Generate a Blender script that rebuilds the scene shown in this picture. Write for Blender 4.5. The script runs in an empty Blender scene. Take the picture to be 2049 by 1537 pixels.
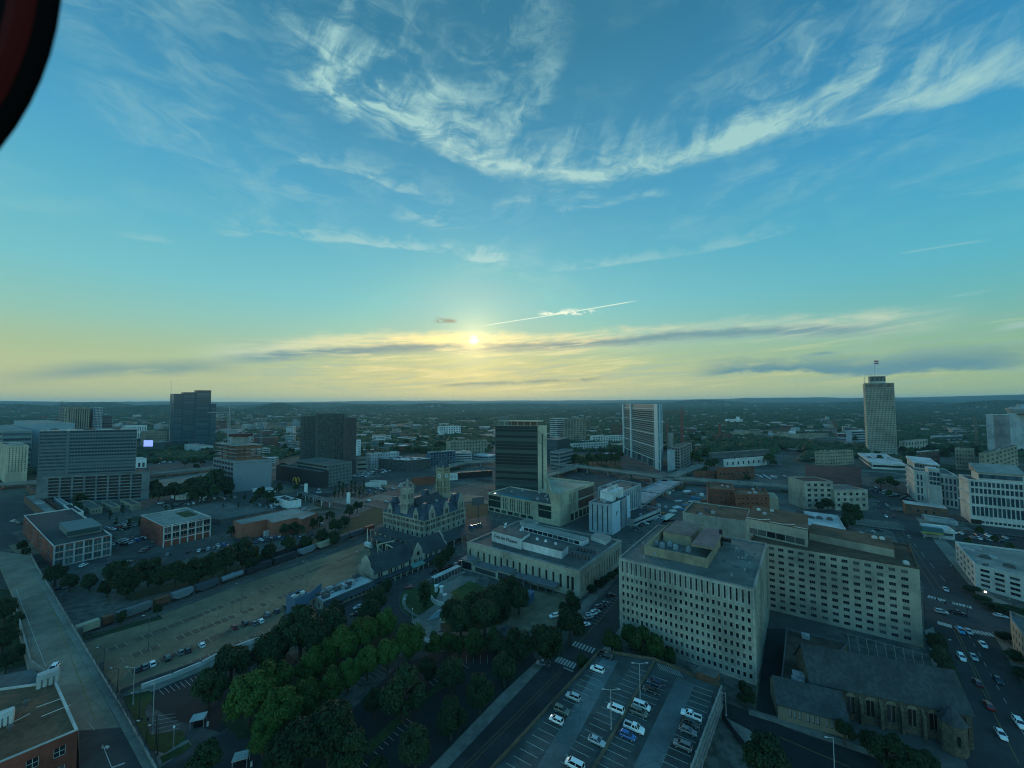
import bpy, math, random
import numpy as np
from mathutils import Vector, Matrix
random.seed(7); rng = np.random.default_rng(7)
SC = bpy.context.scene; COL = SC.collection
R = math.radians
# ---------------------------------------------------------------- camera
PW, PH, FP, HC = 2049.0, 1537.0, 772.0, 100.0
PITCH, ROLL = R(2.7), R(0.22)
cam = bpy.data.cameras.new("camera"); CAM = bpy.data.objects.new("camera", cam); COL.objects.link(CAM)
fw = Vector((0, math.cos(PITCH), math.sin(PITCH))); r0 = Vector((1, 0, 0)); u0 = r0.cross(fw)
rt = r0*math.cos(ROLL) - u0*math.sin(ROLL); up = r0*math.sin(ROLL) + u0*math.cos(ROLL)
CAM.matrix_world = Matrix(((rt.x, up.x, -fw.x, 0), (rt.y, up.y, -fw.y, 0), (rt.z, up.z, -fw.z, HC), (0, 0, 0, 1)))
cam.sensor_width = 36; cam.lens = FP/PW*36; cam.clip_start = 0.05; cam.clip_end = 90000
cam.dof.use_dof = True; cam.dof.focus_distance = 600; cam.dof.aperture_fstop = 1.6
SC.camera = CAM
CPOS = Vector((0, 0, HC))
# ---------------------------------------------------------------- render + exposure
SC.render.engine = 'CYCLES'
SC.view_settings.view_transform = 'Standard'; SC.view_settings.look = 'None'
SC.view_settings.exposure = 0.0; SC.view_settings.gamma = 1
cy = SC.cycles
cy.max_bounces = 4; cy.diffuse_bounces = 2; cy.glossy_bounces = 2; cy.transmission_bounces = 2; cy.volume_bounces = 0
cy.transparent_max_bounces = 4; cy.caustics_reflective = False; cy.caustics_refractive = False; cy.use_denoising = True; cy.filter_width = 1.1
SUN_EL, SUN_AZ = 9.2, -5.6          # azimuth measured from +Y towards +X
# ---------------------------------------------------------------- world: hazy evening sky with cirrus
W = bpy.data.worlds.new("World"); SC.world = W; W.use_nodes = True
NT = W.node_tree; NT.nodes.clear()
class NG:
    """tiny node helper"""
    def __init__(s, nt): s.nt = nt
    def n(s, t, **k):
        x = s.nt.nodes.new(t)
        for a, b in k.items(): setattr(x, a, b)
        return x
    def put(s, sock, v):
        if isinstance(v, bpy.types.NodeSocket): s.nt.links.new(v, sock)
        else: sock.default_value = v
    def m(s, op, a, b=0.0, c=0.0, clamp=False):
        x = s.n('ShaderNodeMath', operation=op); x.use_clamp = clamp
        s.put(x.inputs[0], a); s.put(x.inputs[1], b); s.put(x.inputs[2], c); return x.outputs[0]
    def rng(s, v, a, b, c=0.0, d=1.0, smooth=True):
        x = s.n('ShaderNodeMapRange'); x.interpolation_type = 'SMOOTHSTEP' if smooth else 'LINEAR'
        s.put(x.inputs[0], v)
        for i, q in enumerate((a, b, c, d)): s.put(x.inputs[1+i], q)
        return x.outputs[0]
    def mix(s, f, a, b, bt='MIX'):
        x = s.n('ShaderNodeMix', data_type='RGBA', blend_type=bt); x.clamp_factor = True
        s.put(x.inputs[0], f); s.put(x.inputs[6], a); s.put(x.inputs[7], b); return x.outputs[2]
    def noise(s, vec, scale, detail=6, rough=0.55, dist=0.0, out=0):
        x = s.n('ShaderNodeTexNoise'); s.put(x.inputs['Vector'], vec)
        x.inputs['Scale'].default_value = scale; x.inputs['Detail'].default_value = detail
        x.inputs['Roughness'].default_value = rough; x.inputs['Distortion'].default_value = dist
        return x.outputs[out]
    def xyz(s, x, y, z):
        c = s.n('ShaderNodeCombineXYZ'); s.put(c.inputs[0], x); s.put(c.inputs[1], y); s.put(c.inputs[2], z); return c.outputs[0]
    def curve(s, v, pts, lo, hi):
        """piecewise smooth curve y(v) for v in lo..hi; y in 0..1"""
        t = s.rng(v, lo, hi, 0.0, 1.0, False)
        f = s.n('ShaderNodeFloatCurve'); s.put(f.inputs['Value'], t)
        c = f.mapping.curves[0]
        P = [((a-lo)/(hi-lo), b) for a, b in pts]
        c.points[0].location = P[0]; c.points[-1].location = P[-1]
        for q in P[1:-1]: c.points.new(*q)
        f.mapping.update(); return f.outputs[0]
g = NG(NT)
def azel(x, y):
    d = (fw + rt*((x-PW/2)/FP) + up*((PH/2-y)/FP)).normalized()
    return math.degrees(math.atan2(d.x, d.y)), math.degrees(math.asin(d.z))
tc = g.n('ShaderNodeTexCoord'); dirv = tc.outputs['Generated']
sep = g.n('ShaderNodeSeparateXYZ'); NT.links.new(dirv, sep.inputs[0])
X, Y, Z = sep.outputs
AZ = g.m('MULTIPLY', g.m('ARCTAN2', X, Y), 180/math.pi)
EL = g.m('MULTIPLY', g.m('ARCSINE', Z), 180/math.pi)
sky = g.n('ShaderNodeTexSky', sky_type='NISHITA'); sky.sun_disc = False
sky.sun_elevation = R(SUN_EL); sky.sun_rotation = R(SUN_AZ); sky.air_density = 1.0; sky.dust_density = 1.2; sky.ozone_density = 2.0
SKYK = 0.10
# evening colours by height above the horizon, laid over the physical sky
def lin(c): return tuple(((v/255+0.055)/1.055)**2.4 if v > 10 else v/255/12.92 for v in c)
def ramp(v, pts, k=1.0/SKYK):
    r = g.n('ShaderNodeValToRGB'); g.put(r.inputs[0], v); e = r.color_ramp.elements
    P = [(p, tuple(q*k for q in lin(c))+(1,)) for p, c in pts]
    e[0].position, e[0].color = P[0]; e[1].position, e[1].color = P[-1]
    for p, c in P[1:-1]: e.new(p).color = c
    return r.outputs[0]
ELN = g.rng(EL, -5, 60, 0, 1, False)
def en(e): return (e+5)/65
grad = ramp(ELN, [(0, (90,120,110)), (en(0), (205,200,140)), (en(3), (212,208,145)), (en(6), (182,203,155)), (en(9), (154,204,184)), (en(14), (128,201,204)),
    (en(20), (104,188,206)), (en(27), (84,170,203)), (en(35), (70,150,186)), (en(44), (57,131,164)), (1.0, (48,112,148))])
side = g.mix(g.rng(AZ, 8, 58, 0, 1), g.mix(g.rng(AZ, -50, -5, 0, 1), (0.95, 1.02, 1.06, 1), (1, 1, 1, 1)), (0.52, 0.86, 1.02, 1))
side = g.mix(g.rng(g.m('ABSOLUTE', AZ), 62, 115, 0, 1), side, (2.25, 2.45, 2.75, 1))      # unseen sky behind the camera, boosted to brighten the facades
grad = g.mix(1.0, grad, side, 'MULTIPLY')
phys = g.mix(1.0, sky.outputs[0], (0.5, 0.72, 0.68, 1), 'MULTIPLY')
phys = g.mix(1.0, phys, (9.0, 8.0, 4.5, 1), 'DARKEN')
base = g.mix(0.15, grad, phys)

# warped coordinates for wisps
wv = g.xyz(g.m('MULTIPLY', AZ, 0.05), g.m('MULTIPLY', EL, 0.13), 0.0)
def warp(sc, amt):
    nz = g.noise(wv, sc, 3, 0.5, 0, 1)
    a = g.n('ShaderNodeVectorMath', operation='SUBTRACT'); NT.links.new(nz, a.inputs[0]); a.inputs[1].default_value = (.5, .5, .5)
    b = g.n('ShaderNodeVectorMath', operation='SCALE'); NT.links.new(a.outputs[0], b.inputs[0]); b.inputs['Scale'].default_value = amt
    c = g.n('ShaderNodeVectorMath', operation='ADD'); NT.links.new(wv, c.inputs[0]); NT.links.new(b.outputs[0], c.inputs[1]); return c.outputs[0]
wisp = g.noise(warp(1.6, 0.9), 2.6, 9, 0.62, 0.4)
wisp2 = g.noise(warp(3.5, 0.45), 7.0, 8, 0.6, 0.3)
big = g.noise(wv, 0.7, 3, 0.5)
edge = g.noise(wv, 4.0, 6, 0.6)
sv = g.xyz(g.m('MULTIPLY', g.m('ADD', AZ, g.m('MULTIPLY', EL, -0.55)), 0.20), g.m('MULTIPLY', EL, 0.11), 3.0)
streak = g.noise(sv, 1.3, 7, 0.6, 0.5)
SLEN = g.m('MULTIPLY_ADD', g.rng(streak, 0.3, 0.72, 0, 1), 1.5, 0.35)
def band(pts, up_, dn, lo, hi, amp, rough=0.9, fade=4.0, st=0):
    """band following px points: soft upward by up_ degrees, crisp downward by dn"""
    A = sorted(azel(*p) for p in pts)
    e0 = min(a[1] for a in A)-1; e1 = max(a[1] for a in A)+1
    c = g.curve(AZ, [(a, (e-e0)/(e1-e0)) for a, e in A], A[0][0], A[-1][0])
    c = g.m('MULTIPLY_ADD', c, e1-e0, e0)
    d = g.m('SUBTRACT', EL, c)
    d = g.m('ADD', d, g.m('MULTIPLY', g.m('SUBTRACT', edge, 0.5), rough*2))
    u = g.m('POWER', g.rng(g.m('DIVIDE', d, SLEN) if st else d, 0.0, up_, 1.0, 0.0), 1.3 if st else 1.0); l = g.rng(d, -dn, 0.0, 0.0, 1.0)
    f = g.m('MULTIPLY', g.rng(AZ, A[0][0], A[0][0]+fade, 0, 1), g.rng(AZ, A[-1][0]-fade, A[-1][0], 1, 0))
    w = g.rng(wisp, lo, hi, 0.0, 1.0)
    return g.m('MULTIPLY', g.m('MULTIPLY', g.m('MULTIPLY', u, l), f), g.m('MULTIPLY', w, amp))
B = []
B.append(band([(560,150),(700,200),(800,240),(880,300),(1000,345),(1100,352),(1200,362),(1300,345),(1400,318),(1500,290),(1620,255),(1750,225),(1900,195),(2049,160),(2300,90)], 7.0, 0.9, 0.28, 0.80, 0.9, 1.2, 5, st=1))
B.append(band([(900,310),(1000,335),(1100,342),(1200,352),(1300,332),(1400,305),(1500,275),(1640,235)], 2.4, 0.8, 0.28, 0.62, 0.6, 1.3, 5, st=1))
B.append(band([(440,20),(600,150),(760,230),(900,270),(1050,230),(1150,60),(1180,0)], 15, 3, 0.36, 0.74, 0.62, 2.5, 8, st=1))
B.append(band([(1400,310),(1500,285),(1700,220),(1900,180),(2100,130)], 11, 1.0, 0.36, 0.75, 0.42, 1.0, 8, st=1))
B.append(band([(560,320),(650,330),(730,350),(800,380),(860,395)], 1.8, 0.5, 0.35, 0.6, 0.55, 0.6, 3, st=1))
B.append(band([(400,455),(470,468),(540,462),(600,475),(680,482),(760,490),(860,500),(950,520),(1040,530)], 2.4, 0.45, 0.36, 0.62, 0.55, 0.7, 4, st=1))
B.append(band([(190,470),(290,478),(370,490)], 0.9, 0.35, 0.3, 0.6, 0.4, 0.3, 3, st=1))
B.append(band([(1070,545),(1180,535),(1290,520),(1420,500),(1560,468),(1650,445)], 1.6, 0.4, 0.3, 0.6, 0.42, 0.4, 5, st=1))
B.append(band([(1080,430),(1180,415),(1280,395),(1360,385)], 1.4, 0.5, 0.4, 0.65, 0.35, 0.8, 4, st=1))
B.append(band([(-60,440),(20,430),(90,445)], 2.0, 0.6, 0.45, 0.6, 0.3, 0.8, 2, st=1))
B.append(band([(60,90),(200,200),(300,260),(420,300),(520,330)], 8, 4, 0.40, 0.75, 0.32, 2.0, 5, st=1))
B.append(band([(1780,512),(1900,492),(2000,478)], 0.25, 0.15, 0.1, 0.4, 0.28, 0.05, 2))
B.append(band([(1870,597),(1940,588),(2010,577)], 0.5, 0.25, 0.2, 0.5, 0.35, 0.1, 2, st=1))
B.append(band([(580,200),(660,190),(740,205),(820,250)], 5, 3, 0.40, 0.66, 0.5, 2.5, 5, st=1))
B.append(band([(760,420),(880,445),(960,480),(1040,520)], 4, 2, 0.44, 0.68, 0.45, 1.5, 5, st=1))
B.append(band([(330,250),(420,270),(515,293)], 4, 0.8, 0.42, 0.7, 0.35, 1.0, 4, st=1))
B.append(band([(960,420),(1040,402),(1110,392),(1250,385),(1340,400)], 1.6, 0.8, 0.42, 0.66, 0.35, 1.2, 4, st=1))
B.append(band([(1400,372),(1530,345),(1690,300),(1860,280)], 3.5, 1.5, 0.5, 0.7, 0.4, 1.6, 5, st=1))
B.append(band([(1480,430),(1640,400),(1800,360)], 4, 3, 0.48, 0.8, 0.15, 1.5, 6, st=1))
cir = B[0]
for b in B[1:]: cir = g.m('ADD', cir, b)
cir = g.m('MINIMUM', cir, 1.0)
# thin veil over everything
veil = g.m('MULTIPLY', g.rng(wisp, 0.38, 0.78, 0, 1), g.m('MULTIPLY', g.rng(EL, 12, 22, 0, 1), g.m('MULTIPLY', g.rng(big, 0.40, 0.62, 0, 1), 0.40)))
cir = g.m('MAXIMUM', cir, veil)
# distance from the sun
sd = Vector((math.sin(R(SUN_AZ))*math.cos(R(SUN_EL)), math.cos(R(SUN_AZ))*math.cos(R(SUN_EL)), math.sin(R(SUN_EL))))
dt = g.n('ShaderNodeVectorMath', operation='DOT_PRODUCT'); NT.links.new(dirv, dt.inputs[0]); dt.inputs[1].default_value = sd
ang = g.m('MULTIPLY', g.m('ARCCOSINE', g.m('MINIMUM', dt.outputs['Value'], 0.999999)), 180/math.pi)
near = g.rng(ang, 2, 34, 1, 0)
glow = g.m('POWER', 2.718, g.m('MULTIPLY', ang, -0.16))
cloudcol = g.mix(near, (3.6, 6.2, 6.1, 1), (6.6, 8.4, 7.4, 1))
full = g.mix(cir, base, cloudcol)
# low golden band on the horizon
gold = g.m('MULTIPLY', g.rng(EL, 0.0, 13.0, 1.0, 0.0), g.rng(ang, 5, 75, 1.0, 0.25))
full = g.mix(g.m('MULTIPLY', gold, 0.75), full, g.mix(near, (4.2, 5.2, 3.2, 1), (8.6, 7.3, 2.7, 1)))
# long low bank crossing the sun: bright rims, grey-blue body
hv = g.xyz(g.m('MULTIPLY', AZ, 0.05), g.m('ADD', g.m('MULTIPLY', EL, 0.62), g.m('MULTIPLY', AZ, -0.04)), 7.0)
hs = g.noise(hv, 2.2, 8, 0.62, 0.35)
belt = g.m('MULTIPLY', g.m('MULTIPLY', g.rng(EL, 0.8, 2.4, 0, 1), g.rng(EL, 6.0, 10.5, 1, 0)), g.rng(AZ, -44, -28, 0, 1))
full = g.mix(g.m('MULTIPLY', g.m('MULTIPLY', g.rng(hs, 0.52, 0.40, 0, 1), belt), 0.40), full, g.mix(near, (3.0, 4.8, 4.4, 1), (4.4, 5.2, 3.9, 1)))
full = g.mix(g.m('MULTIPLY', g.m('MULTIPLY', g.rng(hs, 0.54, 0.68, 0, 1), belt), g.m('MULTIPLY_ADD', near, 0.55, 0.15)), full, (10.0, 8.6, 4.4, 1))
bank_r = band([(330,712),(480,702),(600,690),(700,684),(800,681),(950,682),(1100,684),(1250,672),(1400,660),(1550,654),(1700,646),(1850,632),(1990,616)], 1.7, 2.3, 0.25, 0.5, 1.0, 1.1, 9)
bank_b = band([(380,722),(480,716),(600,708),(720,700),(860,695),(950,695),(1100,691),(1250,680),(1400,668),(1550,662),(1700,658),(1860,650)], 0.9, 1.25, 0.22, 0.42, 1.0, 0.75, 9)
rimc = g.mix(near, (5.4, 6.6, 5.0, 1), (12.5, 10.0, 4.2, 1))
full = g.mix(g.m('MULTIPLY', g.m('MULTIPLY', bank_r, g.rng(hs, 0.30, 0.55, 0.25, 1)), 0.95), full, rimc)
full = g.mix(g.m('MULTIPLY', g.m('MULTIPLY', bank_b, g.rng(hs, 0.70, 0.50, 0.2, 1)), 0.9), full, g.mix(near, (1.7, 3.3, 3.7, 1), (2.7, 3.5, 3.2, 1)))
lowl = band([(-100,755),(60,750),(180,742),(300,738),(420,735),(520,738)], 1.4, 1.2, 0.2, 0.5, 0.75, 0.5, 8)
full = g.mix(lowl, full, (1.9, 3.3, 3.3, 1))
# darker cumulus line to the right
dk = band([(1360,750),(1480,741),(1560,738),(1640,740),(1760,738),(1850,730),(1950,726),(2049,718),(2200,708)], 2.1, 0.7, 0.22, 0.45, 0.95, 1.5, 7)
full = g.mix(g.m('MULTIPLY', dk, g.rng(edge, 0.30, 0.50, 0.55, 1)), full, (1.3, 2.9, 3.4, 1))
dk2 = band([(1600,712),(1640,708),(1690,704)], 0.35, 0.3, 0.2, 0.5, 0.7, 0.15, 2)
full = g.mix(dk2, full, (1.3, 2.9, 3.6, 1))
low = band([(860,772),(960,768),(1060,764),(1150,760),(1230,752)], 0.35, 0.5, 0.3, 0.5, 0.7, 0.35, 4)
full = g.mix(low, full, (2.5, 3.2, 2.5, 1))
low2 = band([(560,742),(700,735),(860,742),(1000,746),(1160,742)], 0.5, 0.4, 0.48, 0.6, 0.5, 0.5, 5)
full = g.mix(low2, full, (9.0, 7.6, 3.6, 1))
rb = band([(1970,664),(2049,650),(2160,640)], 0.6, 0.4, 0.2, 0.5, 0.6, 0.2, 2)
full = g.mix(rb, full, (4.2, 6.0, 5.6, 1))
# small puff, contrail and bright tuft
puff = g.m('MULTIPLY', band([(862,642),(890,643),(920,646)], 0.75, 0.4, 0.1, 0.3, 1.0, 0.55, 1.2), g.rng(wisp2, 0.38, 0.52, 0, 1))
full = g.mix(puff, full, (2.6, 2.9, 2.3, 1))
trail = band([(955,654),(1030,642),(1110,630),(1180,618),(1285,600)], 0.12, 0.12, -0.5, 0.0, 0.9, 0.02, 3)
full = g.mix(trail, full, (8.5, 9.6, 7.6, 1))
tuft = g.m('MULTIPLY', band([(1070,628),(1110,628),(1150,627),(1210,628)], 0.8, 0.35, 0.0, 0.2, 1.0, 0.5, 2), g.rng(wisp2, 0.42, 0.54, 0, 1))
full = g.mix(tuft, full, (10, 10.4, 8, 1))
# glow and the sun itself, dimmed by the bank
gl = g.mix(1.0, (0, 0, 0, 1), g.mix(0.5, (9, 6.5, 2.2, 1), (9, 6.5, 2.2, 1)))
add = g.n('ShaderNodeMix', data_type='RGBA', blend_type='ADD'); g.put(add.inputs[0], g.m('MULTIPLY', g.m('POWER', glow, 2.2), 0.85)); g.put(add.inputs[6], full); g.put(add.inputs[7], (9, 6.5, 2.2, 1))
disc = g.m('POWER', g.rng(g.m('ADD', ang, g.m('MULTIPLY', g.m('SUBTRACT', wisp2, 0.5), 1.2)), 0.0, 1.25, 1.0, 0.0), 1.8)
sc2 = g.mix(disc, add.outputs[2], (24, 21, 13, 1))
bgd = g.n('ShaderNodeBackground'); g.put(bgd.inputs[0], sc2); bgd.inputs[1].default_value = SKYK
wo = g.n('ShaderNodeOutputWorld'); NT.links.new(bgd.outputs[0], wo.inputs[0])
# ---------------------------------------------------------------- sun lamp, filtered by the cloud bank
sl = bpy.data.lights.new("sun", 'SUN'); SO = bpy.data.objects.new("sun", sl); COL.objects.link(SO)
sl.energy = 0.9; sl.angle = R(10); sl.color = (1.0, 0.86, 0.62)
SO.rotation_euler = sd.to_track_quat('Z', 'Y').to_euler()
# ================================================================ helpers
def ray(x, y): return fw + rt*((x-PW/2)/FP) + up*((PH/2-y)/FP)
def G(x, y, z=0.0):
    """the point at height z seen in direction (x, y) of the survey photo"""
    d = ray(x, y); return CPOS + d*((z-HC)/d.z)
def PX(p):
    d = Vector(p)-CPOS; k = d.dot(fw); return PW/2+FP*d.dot(rt)/k, PH/2-FP*d.dot(up)/k
def ZT(p, yt):
    lo, hi = -60.0, 500.0
    for _ in range(40):
        m = (lo+hi)/2
        if PX((p[0], p[1], m))[1] > yt: lo = m
        else: hi = m
    return m
def tag(o, label=None, cat=None, group=None, kind=None):
    if label:
        o['label'] = label
        if len(label.split()) > 16: print('LONG', label)
    if cat: o['category'] = cat
    if group: o['group'] = group
    if kind: o['kind'] = kind
    return o
def empty(name, loc, label, cat, group=None, rz=0):
    o = bpy.data.objects.new(name, None); COL.objects.link(o); o.location = loc; o.rotation_euler = (0, 0, rz)
    o.empty_display_size = 1
    return tag(o, label, cat, group)
MATS = {}
def mat(name, col, rough=0.85, ns=0.0, amt=0.25, big=0.0, spec=0.3, metal=0.0, rnd=0.0, bump=0.0, col2=None, objcol=False, brick=None, lines=None):
    """procedural material: base colour broken up by two scales of noise, optional bricks or seams"""
    if name in MATS: return MATS[name]
    m = bpy.data.materials.new(name); m.use_nodes = True; MATS[name] = m
    q = NG(m.node_tree); b = m.node_tree.nodes['Principled BSDF']
    t = q.n('ShaderNodeTexCoord'); geo = q.n('ShaderNodeNewGeometry'); pos = geo.outputs['Position']
    if objcol:
        oi = q.n('ShaderNodeObjectInfo'); c = oi.outputs['Color']
    else:
        rgb = q.n('ShaderNodeRGB'); rgb.outputs[0].default_value = tuple(col)+(1,); c = rgb.outputs[0]
    if brick:
        # courses: thin darker joints by height
        z = q.n('ShaderNodeSeparateXYZ'); q.nt.links.new(pos, z.inputs[0])
        f = q.m('FRACT', q.m('DIVIDE', z.outputs[2], brick))
        c = q.mix(q.m('MULTIPLY', q.m('LESS_THAN', f, 0.12), 0.45), c, tuple(v*0.5 for v in col)+(1,))
    if lines:
        ang, sp = lines
        z = q.n('ShaderNodeSeparateXYZ'); q.nt.links.new(pos, z.inputs[0])
        u = q.m('ADD', q.m('MULTIPLY', z.outputs[0], math.cos(R(ang))), q.m('MULTIPLY', z.outputs[1], math.sin(R(ang))))
        f = q.m('FRACT', q.m('DIVIDE', u, sp))
        c = q.mix(q.m('MULTIPLY', q.m('LESS_THAN', f, 0.16), 0.4), c, tuple(v*0.45 for v in col)+(1,))
    if ns:
        n1 = q.noise(pos, ns, 5, 0.6)
        d2 = tuple(col2)+(1,) if col2 else tuple(v*(1-amt) for v in col)+(1,)
        if objcol: c = q.mix(q.rng(n1, 0.35, 0.65), c, q.mix(1.0, c, (1-amt, 1-amt, 1-amt, 1), 'MULTIPLY'))
        else: c = q.mix(q.rng(n1, 0.35, 0.65), c, d2)
    if big:
        n2 = q.noise(pos, big, 4, 0.55)
        c = q.mix(q.rng(n2, 0.38, 0.68), c, q.mix(1.0, c, (0.62, 0.64, 0.66, 1), 'MULTIPLY'))
    if name.split('_')[0] in ('asphalt', 'deck', 'old', 'bridge', 'roof'):
        n5 = q.noise(pos, 0.35, 3, 0.5, 0.4); c = q.mix(q.rng(n5, 0.60, 0.66, 0, 0.35), c, tuple(v*0.55 for v in col)+(1,))      # oil and water stains
        vr_ = q.n('ShaderNodeTexVoronoi', feature='DISTANCE_TO_EDGE'); vr_.inputs['Scale'].default_value = 0.11; q.nt.links.new(pos, vr_.inputs['Vector'])
        c = q.mix(q.m('MULTIPLY', q.m('LESS_THAN', vr_.outputs['Distance'], 0.016), 0.4), c, tuple(v*0.4 for v in col)+(1,))      # sealed cracks and seams
    if big or bump:
        mp = q.n('ShaderNodeMapping'); mp.inputs['Scale'].default_value = (1, 1, 0.10); q.nt.links.new(pos, mp.inputs[0])
        n4 = q.noise(mp.outputs[0], 0.9, 5, 0.65); c = q.mix(q.rng(n4, 0.45, 0.75, 0, 0.55), c, q.mix(1.0, c, (0.66, 0.66, 0.64, 1), 'MULTIPLY'))
    if rnd:
        oi2 = q.n('ShaderNodeObjectInfo')
        r = q.m('FRACT', q.m('ADD', oi2.outputs['Random'], geo.outputs['Random Per Island']))
        k = q.m('MULTIPLY_ADD', r, rnd*2, 1-rnd)
        v = q.n('ShaderNodeVectorMath', operation='SCALE'); q.nt.links.new(c, v.inputs[0]); q.nt.links.new(k, v.inputs['Scale']); c = v.outputs[0]
    q.nt.links.new(c, b.inputs['Base Color'])
    b.inputs['Roughness'].default_value = rough; b.inputs['Metallic'].default_value = metal
    b.inputs['Specular IOR Level'].default_value = spec
    if bump:
        bp = q.n('ShaderNodeBump'); bp.inputs['Strength'].default_value = bump; bp.inputs['Distance'].default_value = 0.3
        q.nt.links.new(q.noise(pos, max(ns, 1)*2, 4, 0.6), bp.inputs['Height']); q.nt.links.new(bp.outputs[0], b.inputs['Normal'])
    return m
def glassmat(name, col, rough=0.12, blind=None, amount=0.3):
    if name in MATS: return MATS[name]
    m = bpy.data.materials.new(name); m.use_nodes = True; MATS[name] = m
    q = NG(m.node_tree); b = m.node_tree.nodes['Principled BSDF']
    geo = q.n('ShaderNodeNewGeometry'); oi = q.n('ShaderNodeObjectInfo')
    r = q.m('FRACT', q.m('ADD', oi.outputs['Random'], geo.outputs['Random Per Island']))
    blind = blind or tuple(min(1, v*3+0.02) for v in col)
    c = q.mix(q.m('MULTIPLY', q.m('GREATER_THAN', r, 1-amount), q.m('FRACT', q.m('MULTIPLY', r, 17.0))), tuple(col)+(1,), tuple(blind)+(1,))
    q.nt.links.new(c, b.inputs['Base Color']); b.inputs['Roughness'].default_value = rough
    b.inputs['Specular IOR Level'].default_value = 0.5
    return m
class MB:
    def __init__(s): s.v = []; s.f = []; s.m = []
    def add(s, vs, fs, mi=0):
        n = len(s.v); s.v += [tuple(v) for v in vs]; s.f += [tuple(i+n for i in f) for f in fs]; s.m += [mi]*len(fs) if isinstance(mi, int) else list(mi)
    def quad(s, a, b, c, d, mi=0): s.add([a, b, c, d], [(0, 1, 2, 3)], mi)
    def prism(s, poly, z0, z1, mi=0, top=True, bot=False, z0s=None, z1s=None):
        n = len(poly); a = [(p[0], p[1], z0s[i] if z0s else z0) for i, p in enumerate(poly)]; b = [(p[0], p[1], z1s[i] if z1s else z1) for i, p in enumerate(poly)]
        f = [(i, (i+1) % n, n+(i+1) % n, n+i) for i in range(n)]
        if top: f.append(tuple(range(n, 2*n)))
        if bot: f.append(tuple(reversed(range(n))))
        s.add(a+b, f, mi)
    def box(s, c, d, w, l, z0, z1, mi=0, bot=False):
        """centre c (x,y), unit dir d, w along d, l across"""
        d = Vector((d[0], d[1])).normalized(); e = Vector((-d.y, d.x)); c = Vector((c[0], c[1]))
        P = [c-d*w/2-e*l/2, c+d*w/2-e*l/2, c+d*w/2+e*l/2, c-d*w/2+e*l/2]
        s.prism(P, z0, z1, mi, True, bot)
    def beam(s, a, b, w, h=None, mi=0):
        a = Vector(a); b = Vector(b); d = (b-a).normalized(); h = h or w
        x = d.cross(Vector((0, 0, 1)));
        if x.length < 1e-3: x = Vector((1, 0, 0))
        x.normalize(); y = x.cross(d)
        vs = [p+x*i*w/2+y*j*h/2 for p in (a, b) for i, j in ((-1, -1), (1, -1), (1, 1), (-1, 1))]
        s.add(vs, [(0, 1, 5, 4), (1, 2, 6, 5), (2, 3, 7, 6), (3, 0, 4, 7), (3, 2, 1, 0), (4, 5, 6, 7)], mi)
    def tube(s, a, b, r1, r2=None, n=8, mi=0, cap=True):
        a = Vector(a); b = Vector(b); r2 = r1 if r2 is None else r2; d = (b-a).normalized()
        x = d.orthogonal().normalized(); y = d.cross(x)
        vs = [a+(x*math.cos(t)+y*math.sin(t))*r1 for t in [2*math.pi*i/n for i in range(n)]]+[b+(x*math.cos(t)+y*math.sin(t))*r2 for t in [2*math.pi*i/n for i in range(n)]]
        f = [(i, (i+1) % n, n+(i+1) % n, n+i) for i in range(n)]
        if cap: f += [tuple(reversed(range(n))), tuple(range(n, 2*n))]
        s.add(vs, f, mi)
    def build(s, name, mats, parent=None, org=None, kind=None, smooth=False):
        me = bpy.data.meshes.new(name); org = Vector(org) if org is not None else Vector((0, 0, 0))
        me.from_pydata([(v[0]-org.x, v[1]-org.y, v[2]-org.z) for v in s.v], [], s.f)
        for q in (mats if isinstance(mats, (list, tuple)) else [mats]): me.materials.append(q)
        me.polygons.foreach_set('material_index', s.m)
        if smooth: me.polygons.foreach_set('use_smooth', [True]*len(me.polygons))
        me.update(); o = bpy.data.objects.new(name, me); COL.objects.link(o)
        if parent: o.parent = parent
        elif org.length: o.location = org
        if kind: o['kind'] = kind
        return o
def V2(p): return Vector((p[0], p[1]))
def inset(poly, t):
    n = len(poly); out = []
    P = [V2(p) for p in poly]; area = sum(P[i].x*P[(i+1) % n].y-P[(i+1) % n].x*P[i].y for i in range(n))
    sgn = 1 if area > 0 else -1
    for i in range(n):
        a, b, c = P[i-1], P[i], P[(i+1) % n]
        d1 = (b-a).normalized(); d2 = (c-b).normalized()
        n1 = Vector((-d1.y, d1.x))*sgn; n2 = Vector((-d2.y, d2.x))*sgn
        m = n1+n2; k = m.dot(n1)
        out.append(b+m*(t/max(k, 0.2)))
    return out
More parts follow.
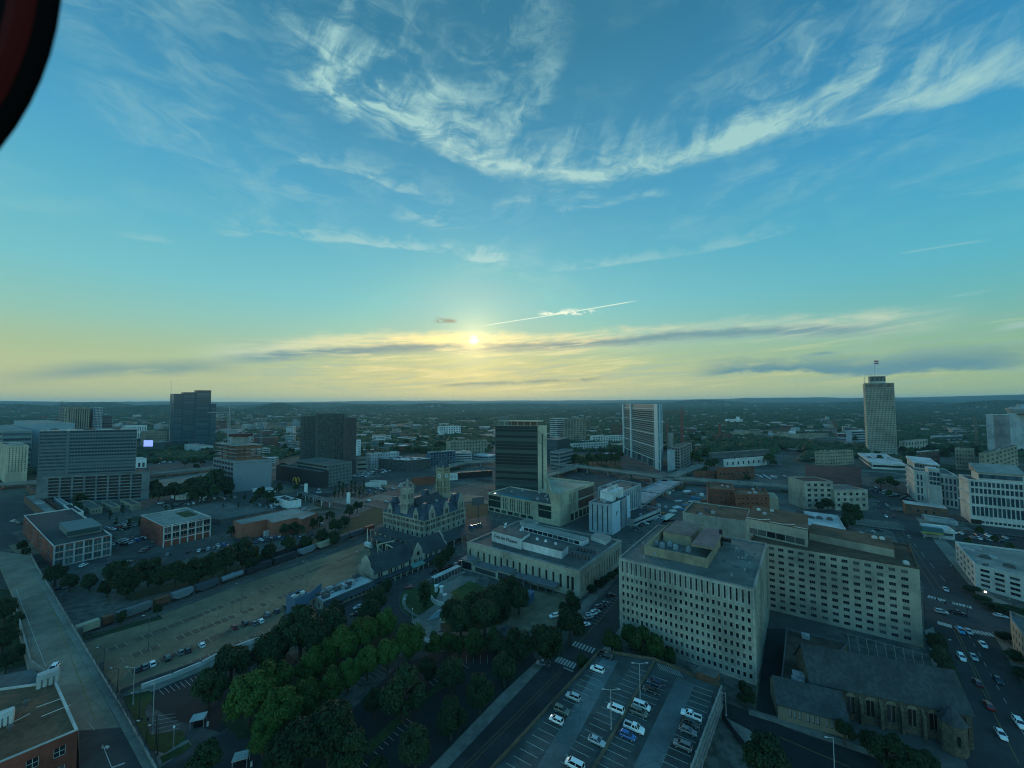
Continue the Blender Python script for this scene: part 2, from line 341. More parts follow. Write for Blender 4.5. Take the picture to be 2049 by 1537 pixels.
# ---------------------------------------------------------------- windows
WCACHE = {}
def winmesh(w, h, n, k, fr, mats):
    """a window: pane plus frame and n x k lights; origin at its centre, facing -y"""
    b = MB(); b.add([(-w/2, 0.05, -h/2), (w/2, 0.05, -h/2), (w/2, 0.05, h/2), (-w/2, 0.05, h/2), (-w/2, 0.10, -h/2), (w/2, 0.10, -h/2), (w/2, 0.10, h/2), (-w/2, 0.10, h/2)],
        [(0, 1, 2, 3), (7, 6, 5, 4), (0, 4, 5, 1), (1, 5, 6, 2), (2, 6, 7, 3), (3, 7, 4, 0)], 0)
    if fr:
        def bar(x0, x1, z0, z1): b.add([(x0, 0, z0), (x1, 0, z0), (x1, 0, z1), (x0, 0, z1), (x0, .05, z0), (x1, .05, z0), (x1, .05, z1), (x0, .05, z1)], [(0, 1, 2, 3), (0, 4, 5, 1), (1, 5, 6, 2), (2, 6, 7, 3), (3, 7, 4, 0)], 1)
        bar(-w/2, -w/2+fr, -h/2, h/2); bar(w/2-fr, w/2, -h/2, h/2); bar(-w/2+fr, w/2-fr, -h/2, -h/2+fr); bar(-w/2+fr, w/2-fr, h/2-fr, h/2)
        for i in range(1, n): x = -w/2+w*i/n; bar(x-fr/2, x+fr/2, -h/2+fr, h/2-fr)
        if n == 1 or w < 4:
            for j in range(1, k): z = -h/2+h*j/k; bar(-w/2+fr, w/2-fr, z-fr/2, z+fr/2)
    return b
def arr(n, a, b, w):
    """n openings of width w spread evenly from a to b (both the outer ends)"""
    if n == 1: return [((a+b)/2-w/2, (a+b)/2+w/2)]
    return [(a+(b-a-w)*i/(n-1), a+(b-a-w)*i/(n-1)+w) for i in range(n)]
class Bl:
    """one building: root empty, walls with real openings, roof, cap, windows"""
    def __init__(s, name, label, cat, org, group=None):
        s.org = Vector(org); s.root = empty(name, s.org, label, cat, group); s.w = MB(); s.win = []; s.wallm = None
        s.P = None
    def wall(s, p, q, z0, z1, cols=(), rows=(), d=0.25, n=1, k=1, style='win', mi=0, name='window'):
        p = V2(p); q = V2(q); L = (q-p).length
        if L < 0.01 or z1-z0 < 0.01: return
        u = (q-p)/L; nn = Vector((u.y, -u.x))
        P = lambda a, z, dd=0.0: (p.x+u.x*a-nn.x*dd, p.y+u.y*a-nn.y*dd, z)
        cols = [c for c in cols if c[0] > 0.02 and c[1] < L-0.02]; rows = [r for r in rows if r[0] >= z0+0.01 and r[1] <= z1-0.01]
        if not cols or not rows: s.w.quad(P(0, z0), P(L, z0), P(L, z1), P(0, z1), mi); return
        z = z0
        for ra, rb in rows:
            s.w.quad(P(0, z), P(L, z), P(L, ra), P(0, ra), mi)
            x = 0
            for ca, cb in cols:
                s.w.quad(P(x, ra), P(ca, ra), P(ca, rb), P(x, rb), mi)
                s.w.quad(P(ca, ra), P(cb, ra), P(cb, ra, d), P(ca, ra, d), mi); s.w.quad(P(ca, rb, d), P(cb, rb, d), P(cb, rb), P(ca, rb), mi)
                s.w.quad(P(ca, ra), P(ca, ra, d), P(ca, rb, d), P(ca, rb), mi); s.w.quad(P(cb, ra, d), P(cb, ra), P(cb, rb), P(cb, rb, d), mi)
                s.win.append(((P((ca+cb)/2, (ra+rb)/2, d-0.05)), math.atan2(u.y, u.x), cb-ca, rb-ra, n, k, style, name)); x = cb
            s.w.quad(P(x, ra), P(L, ra), P(L, rb), P(x, rb), mi); z = rb
        s.w.quad(P(0, z), P(L, z), P(L, z1), P(0, z1), mi)
    def walls(s, poly, z0, z1, par=0.9):
        """remaining blank faces and the inside of the parapet are added by close()"""
        pass
    def close(s, poly, z0, z1, wallm, roofm, capm=None, par=0.9, th=0.35, blank=(2, 3), roofname='roof', extra=()):
        n = len(poly)
        for i in blank:
            s.w.quad(*[(poly[i][0], poly[i][1], z0), (poly[(i+1) % n][0], poly[(i+1) % n][1], z0), (poly[(i+1) % n][0], poly[(i+1) % n][1], z1), (poly[i][0], poly[i][1], z1)])
        ins = inset(poly, th)
        r = MB(); r.prism(ins, z1-par-0.3, z1-par)
        r.build(roofname, roofm, s.root, s.org)
        c = MB()
        for i in range(n):
            a, b, c2, d2 = poly[i], poly[(i+1) % n], ins[(i+1) % n], ins[i]
            c.quad((a[0], a[1], z1), (b[0], b[1], z1), (c2[0], c2[1], z1), (d2[0], d2[1], z1))
            c.quad((d2[0], d2[1], z1), (c2[0], c2[1], z1), (c2[0], c2[1], z1-par), (d2[0], d2[1], z1-par))
        # cap stands a little proud of the wall
        o1 = inset(poly, -0.06)
        for i in range(n):
            a, b = o1[i], o1[(i+1) % n]; c.quad((a[0], a[1], z1-0.28), (b[0], b[1], z1-0.28), (b[0], b[1], z1+0.003), (a[0], a[1], z1+0.003))
            p, q = poly[i], poly[(i+1) % n]; c.quad((a[0], a[1], z1+0.003), (b[0], b[1], z1+0.003), (q[0], q[1], z1+0.003), (p[0], p[1], z1+0.003))
        c.build('parapet_cap', capm or wallm, s.root, s.org)
    def finish(s, wallm, styles=None, cap=100):
        styles = styles or {}
        if s.w.f: s.w.build('wall', wallm, s.root, s.org)
        by = {}
        for w in s.win: by.setdefault(w[7], []).append(w)
        for nm, ws in by.items():
            ws.sort(key=lambda w: (Vector(w[0])-CPOS).length-3*w[2]*w[3])
            rest = MB(); rm = None
            for i, (c, a, w, h, n, k, st, _) in enumerate(ws):
                gm, fm, fr = styles.get(st, (GLASS, FRAME_D, 0.08))
                key = (round(w*5), round(h*5), n, k, gm.name, fm.name, fr)
                if key not in WCACHE:
                    b = winmesh(w, h, n, k, fr, None); me = bpy.data.meshes.new(nm); me.from_pydata(b.v, [], b.f)
                    me.materials.append(gm); me.materials.append(fm); me.polygons.foreach_set('material_index', b.m); WCACHE[key] = (me, w, h, b)
                me, w0, h0, b = WCACHE[key]
                if i < cap:
                    o = bpy.data.objects.new(nm, me); COL.objects.link(o); o.parent = s.root; o.location = Vector(c)-s.org
                    o.rotation_euler = (0, 0, a); o.scale = (w/w0, 1, h/h0)
                else:
                    ca, sa = math.cos(a), math.sin(a)
                    rest.add([(c[0]+x*w/w0*ca-y*sa, c[1]+x*w/w0*sa+y*ca, c[2]+z*h/h0) for x, y, z in b.v], b.f, b.m); rm = (gm, fm)
            if rest.f: rest.build(nm, list(rm), s.root, s.org, 'stuff')
    def part(s, mb, name, m, parent=None, kind=None, smooth=False): return mb.build(name, m, parent or s.root, s.org, kind, smooth)
    def at(s, u, v):
        """point inside footprint [L, N, R, B]: u along N->R, v along N->L"""
        L, N, Rr, B_ = [V2(p) for p in s.P]; return N+(Rr-N)*u+(L-N)*v
    def unit(s, u, v, w, l, z, h, m, name='rooftop_unit'):
        b = MB(); d = (V2(s.P[2])-V2(s.P[1])); c = s.at(u, v); b.box(c, d, w, l, z, z+h)
        if w > 1.6 and l > 1.6:
            b.box(c, d, w*0.8, l*0.8, z+h, z+h+0.12); b.tube((c.x, c.y, z+h+0.12), (c.x, c.y, z+h+0.42), min(w, l)*0.28, n=10)
            b.box(c+d.normalized()*(w*0.5+0.25), d, 0.5, l*0.5, z, z+h*0.6)
        return s.part(b, name, m)
    def clutter(s, n, z, m1, m2, seed=1, smin=1.2, smax=3.0, u0=.1, u1=.9):
        r = random.Random(seed)
        for i in range(n): s.unit(r.uniform(u0, u1), r.uniform(u0, u1), r.uniform(smin, smax), r.uniform(smin, smax), z, r.uniform(0.8, 2.0), r.choice((m1, m2)), r.choice(('rooftop_unit', 'rooftop_unit', 'roof_vent')))
BUILT = []     # (centre, radius) of every building, keeps trees off
def quadpx(N, ytop, L, Rr, z0=0.0, nz=None):
    """footprint from the photo: N near base corner, row of its top, L and R top corners -> [L,N,R,B], z1"""
    n = G(*N, z0); z1 = nz if nz is not None else ZT(n, ytop)
    l = G(*L, z1); r = G(*Rr, z1); b = V2(l)+V2(r)-V2(n)
    P = [V2(l), V2(n), V2(r), b]; BUILT.append(((P[0]+P[2])/2, (P[0]-P[2]).length/2, P, z1)); return P, z1
def gridpx(xl, xn, xr, yb, yt, aL=147.0, aR=54.0, z0=0.0, dmax=None):
    n = V2(G(xn, yb, z0)); z1 = ZT(G(xn, yb, z0), yt)
    def reach(x, a):
        d = Vector((math.cos(R(a)), math.sin(R(a)))); r = ray(x, 806); r = V2(r)
        den = d.x*r.y-d.y*r.x; s_ = -(n.x*r.y-n.y*r.x)/den if abs(den) > 1e-6 else 30
        if s_ < 0.6: return n+n.normalized()*16      # that side is turned away from us
        return n+d*min(s_, dmax or 1e9)
    l = reach(xl, aL); r = reach(xr, aR); P = [l, n, r, l+r-n]
    BUILT.append(((l+r)/2, (l-r).length/2, P, z1)); return P, z1
def fpoly(p): return [V2(q) for q in p]
# ---------------------------------------------------------------- shared materials
GLASS = glassmat('window_glass_dark', (0.012, 0.016, 0.02), 0.15, (0.085, 0.095, 0.095), 0.4)
GLASSB = glassmat('window_glass_blue', (0.02, 0.045, 0.06), 0.1, (0.06, 0.10, 0.12), 0.5)
GLASST = glassmat('window_glass_teal', (0.03, 0.06, 0.065), 0.12, (0.08, 0.12, 0.12), 0.6)
GLASSV = glassmat('window_glass_green', (0.018, 0.03, 0.028), 0.12, (0.075, 0.11, 0.095), 0.6)
FRAME_D = mat('frame_dark', (0.03, 0.035, 0.04), 0.5); FRAME_L = mat('frame_light', (0.45, 0.45, 0.42), 0.6); FRAME_M = mat('frame_mid', (0.16, 0.17, 0.17), 0.5)
WHITE = mat('white_paint', (0.66, 0.66, 0.63), 0.7, 0.4, 0.12, 0.05); OFFW = mat('offwhite_panel', (0.50, 0.50, 0.46), 0.8, 0.3, 0.15, 0.06)
CREAM = mat('cream_stone', (0.50, 0.44, 0.31), 0.85, 0.5, 0.15, 0.05); LIME = mat('limestone', (0.37, 0.35, 0.28), 0.85, 0.35, 0.22, 0.07, bump=0.1)
PRECAST = mat('precast_concrete', (0.43, 0.42, 0.36), 0.85, 0.6, 0.15, 0.08); TAN = mat('tan_render', (0.34, 0.315, 0.25), 0.9, 0.25, 0.18, 0.06)
CONC = mat('concrete', (0.27, 0.26, 0.23), 0.9, 0.5, 0.2, 0.08, bump=0.1); CONCD = mat('concrete_dark', (0.12, 0.12, 0.115), 0.9, 0.5, 0.25, 0.1)
ROOFG = mat('roof_grey', (0.125, 0.125, 0.115), 0.9, 0.25, 0.3, 0.05); ROOFL = mat('roof_light', (0.27, 0.26, 0.225), 0.85, 0.3, 0.2, 0.06); ROOFW = mat('roof_white', (0.50, 0.50, 0.48), 0.8, 0.3, 0.15, 0.08)
ROOFD = mat('roof_dark', (0.055, 0.06, 0.062), 0.9, 0.3, 0.3, 0.06); ROOFB = mat('roof_brown', (0.12, 0.072, 0.042), 0.95, 0.4, 0.3, 0.08); ROOFR = mat('roof_maroon', (0.10, 0.040, 0.034), 0.95, 0.5, 0.25, 0.1)
BRICKR = mat('brick_red', (0.24, 0.068, 0.045), 0.9, 0.6, 0.25, 0.1, brick=0.45); BRICKB = mat('brick_brown', (0.15, 0.085, 0.055), 0.9, 0.6, 0.25, 0.1, brick=0.45); BRICKO = mat('brick_orange', (0.25, 0.10, 0.055), 0.9, 0.5, 0.2, 0.08, brick=0.6)
STONE = mat('rough_stone', (0.36, 0.32, 0.24), 0.95, 1.2, 0.3, 0.1, bump=0.3, brick=0.8); STONED = mat('church_stone', (0.12, 0.105, 0.075), 0.95, 1.5, 0.5, 0.2, bump=0.4, brick=0.7)
SLATE = mat('slate', (0.040, 0.052, 0.058), 0.7, 1.2, 0.3, 0.15, brick=0.5); SLATEB = mat('slate_blue', (0.045, 0.07, 0.095), 0.6, 1.0, 0.3, 0.15, brick=0.5)
ACM = mat('ac_metal', (0.30, 0.31, 0.31), 0.6, 2.0, 0.2, metal=0.0); ACD = mat('ac_dark', (0.09, 0.09, 0.09), 0.7, 2.0, 0.2)
METAL = mat('galvanised', (0.35, 0.36, 0.36), 0.5, 1.5, 0.2); BLACK = mat('black_paint', (0.012, 0.012, 0.014), 0.5)
BROWNB = mat('historic_orange_brick', (0.20, 0.072, 0.040), 0.9, 0.5, 0.25, 0.1, brick=0.5)
# ================================================================ terrain
def sm(a, b, x): t = np.clip((x-a)/(b-a), 0, 1); return t*t*(3-2*t)
NG_ = rng.random((64, 64))
def vnoise(x, y):
    xi = np.floor(x).astype(int); yi = np.floor(y).astype(int); fx = x-xi; fy = y-yi
    fx = fx*fx*(3-2*fx); fy = fy*fy*(3-2*fy); a = NG_[xi % 64, yi % 64]; b = NG_[(xi+1) % 64, yi % 64]; c = NG_[xi % 64, (yi+1) % 64]; d = NG_[(xi+1) % 64, (yi+1) % 64]
    return (a*(1-fx)+b*fx)*(1-fy)+(c*(1-fx)+d*fx)*fy
def fbm(x, y, o=4):
    s = 0; k = 0.5
    for i in range(o): s = s+k*vnoise(x+17*i, y+31*i); x = x*2.03; y = y*2.03; k /= 2
    return s
SKX = [-600, 0, 100, 200, 300, 400, 520, 640, 740, 840, 940, 1024, 1150, 1250, 1350, 1500, 1620, 1700, 1850, 1950, 2049, 2700]
SKY_ = [4, 3.8, 3.2, 2.6, 2.9, 3.1, 2.4, 2.2, 3.2, 3.9, 3.4, 3.6, 3.3, 3.5, 4.0, 5.4, 5.0, 4.8, 5.2, 6.0, 7.6, 7]
SKA = [math.degrees(math.atan2(x-1024.5, FP)) for x in SKX]
HILLS = [(185, 0.5, 7200, 90), (20, -1.5, 6800, 120), (330, -3, 5200, 110), (558, -1.5, 5200, 42), (735, -5, 5600, 60), (990, -4.0, 7000, 170), (1245, -4, 7600, 130), (1412, 1.5, 8600, 70), (1560, -3.5, 7800, 110), (1760, -2.5, 7600, 170), (2010, -2, 6500, 120), (640, -2, 8500, 150), (860, -3.5, 6000, 60)]
def height(x, y):
    r = np.hypot(x, y); a = np.degrees(np.arctan2(x, y))
    s = np.interp(a, SKA, SKY_)
    crest = 100+(s-0.6)*14500/FP
    rg = fbm(x/1500+9, y/1500+3, 5); rg2 = fbm(x/500+2, y/500+7, 4)
    h = sm(9800, 14300, r)*(crest+(rg-0.45)*75+(rg2-0.45)*22)*(1-0.25*sm(15500, 24000, r))
    h = h+sm(2200, 6000, r)*(1-sm(9800, 14300, r))*((rg-0.42)*70+(rg2-.45)*22)
    for px, dy, d, w in HILLS:
        az = math.degrees(math.atan2(px-1024.5, FP)); sg = w/FP*57.3*math.cos(R(az))**2*0.95
        hh = 100+dy*d/FP
        if hh > 5: h = np.maximum(h, hh*np.exp(-((a-az)/sg)**2*0.5-((r-d)/(d*0.14))**2)*(0.62+0.5*rg+0.3*rg2)+0.0)
    return np.maximum(h, 0.0)
th = np.unique(np.concatenate([np.arange(-180, -60, 6.0), np.arange(-60, 60.01, 0.35), np.arange(60, 180, 6.0)]))
rr = np.concatenate([[0.0], np.geomspace(200, 21000, 130)])
T_, R_ = np.meshgrid(np.radians(th), rr, indexing='ij'); gx = R_*np.sin(T_); gy = R_*np.cos(T_); gz = height(gx, gy)-0.02
vs = np.stack([gx, gy, gz], -1).reshape(-1, 3); nt, nr = len(th), len(rr)
fs = []
for i in range(nt):
    j = (i+1) % nt
    a = np.arange(nr-1); fs.append(np.stack([i*nr+a, i*nr+a+1, j*nr+a+1, j*nr+a], -1))
fs = np.concatenate(fs)[:, ::-1]
me = bpy.data.meshes.new('ground'); me.from_pydata(vs.tolist(), [], fs.tolist()); me.update()
me.polygons.foreach_set('use_smooth', [True]*len(me.polygons))
def groundmat():
    m = bpy.data.materials.new('ground_soil'); m.use_nodes = True; q = NG(m.node_tree); b = m.node_tree.nodes['Principled BSDF']
    pos = q.n('ShaderNodeNewGeometry').outputs['Position']
    ln = q.n('ShaderNodeVectorMath', operation='LENGTH'); q.nt.links.new(pos, ln.inputs[0]); r = ln.outputs['Value']
    n1 = q.noise(pos, 0.02, 5, 0.6); n2 = q.noise(pos, 0.0035, 5, 0.6); n3 = q.noise(pos, 0.3, 4, 0.6)
    city = q.mix(q.rng(n1, 0.42, 0.58), (0.072, 0.074, 0.07, 1), (0.13, 0.125, 0.105, 1)); city = q.mix(q.rng(n3, 0.4, 0.65), city, (0.055, 0.06, 0.05, 1))
    grn = q.mix(q.rng(n1, 0.4, 0.6), (0.016, 0.030, 0.014, 1), (0.030, 0.046, 0.020, 1))
    f = q.m('ADD', q.rng(n2, 0.44, 0.56), q.rng(r, 1500, 3200)); f = q.m('MULTIPLY', f, q.rng(r, 600, 1000)); 
    c = q.mix(q.m('MINIMUM', f, 1.0), city, grn); q.nt.links.new(c, b.inputs['Base Color']); b.inputs['Roughness'].default_value = 0.95; b.inputs['Specular IOR Level'].default_value = 0.1
    return m
me.materials.append(groundmat()); go = bpy.data.objects.new('ground', me); COL.objects.link(go); tag(go, kind='structure')
# ================================================================ roads, lots, lawns (sheets a few mm to cm apart)
ASPH = mat('asphalt', (0.050, 0.051, 0.049), 0.9, 0.15, 0.25, 0.03, bump=0.05); ASPHD = mat('asphalt_new', (0.026, 0.028, 0.028), 0.9, 0.2, 0.25, 0.04)
ASPHL = mat('asphalt_worn', (0.075, 0.075, 0.068), 0.9, 0.12, 0.3, 0.03); BRIDGE = mat('bridge_concrete', (0.24, 0.205, 0.15), 0.9, 0.12, 0.3, 0.02, bump=0.05)
WALKM = mat('pavement_concrete', (0.21, 0.20, 0.165), 0.9, 0.4, 0.25, 0.06); LOTM = mat('old_lot_surface', (0.215, 0.160, 0.098), 0.95, 0.14, 0.22, 0.03, bump=0.05)
GRASS = mat('lawn_grass', (0.040, 0.068, 0.018), 0.95, 0.5, 0.35, 0.08); GRASSD = mat('dark_grass', (0.03, 0.05, 0.018), 0.95, 0.6, 0.4, 0.1); DIRT = mat('bare_dirt', (0.20, 0.165, 0.105), 0.95, 0.25, 0.3, 0.05)
GRAVM = mat('ballast', (0.11, 0.105, 0.095), 0.95, 0.8, 0.35, 0.08, bump=0.1); RAILM = mat('rail_steel', (0.14, 0.10, 0.08), 0.5); SLEEP = mat('sleeper_wood', (0.045, 0.038, 0.03), 0.9)
PAINT = mat('road_paint', (0.42, 0.42, 0.38), 0.8, 1.5, 0.35); PAINTY = mat('road_paint_yellow', (0.28, 0.18, 0.05), 0.8, 1.5, 0.4); DECKM = mat('deck_concrete', (0.075, 0.09, 0.088), 0.85, 0.09, 0.35, 0.03, col2=(0.042, 0.050, 0.046), bump=0.05)
def sheet(name, pts, z, m, zp=0.0, thick=0.02, world=False):
    P = [V2(p) for p in pts] if world else [V2(G(x, y, zp)) for x, y in pts]
    a = sum(P[i].x*P[(i+1) % len(P)].y-P[(i+1) % len(P)].x*P[i].y for i in range(len(P)))
    if a < 0: P.reverse()
    b = MB(); b.prism(P, z-thick, z); return tag(b.build(name, m), kind='structure')
def strip(name, pa, pb, w, z, m, za=0.0, zb=None):
    A, B_ = V2(G(*pa, za)), V2(G(*pb, za if zb is None else zb)); d = (B_-A).normalized(); e = Vector((-d.y, d.x))*w/2
    return sheet(name, [A-e, B_-e, B_+e, A+e], z, m, world=True)
MK = MB(); MKY = MB()
def line(b, p, q, w=0.12, z=0.03):
    p, q = V2(p), V2(q); b.box((p+q)/2, q-p, (q-p).length, w, z-0.012, z)
def stalls(A, B_, A2, B2, n, zp=0.0, z=None, w=0.12, b=None, skip=()):
    A, B_, A2, B2 = [V2(G(*p, zp)) for p in (A, B_, A2, B2)]
    for i in range(n+1):
        if i in skip: continue
        line(b or MK, A.lerp(B_, i/n), A2.lerp(B2, i/n), w, (zp+0.03) if z is None else z)
def zebra(A, B_, n, L, w=0.6, z=0.03, zp=0.0):
    """bars laid across the road from A to B, each L long, square to AB"""
    A, B_ = V2(G(*A, zp)), V2(G(*B_, zp)); d = (B_-A).normalized(); e = Vector((-d.y, d.x))
    for i in range(n): c = A.lerp(B_, (i+.5)/n); line(MK, c-e*L/2, c+e*L/2, w, z)
# diagonal street past the museum, the avenue on the right, cross streets
E1 = Vector((math.cos(R(-31.5)), math.sin(R(-31.5)))); E2 = Vector((math.cos(R(54)), math.sin(R(54))))
sheet('road', [(838,1600),(1075,1345),(1150,1262),(1188,1212),(1243,1148),(1262,1112),(1330,1040),(1352,1040),(1290,1112),(1262,1170),(1250,1245),(1205,1300),(960,1600)], 0.02, ASPH)
sheet('pavement', [(800,1600),(838,1600),(1075,1345),(1100,1318),(1075,1322),(1000,1392)], 0.10, WALKM, thick=0.1)
sheet('pavement', [(960,1600),(1205,1300),(1250,1245),(1236,1330),(1020,1600)], 0.12, WALKM, thick=0.12)
sheet('pavement', [(1250,1245),(1262,1172),(1250,1172),(1238,1240)], 0.12, WALKM, thick=0.12)
sheet('pavement', [(1152,1256),(1188,1206),(1240,1146),(1232,1140),(1165,1205),(1140,1240)], 0.12, WALKM, thick=0.12)
line(MKY, G(905,1555), G(1122,1341), 0.15, 0.035); line(MKY, G(917,1555), G(1126,1345), 0.15, 0.035); line(MKY, G(1160,1284), G(1235,1202), 0.15, 0.035)
zebra((1146,1287), (1190,1303), 7, 3.6, 0.8); zebra((1113,1318), (1152,1334), 7, 3.6, 0.8); line(MK, G(1128,1336), G(1147,1344), 0.6)
stalls((1175,1243),(1230,1170),(1196,1250),(1250,1180), 14)
sheet('road', [(1700,905),(1735,935),(1745,985),(1770,1040),(1848,1170),(1850,1290),(1880,1380),(1960,1600),(2250,1600),(2060,1400),(2000,1290),(1955,1190),(1890,1110),(1812,1010),(1770,950),(1735,905)], 0.02, ASPH)
sheet('road', [(1850,1200),(1850,1250),(2049,1310),(2300,1370),(2300,1290),(1990,1205),(1960,1195)], 0.026, ASPH)
sheet('pavement', [(1812,1010),(1890,1110),(1955,1190),(2010,1215),(2049,1235),(2049,1222),(1990,1195),(1960,1165),(1905,1095),(1830,1012)], 0.14, WALKM, thick=0.14)
sheet('pavement', [(1850,1262),(1880,1380),(1930,1500),(1950,1500),(1900,1370),(1868,1255)], 0.14, WALKM, thick=0.14)
sheet('pavement', [(1985,1265),(2000,1290),(2100,1450),(2150,1450),(2010,1275)], 0.14, WALKM, thick=0.14)
sheet('lawn', [(1868,1255),(1900,1370),(1930,1380),(1895,1290)], 0.09, GRASSD, thick=0.1)
zebra((1856,1193),(1892,1203), 6, 3.4, 0.8); zebra((1905,1206),(1945,1216), 6, 3.4, 0.8); zebra((1876,1246),(1905,1254), 5, 3.4, 0.8); zebra((1912,1257),(1988,1271), 10, 3.4, 0.8)
for a, b in (((1795,1065),(1870,1180)),((1805,1063),(1885,1182))): line(MKY, G(*a), G(*b), 0.15, 0.04)
for a, b in (((1910,1262),(1975,1400)),((1915,1262),(1982,1400)),((1975,1400),(2040,1530))): line(MKY, G(*a), G(*b), 0.15, 0.04)
for i in range(9):
    p, q = V2(G(1938,1270)), V2(G(2060,1490)); line(MK, p.lerp(q, i/9), p.lerp(q, i/9+0.045), 0.15, 0.04)
    p, q = V2(G(1772,1020)), V2(G(1905,1180)); line(MK, p.lerp(q, i/9), p.lerp(q, i/9+0.05), 0.15, 0.04)
sheet('road', [(1440,1400),(1500,1425),(1600,1466),(1760,1520),(2000,1620),(1800,1700),(1640,1600),(1500,1462),(1445,1440)], 0.022, ASPHD)
sheet('pavement', [(1500,1420),(1560,1436),(1700,1486),(1800,1525),(1790,1530),(1690,1494),(1550,1446),(1498,1430)], 0.13, WALKM, thick=0.13)
sheet('pavement', [(1440,1430),(1500,1462),(1640,1600),(1600,1600),(1480,1480),(1430,1450)], 0.13, WALKM, thick=0.13)
sheet('road', [(1535,1258),(1572,1258),(1556,1440),(1513,1420)], 0.024, ASPHD); line(MKY, G(1530,1262), G(1510,1415), 0.25, 0.04)
line(MKY, G(1560,1475), G(1700,1535), 0.15, 0.035)
# parking areas round the grove
sheet('parking_lot', [(900,1600),(1000,1392),(1075,1322),(1060,1300),(880,1305),(800,1330),(640,1480),(560,1600)], 0.014, ASPHD)
sheet('parking_lot', [(262,1392),(560,1290),(600,1330),(520,1420),(440,1465),(345,1440),(300,1410)], 0.014, ASPHD)
sheet('road', [(340,1540),(470,1450),(560,1470),(600,1540),(600,1620),(300,1620)], 0.018, ASPH)
stalls((672,1372),(762,1335),(690,1385),(782,1345), 8); stalls((905,1311),(975,1311),(905,1328),(975,1328), 5)
stalls((856,1362),(915,1322),(878,1380),(938,1338), 7); stalls((720,1500),(800,1430),(745,1520),(826,1447), 8); stalls((690,1540),(720,1500),(715,1560),(745,1520), 3)
stalls((300,1435),(325,1505),(350,1428),(372,1488), 8); stalls((318,1380),(400,1350),(328,1390),(412,1362), 8)
sheet('lawn', [(720,1500),(810,1420),(822,1428),(740,1512)], 0.05, GRASS, thick=0.06); sheet('lawn', [(838,1395),(920,1340),(930,1346),(850,1402)], 0.05, GRASS, thick=0.06)
sheet('lawn', [(245,1395),(262,1390),(300,1382),(308,1396),(290,1420),(300,1470),(365,1462),(372,1480),(330,1508),(300,1500),(270,1440)], 0.06, GRASS, thick=0.07)
sheet('lawn', [(440,1440),(500,1400),(560,1350),(700,1270),(830,1240),(850,1262),(690,1380),(560,1470),(480,1480)], 0.05, GRASSD, thick=0.06)
sheet('lawn', [(325,1528),(370,1505),(382,1492),(378,1486),(320,1515)], 0.06, GRASS, thick=0.07)
sheet('path', [(310,1500),(376,1480),(384,1490),(330,1530),(318,1540)], 0.04, WALKM, thick=0.05)
# forecourt, curved drive, lawns before the museum
sheet('forecourt', [(645,1222),(760,1180),(880,1120),(935,1110),(940,1130),(880,1160),(790,1215),(700,1290)], 0.016, ASPHL)
def arcp(c, rx, ry, a0, a1, n): return [(c[0]+rx*math.cos(R(a0+(a1-a0)*i/n)), c[1]+ry*math.sin(R(a0+(a1-a0)*i/n))) for i in range(n+1)]
o_ = arcp((925,1205), 135, 66, 190, 20, 16); i_ = arcp((925,1205), 105, 48, 20, 190, 16)
sheet('drive', arcp((905,1203), 145, 72, 205, 60, 14)+arcp((905,1203), 108, 50, 60, 205, 14), 0.02, ASPH)
sheet('lawn', arcp((905,1203), 106, 49, 205, 60, 14)+[(930,1200),(870,1165)], 0.06, GRASS, thick=0.07)
sheet('path', arcp((905,1203), 101, 45, 200, 62, 14)+arcp((905,1203), 94, 41, 62, 200, 14), 0.09, WALKM, thick=0.05)
sheet('pavement', [(822,1244),(868,1212),(885,1170),(905,1150),(960,1155),(935,1185),(905,1192),(880,1230),(880,1262),(862,1280)], 0.10, WALKM, thick=0.04)
sheet('lawn', [(900,1186),(940,1163),(975,1178),(948,1205),(915,1196)], 0.14, mat('bright_lawn', (0.055, 0.085, 0.018), 0.95, 0.6, 0.3, 0.1), thick=0.05)
sheet('lawn', [(885,1252),(1010,1235),(1020,1240),(960,1262),(900,1264)], 0.12, GRASS, thick=0.05)
sheet('path', [(870,1266),(950,1264),(1015,1245),(1020,1252),(960,1272),(870,1274)], 0.13, WALKM, thick=0.05)
sheet('yard', [(1002,1230),(1060,1180),(1145,1190),(1150,1212),(1128,1238),(1110,1262),(1040,1262),(1012,1250)], 0.05, DIRT)
zebra((845,1276),(862,1284), 6, 2.6, 0.7, 0.14)
sheet('lawn', [(860,1286),(1080,1280),(1100,1300),(1060,1306),(870,1300)], 0.05, GRASSD, thick=0.05)
# old parking lot by the rails
sheet('parking_lot', [(158,1284),(420,1192),(640,1118),(735,1084),(742,1108),(722,1140),(705,1155),(620,1190),(575,1200),(560,1262),(262,1385),(238,1382)], 0.012, LOTM)
for k, (a, b) in enumerate((((215,1302),(735,1098)),((245,1320),(600,1180)),((260,1345),(560,1222)),((290,1368),(560,1253)))):
    A, B_ = V2(G(*a)), V2(G(*b)); d = (B_-A).normalized(); e = Vector((-d.y, d.x)); n = int((B_-A).length/2.7)
    for i in range(n):
        if random.random() < 0.12: continue
        c = A+d*i*2.7; line(MK, c-e*2.4, c+e*2.4, 0.09, 0.035)
PATCH = mat('lot_patch', (0.115, 0.080, 0.055), 0.95, 0.3, 0.3)
b = MB()
for k, (a, bb) in enumerate((((215,1304),(735,1099)),((245,1322),(600,1181)),((260,1347),(560,1223)),((290,1370),(540,1262)))):
    A, B_ = V2(G(*a)), V2(G(*bb)); d = (B_-A).normalized(); n = int((B_-A).length/2.7)
    for i in range(n):
        if random.random() < 0.82: b.box(A+d*(i+.5)*2.7, d, 2.45, random.uniform(3.4, 4.4), 0.01, 0.0165+0.0005*k)
tag(b.build('parking_lot', PATCH), kind='structure')
